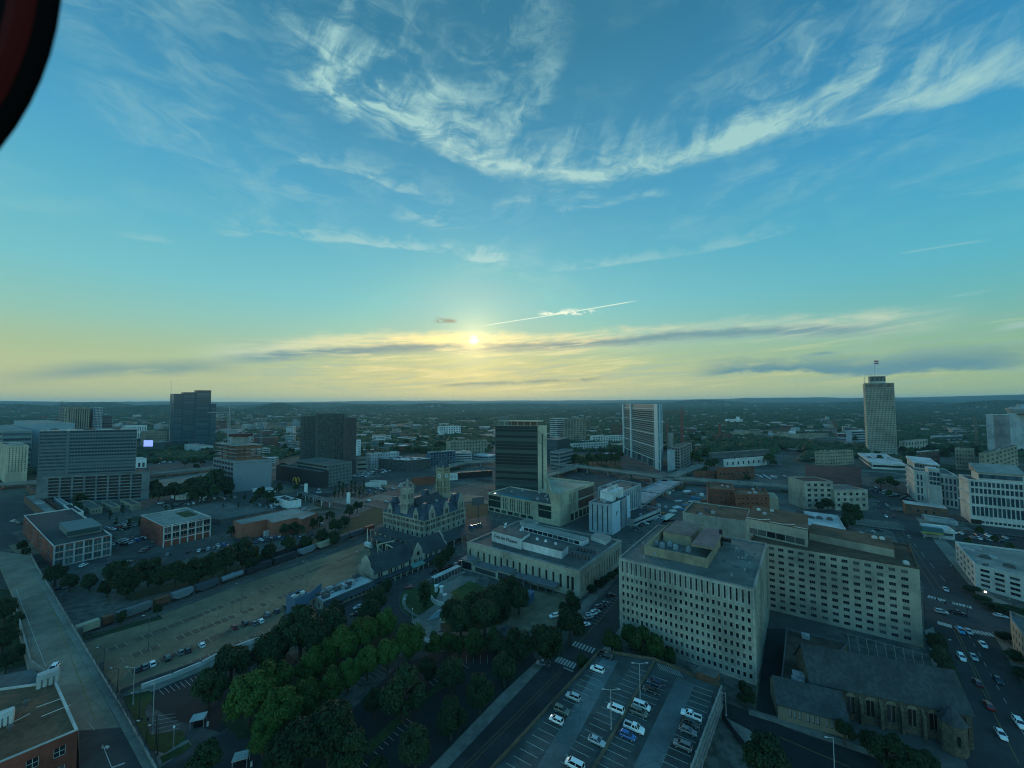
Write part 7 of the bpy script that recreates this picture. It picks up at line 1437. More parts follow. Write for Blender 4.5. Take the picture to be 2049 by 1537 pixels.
# billboards, chimneys and masts
q = MB(); c = V2(G(1194,925)); q.box(c, (1, .3), 13, .8, 4, 12); q.beam((*c, 0), (*c, 4), .8); tag(q.build('billboard', mat('billboard_red', (0.28, 0.03, 0.03), .6), org=(*c, 0)), 'red roadside billboard in the bushes behind the elevated road', 'billboard')
q = MB(); c = V2(G(957,1031)); q.box(c, (1, .5), 11, .8, 9, 16); q.tube((*c, 0), (*c, 9), .5); tag(q.build('billboard', ACD, org=(*c, 0)), 'dark unlit billboard on a tall post right of the station', 'billboard')
q = MB(); c = V2(G(1441,885)); q.tube((*c, 0), (*c, ZT(c, 848)), 3.2, 2.2, 12); tag(q.build('chimney', BRICKR, org=(*c, 0)), 'slim brick factory chimney rising from the dark trees', 'chimney')
gb('brick_building', 'dark brick powerhouse around the factory chimney', 'factory', 1425, 1435, 1462, 886, 868, BRICKB, ROOFR, None, ('g', 3, 1, .4, .5), ('g', 5, 1, .4, .5), aR=20)
for i, (x, yb, yt) in enumerate(((545, 812, 800), (731, 818, 808), (1452, 806, 796))): 
    c = V2(ray(x, 804)); c = c*(5600/c.length); q = MB(); zt = ZT(c, yt); q.tube((*c, 20), (*c, zt), 1.6, 1.0, 6); tag(q.build('antenna_mast', METAL, org=(*c, 20)), ['thin broadcast mast on the wooded hill left of the residential tower', 'stubby mast on the low hill behind the residential tower', 'hair-thin mast on the right hand ridge'][i], 'mast')
# ---------------- random city and suburbs
rc = random.Random(11)
PAL = [OFFW, WHITE, BEI, CONC, BRICKB, BRICKR, LTP, GRP, TAN, CONCD, BROWNB, LTP, OFFW]
RPAL = [ROOFG, ROOFL, ROOFW, ROOFG, ROOFD, ROOFL]
def free(c, r, pad=0):
    for (bc, br, *_) in BUILT:
        if (c-bc).length < (r+br)*.8+pad: return False
    return True
KINDS = {id(OFFW): 'off-white', id(WHITE): 'white', id(BEI): 'tan', id(CONC): 'grey concrete', id(BRICKB): 'brown brick', id(BRICKR): 'red brick', id(LTP): 'pale grey', id(GRP): 'grey-green', id(TAN): 'beige', id(CONCD): 'dark grey', id(BROWNB): 'orange brick'}
cnt = 0; tries = 0
ZONES = [((0, 330), (826, 870), 72, 5, 14, 'in the crowded district far left'), ((430, 605), (822, 900), 70, 6, 16, 'in the dense district between the two glass towers'), ((715, 880), (835, 900), 40, 5, 10, 'among trees right of the dark residential tower'), ((880, 1240), (845, 880), 34, 4, 9, 'among trees behind the dark hotel tower'), ((1340, 1725), (832, 870), 40, 4, 8, 'in the wooded district left of the beige tower'), ((1795, 2049), (836, 895), 36, 4, 9, 'in the wooded district right of the beige tower'), ((300, 1240), (868, 930), 56, 4, 10, 'in the crowded district'), ((1230, 1725), (866, 905), 26, 4, 8, 'in the wooded district')]
for (xa, xb), (ya, yb_), n, h0, h1, where in ZONES:
    k = 0; t = 0
    while k < n and t < n*30:
        t += 1; x = rc.uniform(xa, xb); y = ya+(yb_-ya)*rc.random()**1.4
        c = V2(G(x, y))
        if c.length > 4200: continue
        w = rc.uniform(16, 46); dd_ = rc.uniform(14, 34); h = rc.uniform(h0, h1)*rc.choice((.6, 1, 1, 1.7))*(1 if c.length < 2000 else 1.25)
        if not free(c, max(w, dd_)*.6): continue
        # keep the low foreground of landmark buildings open
        a_ = rc.choice((-33, -31, 12, 14, 57)); d = Vector((math.cos(R(a_)), math.sin(R(a_)))); e = Vector((-d.y, d.x)); P = [c-d*w/2+e*dd_/2, c-d*w/2-e*dd_/2, c+d*w/2-e*dd_/2, c+d*w/2+e*dd_/2]
        BUILT.append((c, max(w, dd_)*.6, P, h)); m = rc.choice(PAL); fls = max(1, int(h/3.6)); r_ = rc.choice(RPAL)
        nm = {0: 'low_building', 1: 'office_building', 2: 'apartment_building'}[0 if fls < 3 else rc.choice((1, 2))]
        col = KINDS[id(m)]; lb = f"{col} {'flat-roofed low building' if fls < 3 else 'mid-rise block'} {where}"
        rf2 = ('b', fls, .45, 10) if rc.random() < .5 else ('g', max(3, int(w/6)), fls, .5, .5)
        b = Bl(nm, lb, 'building', (P[1].x, P[1].y, 0), f"{col} {'low buildings' if fls < 3 else 'mid-rise blocks'} {where}"); b.P = P; b.w.prism(P, 0, h, top=False)
        q = MB(); q.prism(inset(P, .01), h-.6, h-.3); q.build('roof', r_, b.root, b.org)
        q = MB(); dL = (P[2]-P[1]).normalized()
        for (p_, q_) in ((P[0], P[1]), (P[1], P[2]), (P[2], P[3])):
            u_ = (q_-p_).normalized(); nn_ = Vector((u_.y, -u_.x)); LL_ = (q_-p_).length
            for f_ in range(fls):
                z_ = 1.0+(h-1.6)*(f_+.28)/fls; q.box((p_+q_)/2+nn_*.04, u_, LL_*.92, .08, z_, z_+(h-1.6)/fls*.42)
        o_ = q.build('windows', rc.choice((GLASS, GLASSB, GLASST)), b.root, b.org, 'stuff')
        if b.w.f: b.w.build('wall', m, b.root, b.org)
        if h > 7 and rc.random() < .6: b.unit(rc.uniform(.3, .7), rc.uniform(.3, .7), w*.18, dd_*.2, h-.3, 2.4, ACM)
        k += 1
# small far houses: thousands, one mass
q = MB(); rs = np.random.default_rng(5)
hx = []
while len(hx) < 2200:
    a_ = rs.uniform(-54, 54); r_ = 1100+ (rs.random()**1.2)*7000; x, y = r_*math.sin(R(a_)), r_*math.cos(R(a_))
    if fbm(np.array([x/420+5]), np.array([y/420+9]), 3)[0] < .44: continue
    hx.append((x, y, r_))
hz = height(np.array([h[0] for h in hx]), np.array([h[1] for h in hx]))
for (x, y, r_), z_ in zip(hx, hz):
    c = Vector((x, y))
    if not free(c, 8): continue
    s_ = 1+r_/5000; w, l, h = rs.uniform(8, 22)*s_, rs.uniform(7, 14)*s_, rs.uniform(3.5, 8)*s_; a_ = rs.uniform(0, math.pi); d = (math.cos(a_), math.sin(a_)); q.box(c, d, w, l, z_, z_+h, int(rs.integers(0, 4)))
tag(q.build('houses', [CONC, mat('far_tan', (0.2, 0.17, 0.12)), ROOFG, LTP]), 'scattered pale houses and sheds spread through the far wooded suburbs', 'houses', kind='stuff')
# ================================================================ trees
def leafmat(name, col, col2):
    m = bpy.data.materials.new(name); m.use_nodes = True; q = NG(m.node_tree); b = m.node_tree.nodes['Principled BSDF']
    geo = q.n('ShaderNodeNewGeometry'); oi = q.n('ShaderNodeObjectInfo')
    c = q.mix(geo.outputs['Random Per Island'], tuple(col)+(1,), tuple(col2)+(1,))
    k = q.m('MULTIPLY_ADD', oi.outputs['Random'], 0.5, 0.75)
    v = q.n('ShaderNodeVectorMath', operation='SCALE'); q.nt.links.new(c, v.inputs[0]); q.nt.links.new(k, v.inputs['Scale'])
    q.nt.links.new(v.outputs[0], b.inputs['Base Color']); b.inputs['Roughness'].default_value = .7; b.inputs['Specular IOR Level'].default_value = .15
    return m
LEAF = {'dark': leafmat('leaves_dark', (0.010, 0.024, 0.010), (0.026, 0.046, 0.017)), 'bright': leafmat('leaves_bright', (0.022, 0.052, 0.011), (0.058, 0.100, 0.020)), 'mid': leafmat('leaves_mid', (0.016, 0.036, 0.010), (0.036, 0.064, 0.016)), 'sparse': leafmat('leaves_dull', (0.024, 0.032, 0.014), (0.05, 0.055, 0.026))}
BARK = mat('bark', (0.07, 0.055, 0.04), .95, 2, .3)
def crown_arrays(seed, nleaf, ls, shape='round', ncl=26):
    """leaf clusters spread on overlapping clumps inside a unit crown; returns verts, faces"""
    r = np.random.default_rng(seed); C_ = []; 
    for i in range(ncl):
        u = r.normal(size=3); u /= np.linalg.norm(u); u[2] = abs(u[2])*1.15-.45 if r.random() < .6 else u[2]
        rad = .62+.2*r.random()
        c = u*rad*np.array([1, 1, .92])
        if shape == 'cone': t = r.random(); c = np.array([u[0]*(1-t)*.8, u[1]*(1-t)*.8, -0.8+2.0*t])
        if shape == 'column': c = np.array([u[0]*.5, u[1]*.5, r.uniform(-1.6, 1.8)])
        C_.append((c, r.uniform(.26, .42)*(.8 if shape != 'round' else 1)))
    V = []; F = []; n = 0; per = nleaf//ncl
    for c, cr in C_:
        u = r.normal(size=(per, 3)); u /= np.linalg.norm(u, axis=1)[:, None]; u[:, 2] = np.where(u[:, 2] < -.3, -u[:, 2], u[:, 2])
        p = c+u*cr*(0.80+.32*r.random((per, 1))); nrm = u+r.normal(size=(per, 3))*.55+np.array([0, 0, .35]); nrm /= np.linalg.norm(nrm, axis=1)[:, None]
        t = np.cross(nrm, r.normal(size=(per, 3))); t /= np.linalg.norm(t, axis=1)[:, None]; bt = np.cross(nrm, t); s = ls*(.55+.9*r.random((per, 1)))
        q = np.stack([p-t*s-bt*s*.7, p+t*s-bt*s*.6, p+t*s*.7+bt*s, p-t*s*.8+bt*s*.8], 1).reshape(-1, 3); V.append(q)
        F.append(np.arange(n, n+per*4).reshape(-1, 4)); n += per*4
    # dark inner mass so the sky does not shine through everywhere
    ico = [(0, 0, 1), (.89, 0, .45), (.28, .85, .45), (-.72, .53, .45), (-.72, -.53, .45), (.28, -.85, .45), (.72, .53, -.45), (-.28, .85, -.45), (-.89, 0, -.45), (-.28, -.85, -.45), (.72, -.53, -.45), (0, 0, -1)]
    IF = [(0, 1, 2), (0, 2, 3), (0, 3, 4), (0, 4, 5), (0, 5, 1), (1, 6, 2), (2, 7, 3), (3, 8, 4), (4, 9, 5), (5, 10, 1), (2, 6, 7), (3, 7, 8), (4, 8, 9), (5, 9, 10), (1, 10, 6), (11, 7, 6), (11, 8, 7), (11, 9, 8), (11, 10, 9), (11, 6, 10)]
    faces = [tuple(f) for f in np.concatenate(F).tolist()]; verts = np.concatenate(V).tolist()
    for c, cr in C_:
        k = len(verts); verts += [(c[0]*.9+v[0]*cr*.82, c[1]*.9+v[1]*cr*.82, c[2]*.9+v[2]*cr*.82) for v in ico]; faces += [tuple(k+i for i in f) for f in IF]
    return verts, faces
CR = {}
def crownmesh(kind, shape, var, lod):
    key = (kind, shape, var, lod)
    if key not in CR:
        n, ls = {0: (7200, .042), 1: (2200, .075), 2: (620, .13)}[lod]
        v, f = crown_arrays(100*var+lod+{'round': 0, 'cone': 7, 'column': 9}[shape], n, ls, shape, {0: 34, 1: 22, 2: 12}[lod]); me = bpy.data.meshes.new('crown'); me.from_pydata(v, [], f); me.materials.append(LEAF[kind]); CR[key] = me
    return CR[key]
TM = {}
def trunkmesh(var):
    if var not in TM:
        r = random.Random(var); q = MB(); q.tube((0, 0, 0), (0, 0, .55), .040, .038, 8)
        for i in range(6): a = i*1.05+r.random(); z = .34+.05*i; q.tube((0, 0, z), (math.cos(a)*.30, math.sin(a)*.30, z+.12+r.random()*.06), .022, .008, 5)
        me = bpy.data.meshes.new('trunk'); me.from_pydata(q.v, [], q.f); me.materials.append(BARK); TM[var] = me
    return TM[var]
NT_ = 0
def tree(x, y, w, kind, label, group=None, shape='round', h=None, lod=None, parts=True, name='tree', zb=0.0, jit=True):
    """x, y: crown centre in the survey photo, w: crown width there"""
    global NT_; NT_ += 1
    hz = 6.0
    for _ in range(5):
        p = G(x, y, zb+hz); dist = (p-CPOS).length; wm = w/FP*abs((p-CPOS).dot(fw)); H_ = h or wm*1.12+1.5; hz = H_*.60
    lod = lod if lod is not None else (0 if p.y < 330 else (1 if p.y < 700 else 2))
    o = empty(name, (p.x, p.y, zb), label, 'tree', group, random.uniform(0, 6.28))
    if o.location.length and parts:
        t = bpy.data.objects.new('trunk', trunkmesh(NT_ % 4)); COL.objects.link(t); t.parent = o; t.scale = (H_*.8, H_*.8, H_)
    c = bpy.data.objects.new('crown', crownmesh(kind, shape, NT_ % (4 if lod == 0 else 3), lod)); COL.objects.link(c); c.parent = o
    k = {'round': .86, 'cone': .8, 'column': .7}[shape]; sz = H_*(.47 if shape == 'round' else (.32 if shape == 'cone' else .26)); c.scale = (wm/2*.87, wm/2*.87, sz*.9); c.location = (0, 0, H_*(.53 if shape != 'cone' else .45))
    return o
ORD = ['first', 'second', 'third', 'fourth', 'fifth', 'sixth', 'seventh', 'eighth', 'ninth', 'tenth', 'eleventh', 'twelfth', 'thirteenth', 'fourteenth', 'fifteenth', 'sixteenth', 'seventeenth', 'eighteenth', 'nineteenth', 'twentieth']+[f'{n}th' for n in range(21, 80)]
def row(pts, kind, what, where, group, **k):
    pts = sorted(pts)
    for i, p in enumerate(pts): tree(p[0], p[1], p[2]*(1 if kind != 'bright' else (.92, 1.0, .84)[i % 3]), kind, f"{what} {where}, {ORD[i]} from left" if len(pts) > 1 else f"{what} {where}", group, **k)
row([(727,1258,80), (768,1243,58), (688,1283,66), (655,1304,58), (619,1326,70), (545,1352,82), (500,1388,98)], 'bright', 'bright green round tree', 'in the rear row of the grove', 'trees of the grove rear row')
row([(818,1275,66), (776,1300,60), (735,1320,64), (697,1344,54), (660,1366,68), (615,1388,78), (562,1416,84), (526,1466,66)], 'bright', 'yellow-green round tree', 'in the front row of the grove', 'trees of the grove front row')
row([(602,1250,84), (660,1246,66), (632,1270,70), (540,1296,70), (463,1322,74), (418,1368,70), (570,1272,60), (668,1222,46)], 'dark', 'dark green tree', 'along the lot wall behind the grove', 'dark trees behind the grove')
row([(659,1448,112), (600,1492,112), (700,1490,80), (560,1500,60)], 'dark', 'large dark green tree', 'in front of the grove', 'large dark trees before the grove')
row([(808,1376,92), (903,1340,62), (855,1337,44), (903,1428,66), (832,1486,68), (758,1532,44), (960,1378,62), (1009,1330,56), (1036,1283,62), (1094,1280,72), (1140,1246,64), (750,1400,46), (410,1520,70), (1000,1292,48)], 'dark', 'dense dark tree', 'among the parking stalls and diagonal street', 'parking lot trees')
row([(982,1200,60), (1020,1177,52), (1038,1192,50), (996,1188,56), (970,1225,64), (922,1230,60), (905,1216,48), (948,1208,56), (1002,1215,44)], 'dark', 'dark tree', 'in the cluster before the museum steps', 'trees before the museum')
row([(868,1284,40), (897,1282,40), (948,1280,46), (985,1274,42), (918,1290,34)], 'mid', 'small olive tree', 'along the curved walk', 'small trees on the curved walk')
tree(849, 1184, 42, 'dark', 'dark clipped cone-like tree alone on the left lawn by the curved drive', shape='column', h=13)
row([(748,1196,52), (741,1222,50), (772,1170,26), (900,1100,22), (878,1122,30), (890,1112,28)], 'dark', 'small dark tree', 'in front of the long stone hall', 'trees before the stone hall')
row([(1166,1325,32), (1141,1204,46)], 'dark', 'small round tree', 'at the kerb of the diagonal street', 'kerb trees')
row([(1224,1284,46), (1262,1268,40), (1285,1278,52), (1312,1292,44), (1340,1312,30)], 'mid', 'loose grey-green tree', 'between the parking deck and the grid office block', 'trees behind the parking deck')
row([(1184,1176,26), (1198,1166,26), (1212,1158,24), (1224,1150,22), (1236,1142,18)], 'dark', 'low dark shrub', 'along the right wall of the museum', 'shrubs along the museum', name='shrub', h=3.5)
row([(1492,1384,38), (1535,1515,90), (1780,1500,70), (1830,1530,60), (1740,1478,40), (1690,1460,36), (1855,1526,44)], 'dark', 'dark tree or shrub', 'around the church street', 'trees by the church')
row([(1872,1280,34), (1882,1310,34), (1892,1340,28)], 'sparse', 'brownish small tree', 'at the end wall of the long beige office', 'trees by the office end wall')
row([(1945,1178,30), (1965,1196,30), (1990,1212,34), (2020,1218,36), (2042,1222,34), (2010,1272,30), (2032,1310,36), (2045,1345,36)], 'dark', 'dark low shrub', 'beside the avenue on the right', 'shrubs beside the avenue', name='shrub', h=4)
row([(111,1146,36), (140,1160,30), (180,1160,30), (232,1140,44), (252,1158,56), (298,1136,50), (320,1150,40), (350,1143,46), (398,1134,50), (378,1150,36), (426,1126,48), (452,1116,48), (483,1096,46), (500,1112,44), (539,1100,30), (577,1086,32), (613,1081,26), (643,1069,27), (671,1050,28), (668,1074,26), (215,1172,30), (690,1040,22)], 'dark', 'dark green tree', 'in the strip beside the freight train', 'trees beside the railway')
row([(8,1215,40), (30,1240,30), (5,1270,46), (38,1300,26), (12,1320,34)], 'dark', 'dark bush', 'in the hollow left of the bridge', 'bushes left of the bridge')
row([(315,1218,16), (244,1232,20)], 'dark', 'small dark bush', 'between the train and the brown lot', 'bushes by the train', h=7)
row([(520,1052,14), (548,1056,14), (570,1058,20), (588,1054,20), (600,1058,20), (464,1060,18), (626,1044,20), (640,1040,18), (700,1020,22), (715,1012,20), (660,1030,20)], 'dark', 'small dark tree', 'in front of the salmon brick hall', 'trees by the salmon hall', lod=2)
row([(670+i*8.2, 977-i*.3, 8) for i in range(8)], 'dark', 'slim dark poplar', 'below the dark residential tower', 'poplars below the residential tower', shape='column', h=17, lod=2)
row([(430,955,46), (405,968,46), (380,974,40), (450,972,36), (420,978,40), (350,978,34), (318,984,34), (395,985,40), (310,972,26), (290,975,22)], 'dark', 'broad dark tree', 'on the green bank behind the left parking podium', 'trees on the green bank')
row([(520,985,26), (535,992,24), (548,1000,20), (506,998,20), (557,975,18), (592,975,14), (640,1000,10), (598,992,14)], 'dark', 'round dark tree', 'around the low shop and fuel station', 'trees around the fuel station', lod=2)
row([(462,990,8), (490,990,8), (448,1012,8), (476,1012,8), (332,1015,9), (346,1018,9), (220,1028,10), (232,1040,10), (258,1046,10), (280,1040,9), (246,1020,9)], 'dark', 'slim dark tree', 'in the car lots left of centre', 'slim trees in the lots', shape='column', h=9, lod=2)
row([(160,996,22), (155,1012,20), (44,1090,18), (52,1104,16), (130,985,14)], 'dark', 'dark tree', 'below the left parking podium', 'trees below the podium', lod=2)
row([(1656,1006,24), (1670,1000,22), (1703,1022,40), (1696,1040,26), (1640,1012,16)], 'dark', 'dark round tree', 'in front of the white classical office', 'trees by the classical office')
row([(1762,964,18), (1780,960,18), (1792,968,16), (1778,985,14), (1960,1060,14), (1990,1078,14), (1935,1080,12), (2020,1090,14)], 'mid', 'small green tree', 'in the car lots beside the courthouse', 'trees beside the courthouse', lod=2)
row([(1540,916,22), (1548,924,14), (1420,928,20), (1408,938,18), (1430,922,16), (1398,920,20), (1385,912,20), (1415,905,22), (1495,955,14)], 'mid', 'leafy tree', 'around the white-roofed office near the tree belt', 'trees near the tree belt', lod=2)
row([(1150+i*9, 916+((i*7) % 5)*2-i*.7, 20) for i in range(11)], 'mid', 'bushy tree', 'on the bank behind the elevated road', 'trees behind the elevated road', lod=2)
row([(1810+i*14, 898+((i*5) % 7)*2, 18) for i in range(12)], 'dark', 'dark tree', 'between the beige tower and the edge hotel', 'trees right of the beige tower', lod=2)
row([(370+i*9, 925-((i*3) % 5), 12) for i in range(5)], 'dark', 'small dark tree', 'in the car lot below the blue glass tower', 'trees in the far car lot', lod=2)
# street-side and courtyard fillers
rt2 = random.Random(3)
fill = []
for (xa, xb, ya, yb_, n) in ((720, 905, 872, 905, 26), (300, 600, 868, 935, 26), (1240, 1420, 860, 905, 24), (1420, 1735, 862, 880, 16), (60, 330, 860, 895, 14), (1720, 2049, 880, 925, 18)):
    k = 0
    for _ in range(n*12):
        if k >= n: break
        x, y = rt2.uniform(xa, xb), rt2.uniform(ya, yb_)
        if free(V2(G(x, y+3)), 3): fill.append((x, y)); k += 1
for i, (x, y) in enumerate(fill):
    d = V2(G(x, y+3)).length; tree(x, y, 14/d*FP*rt2.uniform(.8, 1.3), rt2.choice(('dark', 'dark', 'mid')), 'dark green tree standing between the mid-distance buildings', 'trees between mid-distance buildings', lod=2, parts=False)
# ---------------- tree belt, woods
def blob_mass(name, label, pts, seed=1, col='dark'):
    """pts: array x, y, z, radius - one mass of leafy clumps"""
    r = np.random.default_rng(seed); base = np.array([(0, 0, 1), (.89, 0, .45), (.28, .85, .45), (-.72, .53, .45), (-.72, -.53, .45), (.28, -.85, .45), (.80, .58, -.3), (-.30, .92, -.3), (-.97, 0, -.3), (-.30, -.92, -.3), (.80, -.58, -.3)])
    F0 = np.array([(0, 1, 2), (0, 2, 3), (0, 3, 4), (0, 4, 5), (0, 5, 1), (1, 6, 2), (2, 7, 3), (3, 8, 4), (4, 9, 5), (5, 10, 1), (2, 6, 7), (3, 7, 8), (4, 8, 9), (5, 9, 10), (1, 10, 6)])
    n = len(pts); a = r.uniform(0, 6.28, n); ca, sa = np.cos(a), np.sin(a); b = base[None]*(1+r.normal(0, .16, (n, 11, 1)))
    x = b[..., 0]*ca[:, None]-b[..., 1]*sa[:, None]; y = b[..., 0]*sa[:, None]+b[..., 1]*ca[:, None]; V = np.stack([x, y, b[..., 2]*.85], -1)*pts[:, None, 3:4]+pts[:, None, :3]
    F = (F0[None]+np.arange(n)[:, None, None]*11).reshape(-1, 3); V = V.reshape(-1, 3)
    me = bpy.data.meshes.new(name); me.vertices.add(len(V)); me.vertices.foreach_set('co', V.astype(np.float32).ravel()); me.loops.add(F.size); me.loops.foreach_set('vertex_index', F.astype(np.int32).ravel())
    me.polygons.add(len(F)); me.polygons.foreach_set('loop_start', np.arange(0, F.size, 3, dtype=np.int32)); me.polygons.foreach_set('loop_total', np.full(len(F), 3, dtype=np.int32)); me.update(calc_edges=True); me.validate()
    me.materials.append(LEAF[col]); o = bpy.data.objects.new(name, me); COL.objects.link(o); return tag(o, label, name, kind='stuff')
r = np.random.default_rng(21); W1 = []
# belt right of centre
for _ in range(900):
    x = r.uniform(1395, 1735); yc = np.interp(x, [1395, 1470, 1560, 1640, 1735], [905, 888, 884, 896, 900]); hw = np.interp(x, [1395, 1450, 1600, 1735], [5, 10, 9, 7]); y = yc+r.uniform(-hw, hw)
    p = G(x, y+6); 
    if free(V2(p), -8): W1.append((p.x, p.y, 5+r.uniform(-1, 3), r.uniform(4, 8)))
for (xa, xb, ya, yb_, n) in ((1345, 1400, 872, 905, 160), (800, 880, 868, 900, 120), (930, 985, 862, 905, 120), (1795, 1960, 880, 905, 220), (722, 800, 895, 915, 30)):
    for _ in range(n):
        p = G(r.uniform(xa, xb), r.uniform(ya, yb_)+4)
        if free(V2(p), 0): W1.append((p.x, p.y, 4+r.uniform(-1, 3), r.uniform(3.5, 7)))
blob_mass('woods', 'dark belt of woodland running behind the low offices on the right', np.array(W1), 3)
n = 150000; a = np.radians(r.uniform(-56, 56, n)); rr_ = 800+(r.random(n)**1.35)*10800; x, y = rr_*np.sin(a), rr_*np.cos(a)
dens = fbm(x/260+1, y/260+4, 4); urban = np.exp(-((np.degrees(a)+30)/13)**2)*sm(4500, 2000, rr_)*.10+np.exp(-((np.degrees(a)+45)/8)**2)*.03
keep = (dens > .375-.07*sm(1500, 5000, rr_)+urban) & ~((rr_ < 1000) & (dens < .47)); x, y, rr_ = x[keep], y[keep], rr_[keep]
# keep the woods off buildings and the far road
bx = np.array([(b_[0].x, b_[0].y, b_[1]) for b_ in BUILT]); ok = np.ones(len(x), bool)
for bX, bY, bR in bx: ok &= ((x-bX)**2+(y-bY)**2 > (bR*.85+7)**2)
for (p0, p1, w_) in (((1690,905),(1650,838),22), ((1560,925),(1590,900),25), ((720,990),(960,935),16), ((1240,905),(1420,880),16), ((430,860),(600,905),24), ((300,905),(200,830),22)):
    A = G(*p0); C2 = G(*p1); dx, dy = C2.x-A.x, C2.y-A.y; L_ = math.hypot(dx, dy); t_ = np.clip(((x-A.x)*dx+(y-A.y)*dy)/L_**2, 0, 1); ok &= np.hypot(x-A.x-t_*dx, y-A.y-t_*dy) > w_
ok &= ~((x > -420) & (x < -200) & (y < 950)); x, y, rr_ = x[ok], y[ok], rr_[ok]
z = height(x, y); s_ = (4.2+2.2*np.random.default_rng(2).random(len(x)))*(1+rr_/3800)
blob_mass('forest', 'continuous green woodland and tree cover of the far suburbs and hills', np.stack([x, y, z+s_*.35, s_], -1), 4)
# ================================================================ cars
def carpaint():
    m = bpy.data.materials.new('car_paint'); m.use_nodes = True; q = NG(m.node_tree); b = m.node_tree.nodes['Principled BSDF']; oi = q.n('ShaderNodeObjectInfo')
    q.nt.links.new(oi.outputs['Color'], b.inputs['Base Color']); b.inputs['Roughness'].default_value = .32; b.inputs['Coat Weight'].default_value = .5; b.inputs['Coat Roughness'].default_value = .1; return m
PAINTC = carpaint(); CGLASS = glassmat('car_glass', (0.01, 0.013, 0.016), .08); TYRE = mat('tyre', (0.015, 0.015, 0.015), .9); RIM = mat('rim', (0.3, 0.3, 0.31), .4); LAMPW = mat('headlight_glass', (0.6, 0.6, 0.58), .2); LAMPR = mat('tail_light_glass', (0.30, 0.02, 0.02), .3)
COLS = {'white': (.72, .72, .70), 'silver': (.36, .38, .39), 'grey': (.12, .125, .13), 'black': (.014, .015, .017), 'blue': (.015, .10, .30), 'red': (.22, .015, .015), 'olive': (.10, .11, .09), 'dark blue': (.02, .035, .07), 'maroon': (.10, .015, .02), 'cyan blue': (.02, .22, .42), 'beige': (.30, .27, .2)}
def loft(secs, cap=True):
    """secs: list of (x, [(y, z), ...]) right-hand profile mirrored across y"""
    V = []; F = []; n = None
    for x, pr in secs:
        ring = [(x, -y, z) for y, z in pr]+[(x, y, z) for y, z in reversed(pr)]; n = len(ring); V += ring
    for k in range(len(secs)-1): F += [(k*n+i, k*n+(i+1) % n, (k+1)*n+(i+1) % n, (k+1)*n+i) for i in range(n)]
    if cap: F += [tuple(reversed(range(n))), tuple(range((len(secs)-1)*n, len(secs)*n))]
    return V, F
SPEC = {  # length, hood height, belt, roof, cabin start/roof start/roof end/cabin end (fractions from rear), width
 'sedan': (4.7, .86, .93, 1.43, .06, .22, .55, .74, 1.80), 'hatchback': (4.2, .92, .98, 1.50, .02, .10, .56, .78, 1.76), 'suv': (4.7, 1.08, 1.15, 1.74, .02, .08, .60, .76, 1.90), 'minivan': (5.0, 1.08, 1.15, 1.78, .015, .06, .68, .84, 1.96), 'pickup': (5.6, 1.12, 1.18, 1.84, .40, .44, .64, .76, 1.98)}
CM = {}
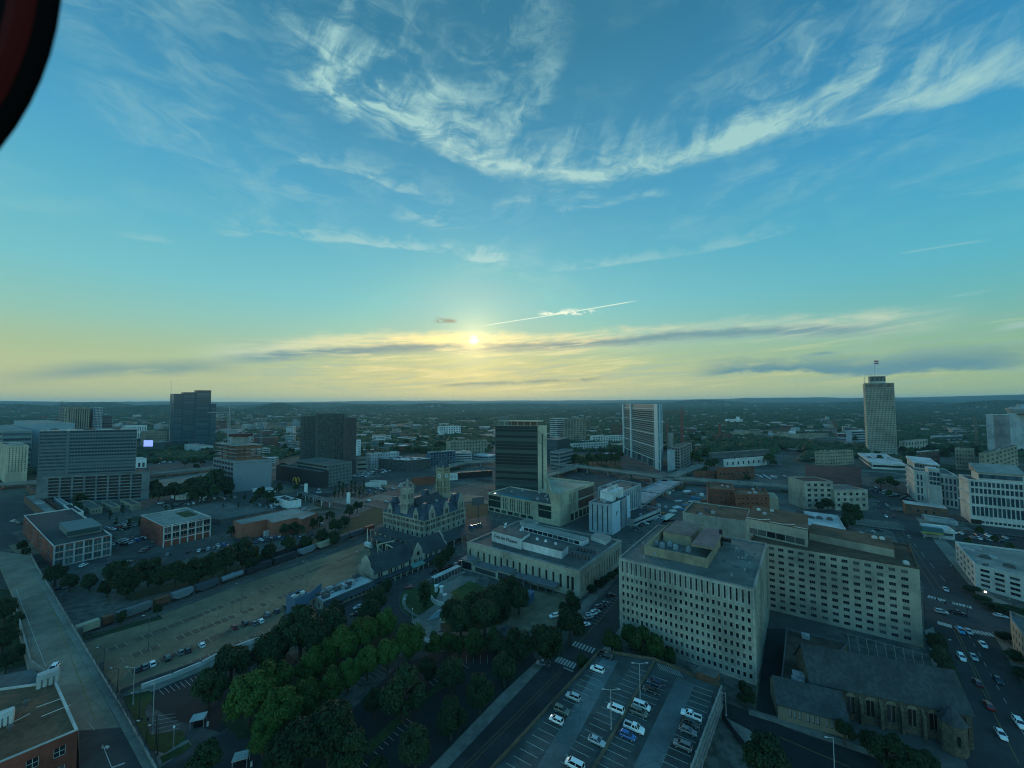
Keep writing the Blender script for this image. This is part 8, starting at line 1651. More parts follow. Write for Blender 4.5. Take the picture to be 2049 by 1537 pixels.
def carmeshes(kind):
    if kind in CM: return CM[kind]
    L, hh, belt, roof, c0, c1, c2, c3, w = SPEC[kind]; X = lambda f: -L/2+L*f; hw = w/2; P_ = {}
    q = MB(); f_ = lambda k, top: [(0.0, .28), (hw*.86*k, .28), (hw*k, .45), (hw*k, top-.18), (hw*.9*k, top), (0.0, top+.03)]
    secs = [(X(0), f_(.86, belt-.12)), (X(.02), f_(.95, belt-.04)), (X(.08), f_(1, belt)), (X(c3), f_(1, belt-.01)), (X(.9), f_(.97, hh-.06)), (X(.97), f_(.92, hh-.16)), (X(1), f_(.80, hh-.32))]
    if kind == 'pickup':
        secs = [(X(.36), f_(1, belt)), (X(c3), f_(1, belt)), (X(.92), f_(.98, hh-.03)), (X(.985), f_(.94, hh-.14)), (X(1), f_(.86, hh-.3))]
    V, F = loft(secs); q.add(V, F)
    if kind == 'pickup':
        for sy in (-1, 1): q.box(Vector((X(.18), sy*(hw-.07))), (1, 0), L*.36, .14, .45, belt)
        q.box(Vector((X(.005), 0)), (1, 0), .1, w, .45, belt)
        bed = MB(); bed.box(Vector((X(.185), 0)), (1, 0), L*.35, w-.3, .5, .72, bot=True); P_['truck_bed'] = (bed, BLACK)
    # roof pan and pillars
    rw, cw = hw*.74, hw*.92
    q.add([(X(c1), -rw, roof), (X(c2), -rw, roof), (X(c2), rw, roof), (X(c1), rw, roof), (X(c1)+.08, -rw*.85, roof+.04), (X(c2)-.1, -rw*.85, roof+.04), (X(c2)-.1, rw*.85, roof+.04), (X(c1)+.08, rw*.85, roof+.04)], [(4, 5, 6, 7), (0, 1, 5, 4), (1, 2, 6, 5), (2, 3, 7, 6), (3, 0, 4, 7)])
    for sy in (-1, 1):
        for xa, xb in ((c0, c1), (c3, c2), ((c0+c3)/2, (c1+c2)/2)): q.beam((X(xa), sy*cw, belt), (X(xb), sy*rw, roof), .09)
        q.box(Vector((X(c3)-.15, sy*(hw+.09))), (1, 0), .16, .18, belt, belt+.14)
    P_['body'] = (q, PAINTC)
    g_ = MB(); e = .012; B_ = [(X(c0), -cw+e, belt), (X(c3), -cw+e, belt), (X(c3), cw-e, belt), (X(c0), cw-e, belt)]; T = [(X(c1), -rw+e, roof-e), (X(c2), -rw+e, roof-e), (X(c2), rw-e, roof-e), (X(c1), rw-e, roof-e)]; g_.add(B_+T, [(0, 1, 5, 4), (1, 2, 6, 5), (2, 3, 7, 6), (3, 0, 4, 7)]); P_['windows'] = (g_, CGLASS)
    wh = MB(); wh.tube((0, -.11, 0), (0, .11, 0), .34, n=14); rm = MB(); rm.tube((0, -.12, 0), (0, .12, 0), .2, n=10)
    hl = MB(); hl.box(Vector((0, 0)), (1, 0), .16, .36, -.09, .09); out = {}
    for k, (m_, mt) in P_.items():
        me = bpy.data.meshes.new(k); me.from_pydata(m_.v, [], m_.f); me.materials.append(mt); out[k] = me
    me = bpy.data.meshes.new('wheel'); me.from_pydata(wh.v+rm.v, [], wh.f+[tuple(i+len(wh.v) for i in f) for f in rm.f]); me.materials.append(TYRE); me.materials.append(RIM); me.polygons.foreach_set('material_index', [0]*len(wh.f)+[1]*len(rm.f)); out['wheel'] = me
    for nm, mt in (('headlight', LAMPW), ('tail_light', LAMPR)): me = bpy.data.meshes.new(nm); me.from_pydata(hl.v, [], hl.f); me.materials.append(mt); out[nm] = me
    # simple joined version for far cars
    far = MB(); far.add(P_['body'][0].v, P_['body'][0].f, 0); far.add(g_.v, g_.f, 1)
    for sx in (.17, .81):
        for sy in (-1, 1): far.tube((X(sx), sy*(hw-.2), .34), (X(sx), sy*(hw-.0), .34), .34, n=8, mi=2)
    me = bpy.data.meshes.new('parked_car'); me.from_pydata(far.v, [], far.f); [me.materials.append(m_) for m_ in (PAINTC, CGLASS, TYRE)]; me.polygons.foreach_set('material_index', far.m); out['far'] = me
    CM[kind] = out; return out
def car(kind, col, x, y, head, label, group=None, z=0.0, near=None, name=None, world=None):
    p = Vector((world[0], world[1], z)) if world is not None else G(x, y, z+.7); M = carmeshes(kind); L, hh, belt, roof, c0, c1, c2, c3, w = SPEC[kind]; X = lambda f: -L/2+L*f; hw = w/2
    near = near if near is not None else p.y < 190
    name = name or {'pickup': 'pickup_truck', 'minivan': 'minivan', 'suv': 'parked_suv', 'hatchback': 'hatchback'}.get(kind, 'parked_car'); cc = COLS[col]
    if not near:
        o = bpy.data.objects.new(name, M['far']); COL.objects.link(o); o.location = (p.x, p.y, z+.02); o.rotation_euler = (0, 0, R(head)); o.color = cc+(1,); return tag(o, label, 'car' if kind != 'pickup' else 'pickup truck', group)
    o = empty(name, (p.x, p.y, z+.02), label, {'pickup': 'pickup truck', 'minivan': 'minivan', 'suv': 'suv'}.get(kind, 'car'), group, R(head))
    def ch(k, loc=(0, 0, 0), nm=None): c = bpy.data.objects.new(nm or k, M[k]); COL.objects.link(c); c.parent = o; c.location = loc; c.color = cc+(1,)
    ch('body'); ch('windows')
    if kind == 'pickup': ch('truck_bed')
    for sx in (.17, .81):
        for sy in (-1, 1): ch('wheel', (X(sx), sy*(hw-.1), .34))
    for sy in (-1, 1): ch('headlight', (X(.975), sy*hw*.66, hh-.28)); ch('tail_light', (X(.012), sy*hw*.7, belt-.25))
    return o
hd = -31.5
for a_ in (('pickup','black',1213,1311,-31.5,'dark pickup at the far corner of the parking deck by the street','near'),
 ('suv','white',1195,1339,148.5,'white suv parked alone below the corner pickup on the deck left edge'), ('suv','dark blue',1310,1367,148.5,'dark suv, upper of two side by side under the tall deck lamp'), ('sedan','black',1301,1380,148.5,'dark sedan, lower of two side by side under the tall deck lamp'),
 ('minivan','white',1284,1412,-31.5,'white van nose-out in the middle of the deck, above an olive van'), ('minivan','olive',1278,1425,-31.5,'dull olive van squeezed between the white van and dividing kerb'), ('minivan','white',1232,1418,148.5,'white minivan left of the dividing kerb beside the second lamp post'),
 ('pickup','white',1269,1456,-31.5,'white pickup with dark bed above the bright blue hatchback'), ('hatchback','blue',1256,1471,-31.5,'bright blue hatchback below the white pickup on the deck'), ('sedan','silver',1194,1482,-31.5,'silver-blue sedan alone at the left side of the dividing kerb'),
 ('pickup','white',1383,1431,148.5,'white pickup with dark bed at the right edge of the deck'), ('sedan','black',1382,1446,-31.5,'black sedan just below the right edge pickup'), ('sedan','grey',1376,1461,-31.5,'grey sedan, third down in the right edge row'), ('suv','grey',1366,1491,148.5,'dull grey suv alone lowest in the right edge row'),
 ('suv','silver',1147,1394,148.5,'silver suv parked nose to the left parapet of the deck'), ('suv','olive',1124,1421,-31.5,'grey-olive suv above a white car at the left parapet'), ('hatchback','white',1113,1440,148.5,'white hatchback just below the grey-olive suv at the left parapet'), ('minivan','white',1150,1530,148.5,'white van cut by the bottom edge of the view on the deck')):
    car(a_[0], a_[1], a_[2], a_[3], a_[4], a_[5], 'cars on the parking deck', z=ZD, near=True)
# brown lot
for a_ in (('sedan','black',275,1338,'dark sedan, leftmost car of the brown lot'), ('sedan','grey',290,1332,'grey sedan between dark and white cars in the brown lot'), ('sedan','white',305,1327,'white sedan in the first trio of the brown lot'), ('suv','black',335,1316,'black suv standing alone in the brown lot'), ('sedan','grey',362,1304,'grey sedan left of a dark one mid brown lot'), ('sedan','black',376,1300,'dark sedan right of a grey one mid brown lot'), ('hatchback','white',404,1290,'white hatchback by itself mid brown lot'),
 ('sedan','red',468,1254,'dark red sedan in the brown lot'), ('suv','black',490,1246,'black suv right of the dark red sedan in the brown lot'), ('sedan','grey',509,1246,'grey sedan touching a white car near the blue box'), ('hatchback','white',522,1242,'white hatchback right of the grey sedan near the blue box'), ('suv','grey',534,1229,'grey suv behind the pair near the blue box'), ('sedan','dark blue',554,1222,'dark blue sedan closest to the blue box building'), ('sedan','black',571,1213,'black sedan half hidden by the blue box building')):
    car(a_[0], a_[1], a_[2], a_[3], 140, a_[4], 'cars in the brown lot', near=True)
car('suv','white',107,1337,-60,'white suv driving on the road bridge beside the brick warehouse', z=ZV, near=True); 
# street cars
for i, (x, y, c, k) in enumerate(((1222,1191,'black','suv'), (1210,1206,'grey','sedan'), (1206,1211,'dark blue','sedan'), (1198,1214,'grey','suv'), (1184,1228,'white','pickup'), (1178,1234,'silver','sedan'), (1172,1249,'white','sedan'), (1192,1224,'silver','suv'))):
    car(k, c, x, y, 20, f'{c} {k} angle-parked on the diagonal street, {ORD[i] if 0 else ["topmost", "second from top", "third from top", "fourth from top", "a white pickup sixth from top", "seventh from top", "lowest, half under a tree", "fifth from top"][i]}', 'angle-parked cars on the diagonal street', near=True)
car('suv','white',1109,1232,200,'white van-like suv on the dirt yard beside the museum', near=True); car('pickup','grey',1087,1328,170,'dark grey car turning out at the crosswalk beneath a tree', near=True)
car('sedan','silver',717,1214,215,'pale silver sedan in the forecourt behind the grove', near=True); car('sedan','red',819,1174,195,'dark red sedan entering the curved drive', near=True); car('sedan','black',712,1228,200,'dark sedan half hidden by trees behind the grove', near=True)
for i, (x, y, c) in enumerate(((881,1139,'red'), (893,1135,'maroon'), (903,1131,'black'), (912,1128,'silver'), (921,1124,'black'), (930,1121,'white'), (866,1143,'black'))): car('sedan', c, x, y, 54, f'{c} sedan, {ORD[i]} along the kerb between the stone hall and the museum', 'cars between hall and museum', near=False)
AV = [(1922,1262,'cyan blue','suv',-125,'bright blue suv waiting at the lower crosswalk of the avenue'), (1938,1263,'silver','sedan',-125,'silver sedan beside the bright blue suv at the crosswalk'), (1967,1289,'white','sedan',-125,'white sedan right lane below the crosswalk'), (1924,1315,'white','suv',-125,'white suv heading down the avenue left lane'), (1948,1314,'silver','sedan',-125,'silver sedan next to the white suv on the avenue'), (1956,1365,'maroon','sedan',55,'maroon sedan midway down the avenue'), (1997,1360,'black','sedan',-125,'black sedan in the right lanes midway down the avenue'), (1978,1410,'red','sedan',55,'red sedan low on the avenue near the church turret'), (2003,1468,'white','sedan',-125,'white sedan with dark windows low on the avenue'), (2040,1447,'white','suv',-125,'white suv cut by the right edge of view'), (1884,1224,'silver','suv',-30,'silver suv crossing the intersection'), (1915,1226,'black','pickup',-30,'black pickup crossing the intersection behind the silver suv'), (1892,1179,'silver','sedan',-125,'pale sedan stopped above the upper crosswalk'), (1818,1074,'grey','sedan',-125,'grey sedan on the avenue above the beige office roof'), (1773,1033,'white','hatchback',-120,'white hatchback on the avenue near the round tree'), (1774,1010,'silver','sedan',-120,'silver sedan on the avenue left of the courthouse'), (1788,1032,'maroon','sedan',-120,'maroon sedan near the white hatchback on the avenue'), (2003,1232,'silver','sedan',-30,'silver sedan on the cross street by the shrubs'), (1752,975,'white','suv',-115,'white van high on the avenue below the beige tower'), (1750,983,'dark blue','sedan',-115,'dark blue sedan just below the white van high on the avenue'), (1756,1003,'grey','sedan',-118,'grey sedan at the left kerb high on the avenue'), (1760,1016,'black','sedan',-118,'black sedan at the left kerb, below the grey one')]
for x, y, c, k, h_, lb in AV: car(k, c, x, y, h_, lb, 'cars on the avenue', near=y > 1200)
car('suv','white',990,1497,0,'white suv') if 0 else None
# mid-distance lots: rows of parked cars
rcx = random.Random(19); WCOL = ['white']*6+['silver']*6+['grey']*5+['black']*6+['red']+['blue']+['dark blue']*2+['maroon']+['beige']
TOT = 0
def lot(where, group, a, b_, n, rows_, step, head, p=.85, zz=0.0):
    global TOT; A, B_ = V2(G(*a, zz)), V2(G(*b_, zz)); d = (B_-A)/max(1, n-1); e = Vector((-d.y, d.x)).normalized(); e = e if e.y > 0 else -e; k = 0
    for r_ in range(rows_):
        for i in range(n):
            if rcx.random() > p: continue
            c = A+d*i+e*step*r_+Vector((rcx.uniform(-.3, .3), rcx.uniform(-.3, .3))); col = rcx.choice(WCOL); kd = rcx.choice(('sedan', 'sedan', 'suv', 'hatchback', 'minivan'))
            rw = ['front', 'second', 'third', 'fourth', 'fifth', 'sixth'][r_]+' row'
            car(kd, col, 0, 0, math.degrees(math.atan2(e.y, e.x))+rcx.choice((0, 180))+head, f'{col} {kd} in {rw} of {where}, {ORD[i]} from left' if rows_ > 1 else f'{col} {kd} in {where}, {ORD[i]} from left', group, near=False, world=c, z=zz); TOT += 1
lot('the lot below the residential tower', 'cars in the lot below the residential tower', (722,956), (800,938), 22, 4, 9, 0, .85)
lot('the lot by the white cabins', 'cars beside the white cabins', (735,990), (838,966), 16, 2, 10, 0, .7)
lot('the lot behind the white-framed bricks', 'cars behind the white-framed brick building', (240,1062), (290,1046), 9, 3, 8, 0, .8)
lot('the strip beside the white-framed bricks', 'cars beside the white-framed brick building', (284,1106), (322,1078), 1+6, 1, 8, 0, .9)
lot('the street under the railway trees', 'cars under the railway trees', (445,1104), (655,1044), 26, 2, 14, 0, .5)
lot('the roof deck behind the hall', 'cars on the roof car deck', (470,1030), (560,1014), 16, 3, 10, 0, .6)
lot('the lot by the white shop', 'cars by the white shop', (352,1014), (470,996), 22, 2, 9, 0, .7)
lot('the lot below the blue tower', 'cars below the blue glass tower', (318,928), (410,918), 22, 3, 14, 0, .7)
lot('the lane by the railway trees', 'cars on the lane along the railway trees', (335,1112), (640,1068), 34, 1, 12, 0, .6)
lot('the forecourt of the salmon hall', 'cars before the salmon hall', (478,1084), (560,1074), 11, 1, 9, 0, .75)
lot('the lot left of white-framed bricks', 'cars left of white-framed bricks', (246,1092), (286,1078), 8, 2, 9, 0, .8)
lot('the yard under the left terraces', 'cars under the left terraces', (120,1178), (300,1150), 18, 1, 12, 0, .5)
lot('the row by the station canopy street', 'cars by the station street', (885,1074), (960,1050), 9, 1, 8, 0, .8)
lot('the lane behind the medical building', 'cars behind the medical building', (1268,1062), (1318,1034), 12, 1, 8, 0, .85)
lot('the lot behind the white duct roof', 'cars behind the white duct roof', (1705,1072), (1758,1062), 8, 1, 8, 0, .7)
lot('the lot left of the courthouse', 'cars left of the courthouse', (1765,982), (1826,1000), 12, 2, 10, 0, .7)
lot('the lot below the courthouse', 'cars below the courthouse', (1925,1075), (2045,1088), 18, 2, 10, 0, .6)
lot('the yard under the curved road', 'cars in the yard under the curved road', (1535,958), (1590,956), 14, 3, 10, 0, .5)
lot('the street left of the classical office', 'cars left of the classical office', (1604,1040), (1606,985), 9, 1, 8, 90, .7)
lot('the wide road by the station', 'cars on the wide road', (560,962), (760,1008), 12, 2, 8, 90, .35)
lot('the intersection above the bridge', 'cars at the intersection', (6,1052), (70,1046), 5, 3, 11, 60, .6)
lot('the pale slab bridge', 'cars and vans on the slab bridge', (1278,996), (1338,965), 8, 1, 7, 90, .4, 7.02)
# paved parcels between the mid-distance buildings, each with its stalls
PM = [ASPH, ASPHL, ASPHD, mat('parcel_concrete', (0.15, 0.145, 0.12), .9, .3, .3, .05), GRASSD, DIRT]
pk = MB(); pb = {}
for k, (x, y, w_, l_) in enumerate([(rcx.uniform(xa, xb), rcx.uniform(ya, yb2), rcx.uniform(18, 60), rcx.uniform(12, 30)) for (xa, xb, ya, yb2, n) in ((0, 300, 1015, 1130, 16), (300, 760, 975, 1050, 22), (700, 985, 925, 1020, 26), (1200, 1600, 900, 1010, 24), (1600, 2049, 905, 1075, 26), (430, 900, 880, 940, 26)) for _ in range(n)]):
    c = V2(G(x, y)); a_ = rcx.choice((-31.5, -31.5, 12)); d = Vector((math.cos(R(a_)), math.sin(R(a_)))); e = Vector((-d.y, d.x)); m_ = rcx.choice((0, 1, 1, 2, 3, 3, 4, 5)); z_ = .045+.004*k
    pb.setdefault(m_, MB()).box(c, d, w_, l_, z_-.03, z_)
    if m_ < 4:
        for i in range(int(w_/2.8)): line(pk, c-d*w_/2+d*(i+.5)*2.8-e*l_*.48, c-d*w_/2+d*(i+.5)*2.8-e*(l_*.48-5), .14, z_+.01)
        if free(c, 3) and rcx.random() < .75:
            where = 'left' if x < 760 else ('centre' if x < 1250 else 'right')
            for i in range(int(w_/2.8)):
                if rcx.random() < .55 and TOT < 455:
                    cp = c-d*w_/2+d*(i+1)*2.8-e*(l_*.48-2.6); col = rcx.choice(WCOL); kd = rcx.choice(('sedan', 'sedan', 'suv', 'hatchback')); TOT += 1
                    car(kd, col, 0, 0, math.degrees(math.atan2(e.y, e.x)), f'{col} {kd} in a small mid-distance lot {where} of view', f'{col} {kd} cars in small mid-distance lots {where}', near=False, world=cp, z=z_)
for m_, q in pb.items(): tag(q.build(['road', 'parking_lot', 'road', 'pavement', 'lawn', 'yard'][m_], PM[m_]), kind='structure')
tag(pk.build('road_markings', PAINT), kind='structure')
# box truck
bt = empty('box_truck', G(737,1096), 'small white box truck beside the tracks and station canopies', 'truck', rz=R(-30)); q = MB(); q.box(Vector((-.8, 0)), (1, 0), 4.4, 2.3, .9, 3.4); q.build('cargo_box', WHITE, bt); q = MB(); q.box(Vector((2.2, 0)), (1, 0), 1.6, 2.1, .5, 2.2); q.box(Vector((3.2, 0)), (1, 0), .6, 2.0, .5, 1.4); q.build('cab', OFFW, bt)
q = MB(); q.box(Vector((3.01, 0)), (1, 0), .05, 1.8, 1.45, 2.05); q.build('windscreen', CGLASS, bt)
for sx in (-2, 2.5):
    for sy in (-1, 1): q = MB(); q.tube((sx, sy*.85, .45), (sx, sy*1.1, .45), .45, n=12); q.build('wheel', TYRE, bt)
# ================================================================ lamps, booths and small things
def lamp(x, y, h, label, z=0.0, arms=2, globe=False, m=None, group='street lamps'):
    c = G(x, y, z); o = empty('street_lamp', c, label, 'street lamp', group); q = MB(); q.tube((0, 0, 0), (0, 0, h), .13 if h > 6 else .09, .08 if h > 6 else .07, 8); q.tube((0, 0, 0), (0, 0, .5), .28, .2, 8); q.build('pole', m or METAL, o)
    if globe: q = MB(); q.tube((0, 0, h), (0, 0, h+.45), .18, .26, 10); q.tube((0, 0, h+.45), (0, 0, h+.65), .26, .1, 10); q.build('lamp_globe', LGLOW, o)
    else:
        for s_ in (-1, 1)[:arms]: q = MB(); q.beam((0, 0, h-.2), (s_*1.9, -.3, h+.35), .1); q.build('arm', m or METAL, o); q = MB(); q.box(Vector((s_*2.2, -.35)), (1, 0), .8, .3, h+.28, h+.42); q.build('lamp_head', OFFW, o)
    return o
LGLOW = mat('lamp_globe_white', (0.75, 0.78, 0.75), .4)
lamp(1281,1400,11,'tall twin-arm lamp on the dividing kerb of the parking deck, farther one',ZD); lamp(1223,1460,11,'tall twin-arm lamp on the dividing kerb of the parking deck, nearer one',ZD)
lamp(305,1470,15,'tall pale pole lamp in the stalls near the bridge',arms=1); lamp(266,1410,12,'pale pole lamp on the grass strip beside the bridge',arms=1)
lamp(347,1500,6,'short white globe lamp on the grass corner near the pay booth',globe=True); lamp(504,1345,5,'globe lamp among trees behind the grove',globe=True)
for x, y, t in ((825,1240,'on the left lawn, right of the path'), (810,1219,'on the left lawn, by the path'), (938,1262,'under the museum trees by the lower walk'), (1002,1246,'at the right end of the lower walk'), (881,1262,'at the plaza steps')): lamp(x, y, 4.5, f'white globe lamp {t}', globe=True)
for x, y, t in ((297,1298,'nearest the bridge'), (482,1224,'in the middle'), (614,1172,'above the blue box'), (722,1150,'nearest the stone hall')): lamp(x, y, 13, f'thin lamp pole of the brown lot, {t}', arms=1, m=ACD)
for x, y, t in ((1911,1165,'above the upper crosswalk'), (1913,1330,'at the left kerb below the crosswalk'), (2030,1240,'on the cross street corner'), (1852,1010,'far up the avenue')): lamp(x, y, 9, f'dark lamp post of the avenue, {t}', arms=1, m=FRAME_D)
for x, y, t in ((207,1340,'farthest'), (235,1385,'second farthest'), (278,1440,'third'), (292,1500,'fourth, near the signals'), (315,1510,'nearest')): lamp(x, y, 8, f'dark pole beside the bridge railing, {t}', arms=1, m=FRAME_D)
lamp(1670,1545,9,'thin street pole before the church wall', arms=1, m=METAL); lamp(1453,1432,7,'short lamp at the alley mouth', arms=1, m=METAL)
for i, (x, y) in enumerate(((657,945), (700,985), (745,1000), (860,1010), (975,1040), (560,1000), (640,985), (1135,1065))): lamp(x, y, 10, f'thin mid-distance street lamp, {ORD[i]} in the wide road area', arms=1, m=ACD)
def booth(x, y, label):
    c = G(x, y); o = empty('pay_booth', c, label, 'pay booth', rz=R(20)); q = MB(); q.box(Vector((0, 0)), (1, 0), 2.0, 1.6, 0, 2.3); q.build('cabin', BLACK, o); q = MB(); q.box(Vector((0, 0)), (1, 0), 3.8, 3.0, 2.5, 2.75, bot=True); q.build('roof', OFFW, o)
    for sx in (-1, 1):
        for sy in (-1, 1): q = MB(); q.box(Vector((sx*1.7, sy*1.3)), (1, 0), .12, .12, 0, 2.5); q.build('post', METAL, o)
    q = MB(); q.box(Vector((2.8, -1.2)), (1, 0), .5, .5, 0, 1.2); q.build('ticket_machine', OFFW, o)
booth(397,1452,'dark pay booth with pale flat roof near the tall pole lamp'); booth(482,1532,'dark pay booth with pale flat roof at the bottom of the view')
# plaza sculptures, glazed walk, container
c = G(868,1240); q = MB(); q.add([(c.x-3, c.y-1, .2), (c.x+2, c.y+1.2, .2), (c.x+3.2, c.y+1.8, 3.4), (c.x+1.6, c.y+1, 3.4), (c.x-2.8, c.y-.6, .2), (c.x+2, c.y+1.8, .2), (c.x+3.2, c.y+2.4, 3.4), (c.x+1.6, c.y+1.6, 3.4)], [(0, 1, 2, 3), (7, 6, 5, 4), (0, 3, 7, 4), (3, 2, 6, 7), (2, 1, 5, 6)]); tag(q.build('ramp_sculpture', mat('pale_blue_steel', (0.33, 0.44, 0.48), .5), org=tuple(c)), 'pale blue tilted slab sculpture on the plaza beside the lawn', 'sculpture')
q = MB(); P_ = [V2(G(x, y)) for x, y in ((863,1200),(868,1208),(878,1212),(888,1214))]; wallrun(q, P_, 0, 2.2, .5); tag(q.build('planter_wall', OFFW, org=(P_[0].x, P_[0].y, 0)), 'pale curving plaza wall beside the clipped dark tree', 'wall')
for i, (x, y) in enumerate(((873,1184), (883,1186), (890,1203))): c = G(x, y); q = MB(); q.tube((c.x, c.y, 0), (c.x, c.y, 3), .9, .8, 12); q.tube((c.x, c.y, 3), (c.x, c.y, 3.4), 1.3, 1.2, 12); tag(q.build('gate_column', WHITE, org=tuple(c)), ['left white round column of the plaza gate', 'right white round column of the plaza gate', 'lower white round column near the slab sculpture'][i], 'column', 'white plaza columns')
q = MB(); A, B_ = V2(G(866,1168)), V2(G(918,1143)); d = (B_-A).normalized(); e = Vector((-d.y, d.x)); L = (B_-A).length
pg = empty('glazed_walk', A.to_3d(), 'metal framed open canopy leading to the museum entrance', 'canopy walk')
for i in range(9):
    for s_ in (-1.6, 1.6): p = A+d*L*i/8+e*s_; q.beam((*p, 0), (*p, 3.2), .15)
    p0, p1 = A+d*L*i/8-e*1.6, A+d*L*i/8+e*1.6; q.beam((*p0, 3.2), (*p1, 3.2), .15)
for s_ in (-1.6, 1.6): p0, p1 = A+e*s_, B_+e*s_; q.beam((*p0, 3.2), (*p1, 3.2), .18)
q.build('frame', METAL, pg, pg.location); q = MB()
for i in range(8): c = A+d*L*(i+.5)/8; q.box(c, d, L/8-.35, 2.9, 3.3, 3.36)
q.build('roof_panels', OFFW, pg, pg.location); q = MB()
for s_ in (-4.2, 4.2): q.box((A+B_)/2+e*s_, d, L*1.1, .7, 0, 1.0)
q.build('side_walls', CONC, pg, pg.location)
c = G(1057,1205); q = MB(); q.box(V2(c), E2, 7, 3, 0, 4.4)
for i in range(10): q.box(V2(c)+E2*(-3.2+.7*i), E2, .15, 3.1, 0.1, 4.35)
tag(q.build('storage_container', BLUEP, org=tuple(c)), 'dark blue storage container at the edge of the dirt yard by the museum', 'container')
# lot boundary wall with a pale coping
q = MB(); pts = [V2(G(x, y)) for x, y in ((284,1378),(345,1356),(403,1332),(447,1308),(518,1282))]; wallrun(q, pts, 0, 1.5, .8); tag(q.build('boundary_wall', OFFW, org=(pts[0].x, pts[0].y, 0)), 'long pale wall between the brown lot ramp and the parking stalls', 'wall')
q = MB(); pts = [V2(G(x, y)) for x, y in ((242,1387),(300,1362),(430,1318),(560,1262))]; wallrun(q, pts, 0, 1.3, .4); tag(q.build('boundary_wall', CONCD, org=(pts[0].x, pts[0].y, 0)), 'low dark wall along the lower edge of the brown lot', 'wall')
# power poles, signal mast
q = MB(); a = G(312,1490); q.tube((a.x, a.y, 0), (a.x, a.y, 8.5), .14); q.beam((a.x, a.y, 8), (a.x-4, a.y-1, 8.2), .12); sg = empty('traffic_signal', a, 'dark traffic signal mast at the bridge end', 'traffic signal'); q.build('mast', FRAME_D, sg, a); 
for k in (0, 1): q = MB(); q.box(Vector((a.x-2-k*1.8, a.y-.7)), (1, 0), .35, .35, 7.2, 8.1); q.build('signal_head', BLACK, sg, a)
for i, (x, y) in enumerate(((1850,1228), (1936,1236))): a = G(x, y); sg = empty('traffic_signal', a, ['long mast-arm signal on the left of the avenue crossing', 'long mast-arm signal on the right of the avenue crossing'][i], 'traffic signal'); q = MB(); q.tube((0, 0, 0), (0, 0, 6.5), .14); q.beam((0, 0, 6.2), (9*(1-2*i), 2, 6.4), .16); q.build('mast', FRAME_D, sg); q = MB(); q.box(Vector((8*(1-2*i), 1.7)), (1, 0), .4, .4, 5.3, 6.2); q.build('signal_head', BLACK, sg)
# construction yard: containers, tarps, digger
YM = [OFFW, mat('blue_tarp', (0.04, 0.16, 0.26), .7), BROWNB, LTP, WHITE, mat('orange_machine', (0.35, 0.12, 0.02), .6)]
for i in range(26):
    x, y = rcx.uniform(1290, 1420), rcx.uniform(975, 1030); c = G(x, y)
    if not free(V2(c), 2): continue
    q = MB(); a_ = rcx.choice((-31, 54, 20)); w_, l_ = rcx.uniform(2.4, 9), rcx.uniform(2.4, 3.5); h_ = rcx.uniform(.5, 2.6); m_ = rcx.randrange(6); q.box(V2(c), (math.cos(R(a_)), math.sin(R(a_))), w_, l_, 0, h_); q.box(V2(c), (math.cos(R(a_)), math.sin(R(a_))), w_*.96, l_*.9, h_, h_+.15)
    nm = ['white', 'blue', 'rust', 'pale grey', 'bright white', 'orange'][m_]; tag(q.build('site_container', YM[m_], org=tuple(c)), f'{nm} container or stacked material in the blue-grey construction yard', 'container', f'{nm} items in the construction yard')
q = MB()
for i in range(30): c = V2(G(rcx.uniform(1350, 1410), rcx.uniform(1002, 1020))); q.box(c, (1, rcx.uniform(-.3, .3)), rcx.uniform(1.5, 7), rcx.uniform(1, 3), 0, rcx.uniform(.2, .7))
tag(q.build('sheet_material', WHITE), 'scattered bright white sheets lying in the construction yard', 'building material', kind='stuff')
# wires of dark railing: fence between the church street and the deck
q = MB(); pts = [V2(G(x, y)) for x, y in ((1445,1440),(1470,1475),(1490,1500))]; wallrun(q, pts, 0, 2.2, .15); tag(q.build('fence', FRAME_D, org=(pts[0].x, pts[0].y, 0)), 'short dark fence at the foot of the parking deck side', 'fence')
# ================================================================ object inside, beside the window: dark red rim at the upper left
c0 = CPOS+(fw+rt*((-428-PW/2)/FP)+up*((PH/2+52)/FP))*.55
rad = .55*554/FP; me = bpy.data.meshes.new('shade'); V = []; F = []; n = 64; K = 14
ax_ = fw.normalized(); xx = rt; yy = up
prof = [(.72, -.10), (.82, -.115), (.90, -.10), (.955, -.07), (.985, -.035), (1.0, 0), (.985, .035), (.955, .07), (.90, .10), (.82, .115), (.72, .10)]
for i in range(n):
    t = 2*math.pi*i/n; dd_ = xx*math.cos(t)+yy*math.sin(t)
    for pr, pz in prof: v = c0+dd_*rad*pr+ax_*pz*.12; V.append(v[:])
m0 = len(prof)
for i in range(n):
    for j in range(m0): F.append((i*m0+j, ((i+1) % n)*m0+j, ((i+1) % n)*m0+(j+1) % m0, i*m0+(j+1) % m0))
me.from_pydata(V, [], F); me.materials.append(mat('lacquer_black', (0.004, 0.003, 0.003), .9, spec=.04)); me.polygons.foreach_set('use_smooth', [True]*len(F))
lo = empty('round_frame', c0, 'out-of-focus dark round frame with a deep red inner band close to the window', 'round frame'); me.transform(Matrix.Translation(-c0)); o = bpy.data.objects.new('rim', me); COL.objects.link(o); o.parent = lo  # dark rim of an unidentified object, modelled on a pendant lampshade
q = MB(); q.tube(c0-ax_*.004, c0+ax_*.004, rad*.76, n=48); o = q.build('disc', mat('inner_black', (0.006, 0.003, 0.003), .95, spec=.03), lo, c0)
V = []; F = []
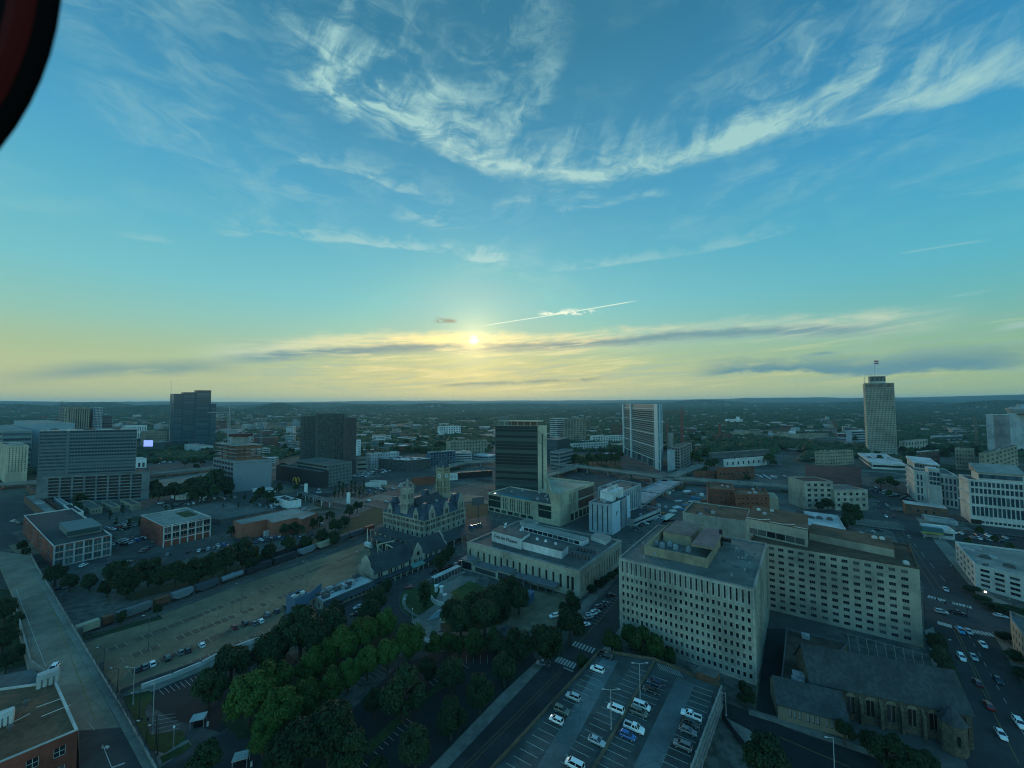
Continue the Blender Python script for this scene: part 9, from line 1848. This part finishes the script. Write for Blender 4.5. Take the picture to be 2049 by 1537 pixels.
for i in range(n):
    t = 2*math.pi*i/n; dd_ = xx*math.cos(t)+yy*math.sin(t)
    for pr, pz in ((.855, -.0145), (.89, -.0155), (.92, -.0130), (.945, -.0098)): V.append((dd_*rad*pr+ax_*pz)[:])
for i in range(n):
    for j in range(3): F.append((i*4+j, ((i+1) % n)*4+j, ((i+1) % n)*4+j+1, i*4+j+1))
me = bpy.data.meshes.new('band'); me.from_pydata(V, [], F); me.materials.append(mat('red_lacquer', (0.075, 0.005, 0.004), .8, spec=.05)); o = bpy.data.objects.new('red_band', me); COL.objects.link(o); o.parent = lo
# ================================================================ every repeat gets a label of its own, by what stands beside it
LM = [(886,950,'the clock tower'), (1040,920,'the dark hotel tower'), (1285,880,'the white framed tower'), (1760,860,'the beige flag tower'), (386,850,'the blue glass tower'), (657,890,'the dark residential tower'), (490,940,'the half-built block'), (165,930,'the left banded slab'), (1140,862,'the brown ribbed slab'), (1870,970,'the courthouse'), (1640,990,'the white classical office'), (2020,860,'the right edge hotel'), (900,862,'the lone white mid-rise'), (800,925,'the charcoal apartments'), (1475,1010,'the orange brick blocks'), (360,1060,'the white-framed brick building'), (550,1045,'the salmon hall'), (170,1095,'the grey-framed terraces'), (296,887,'the violet video screen'), (1441,870,'the brick chimney'), (1560,872,'the brown factory sheds'), (1485,925,'the white-roofed office'), (630,995,'the fuel station'), (750,970,'the white cabins'), (1340,960,'the elevated road')]
def wherepx(o): return PX(o.matrix_basis.translation if o.parent is None else o.matrix_world.translation)
tops = [o for o in bpy.data.objects if o.parent is None and 'label' in o]
by = {}
for o in tops: by.setdefault(o['label'], []).append(o)
for lb, os_ in by.items():
    if len(os_) < 2: continue
    base = lb
    for cut in (' in the crowded', ' in the dense', ' among trees', ' in the wooded', ' standing between', ' in a small', ' in the blue-grey'): base = base.split(cut)[0]
    for o in os_:
        x, y = wherepx(o); n_ = min(LM, key=lambda q: abs(q[0]-x)+2.0*abs(q[1]-y)); o['label'] = f"{base} near {n_[2]}"
by = {}
for o in tops: by.setdefault(o['label'], []).append(o)
for lb, os_ in by.items():
    if len(os_) < 2: continue
    os_.sort(key=lambda o: wherepx(o)[0])
    for i, o in enumerate(os_):
        o['label'] = f"{lb}, {ORD[i]} from left" if len(os_) < 60 else lb
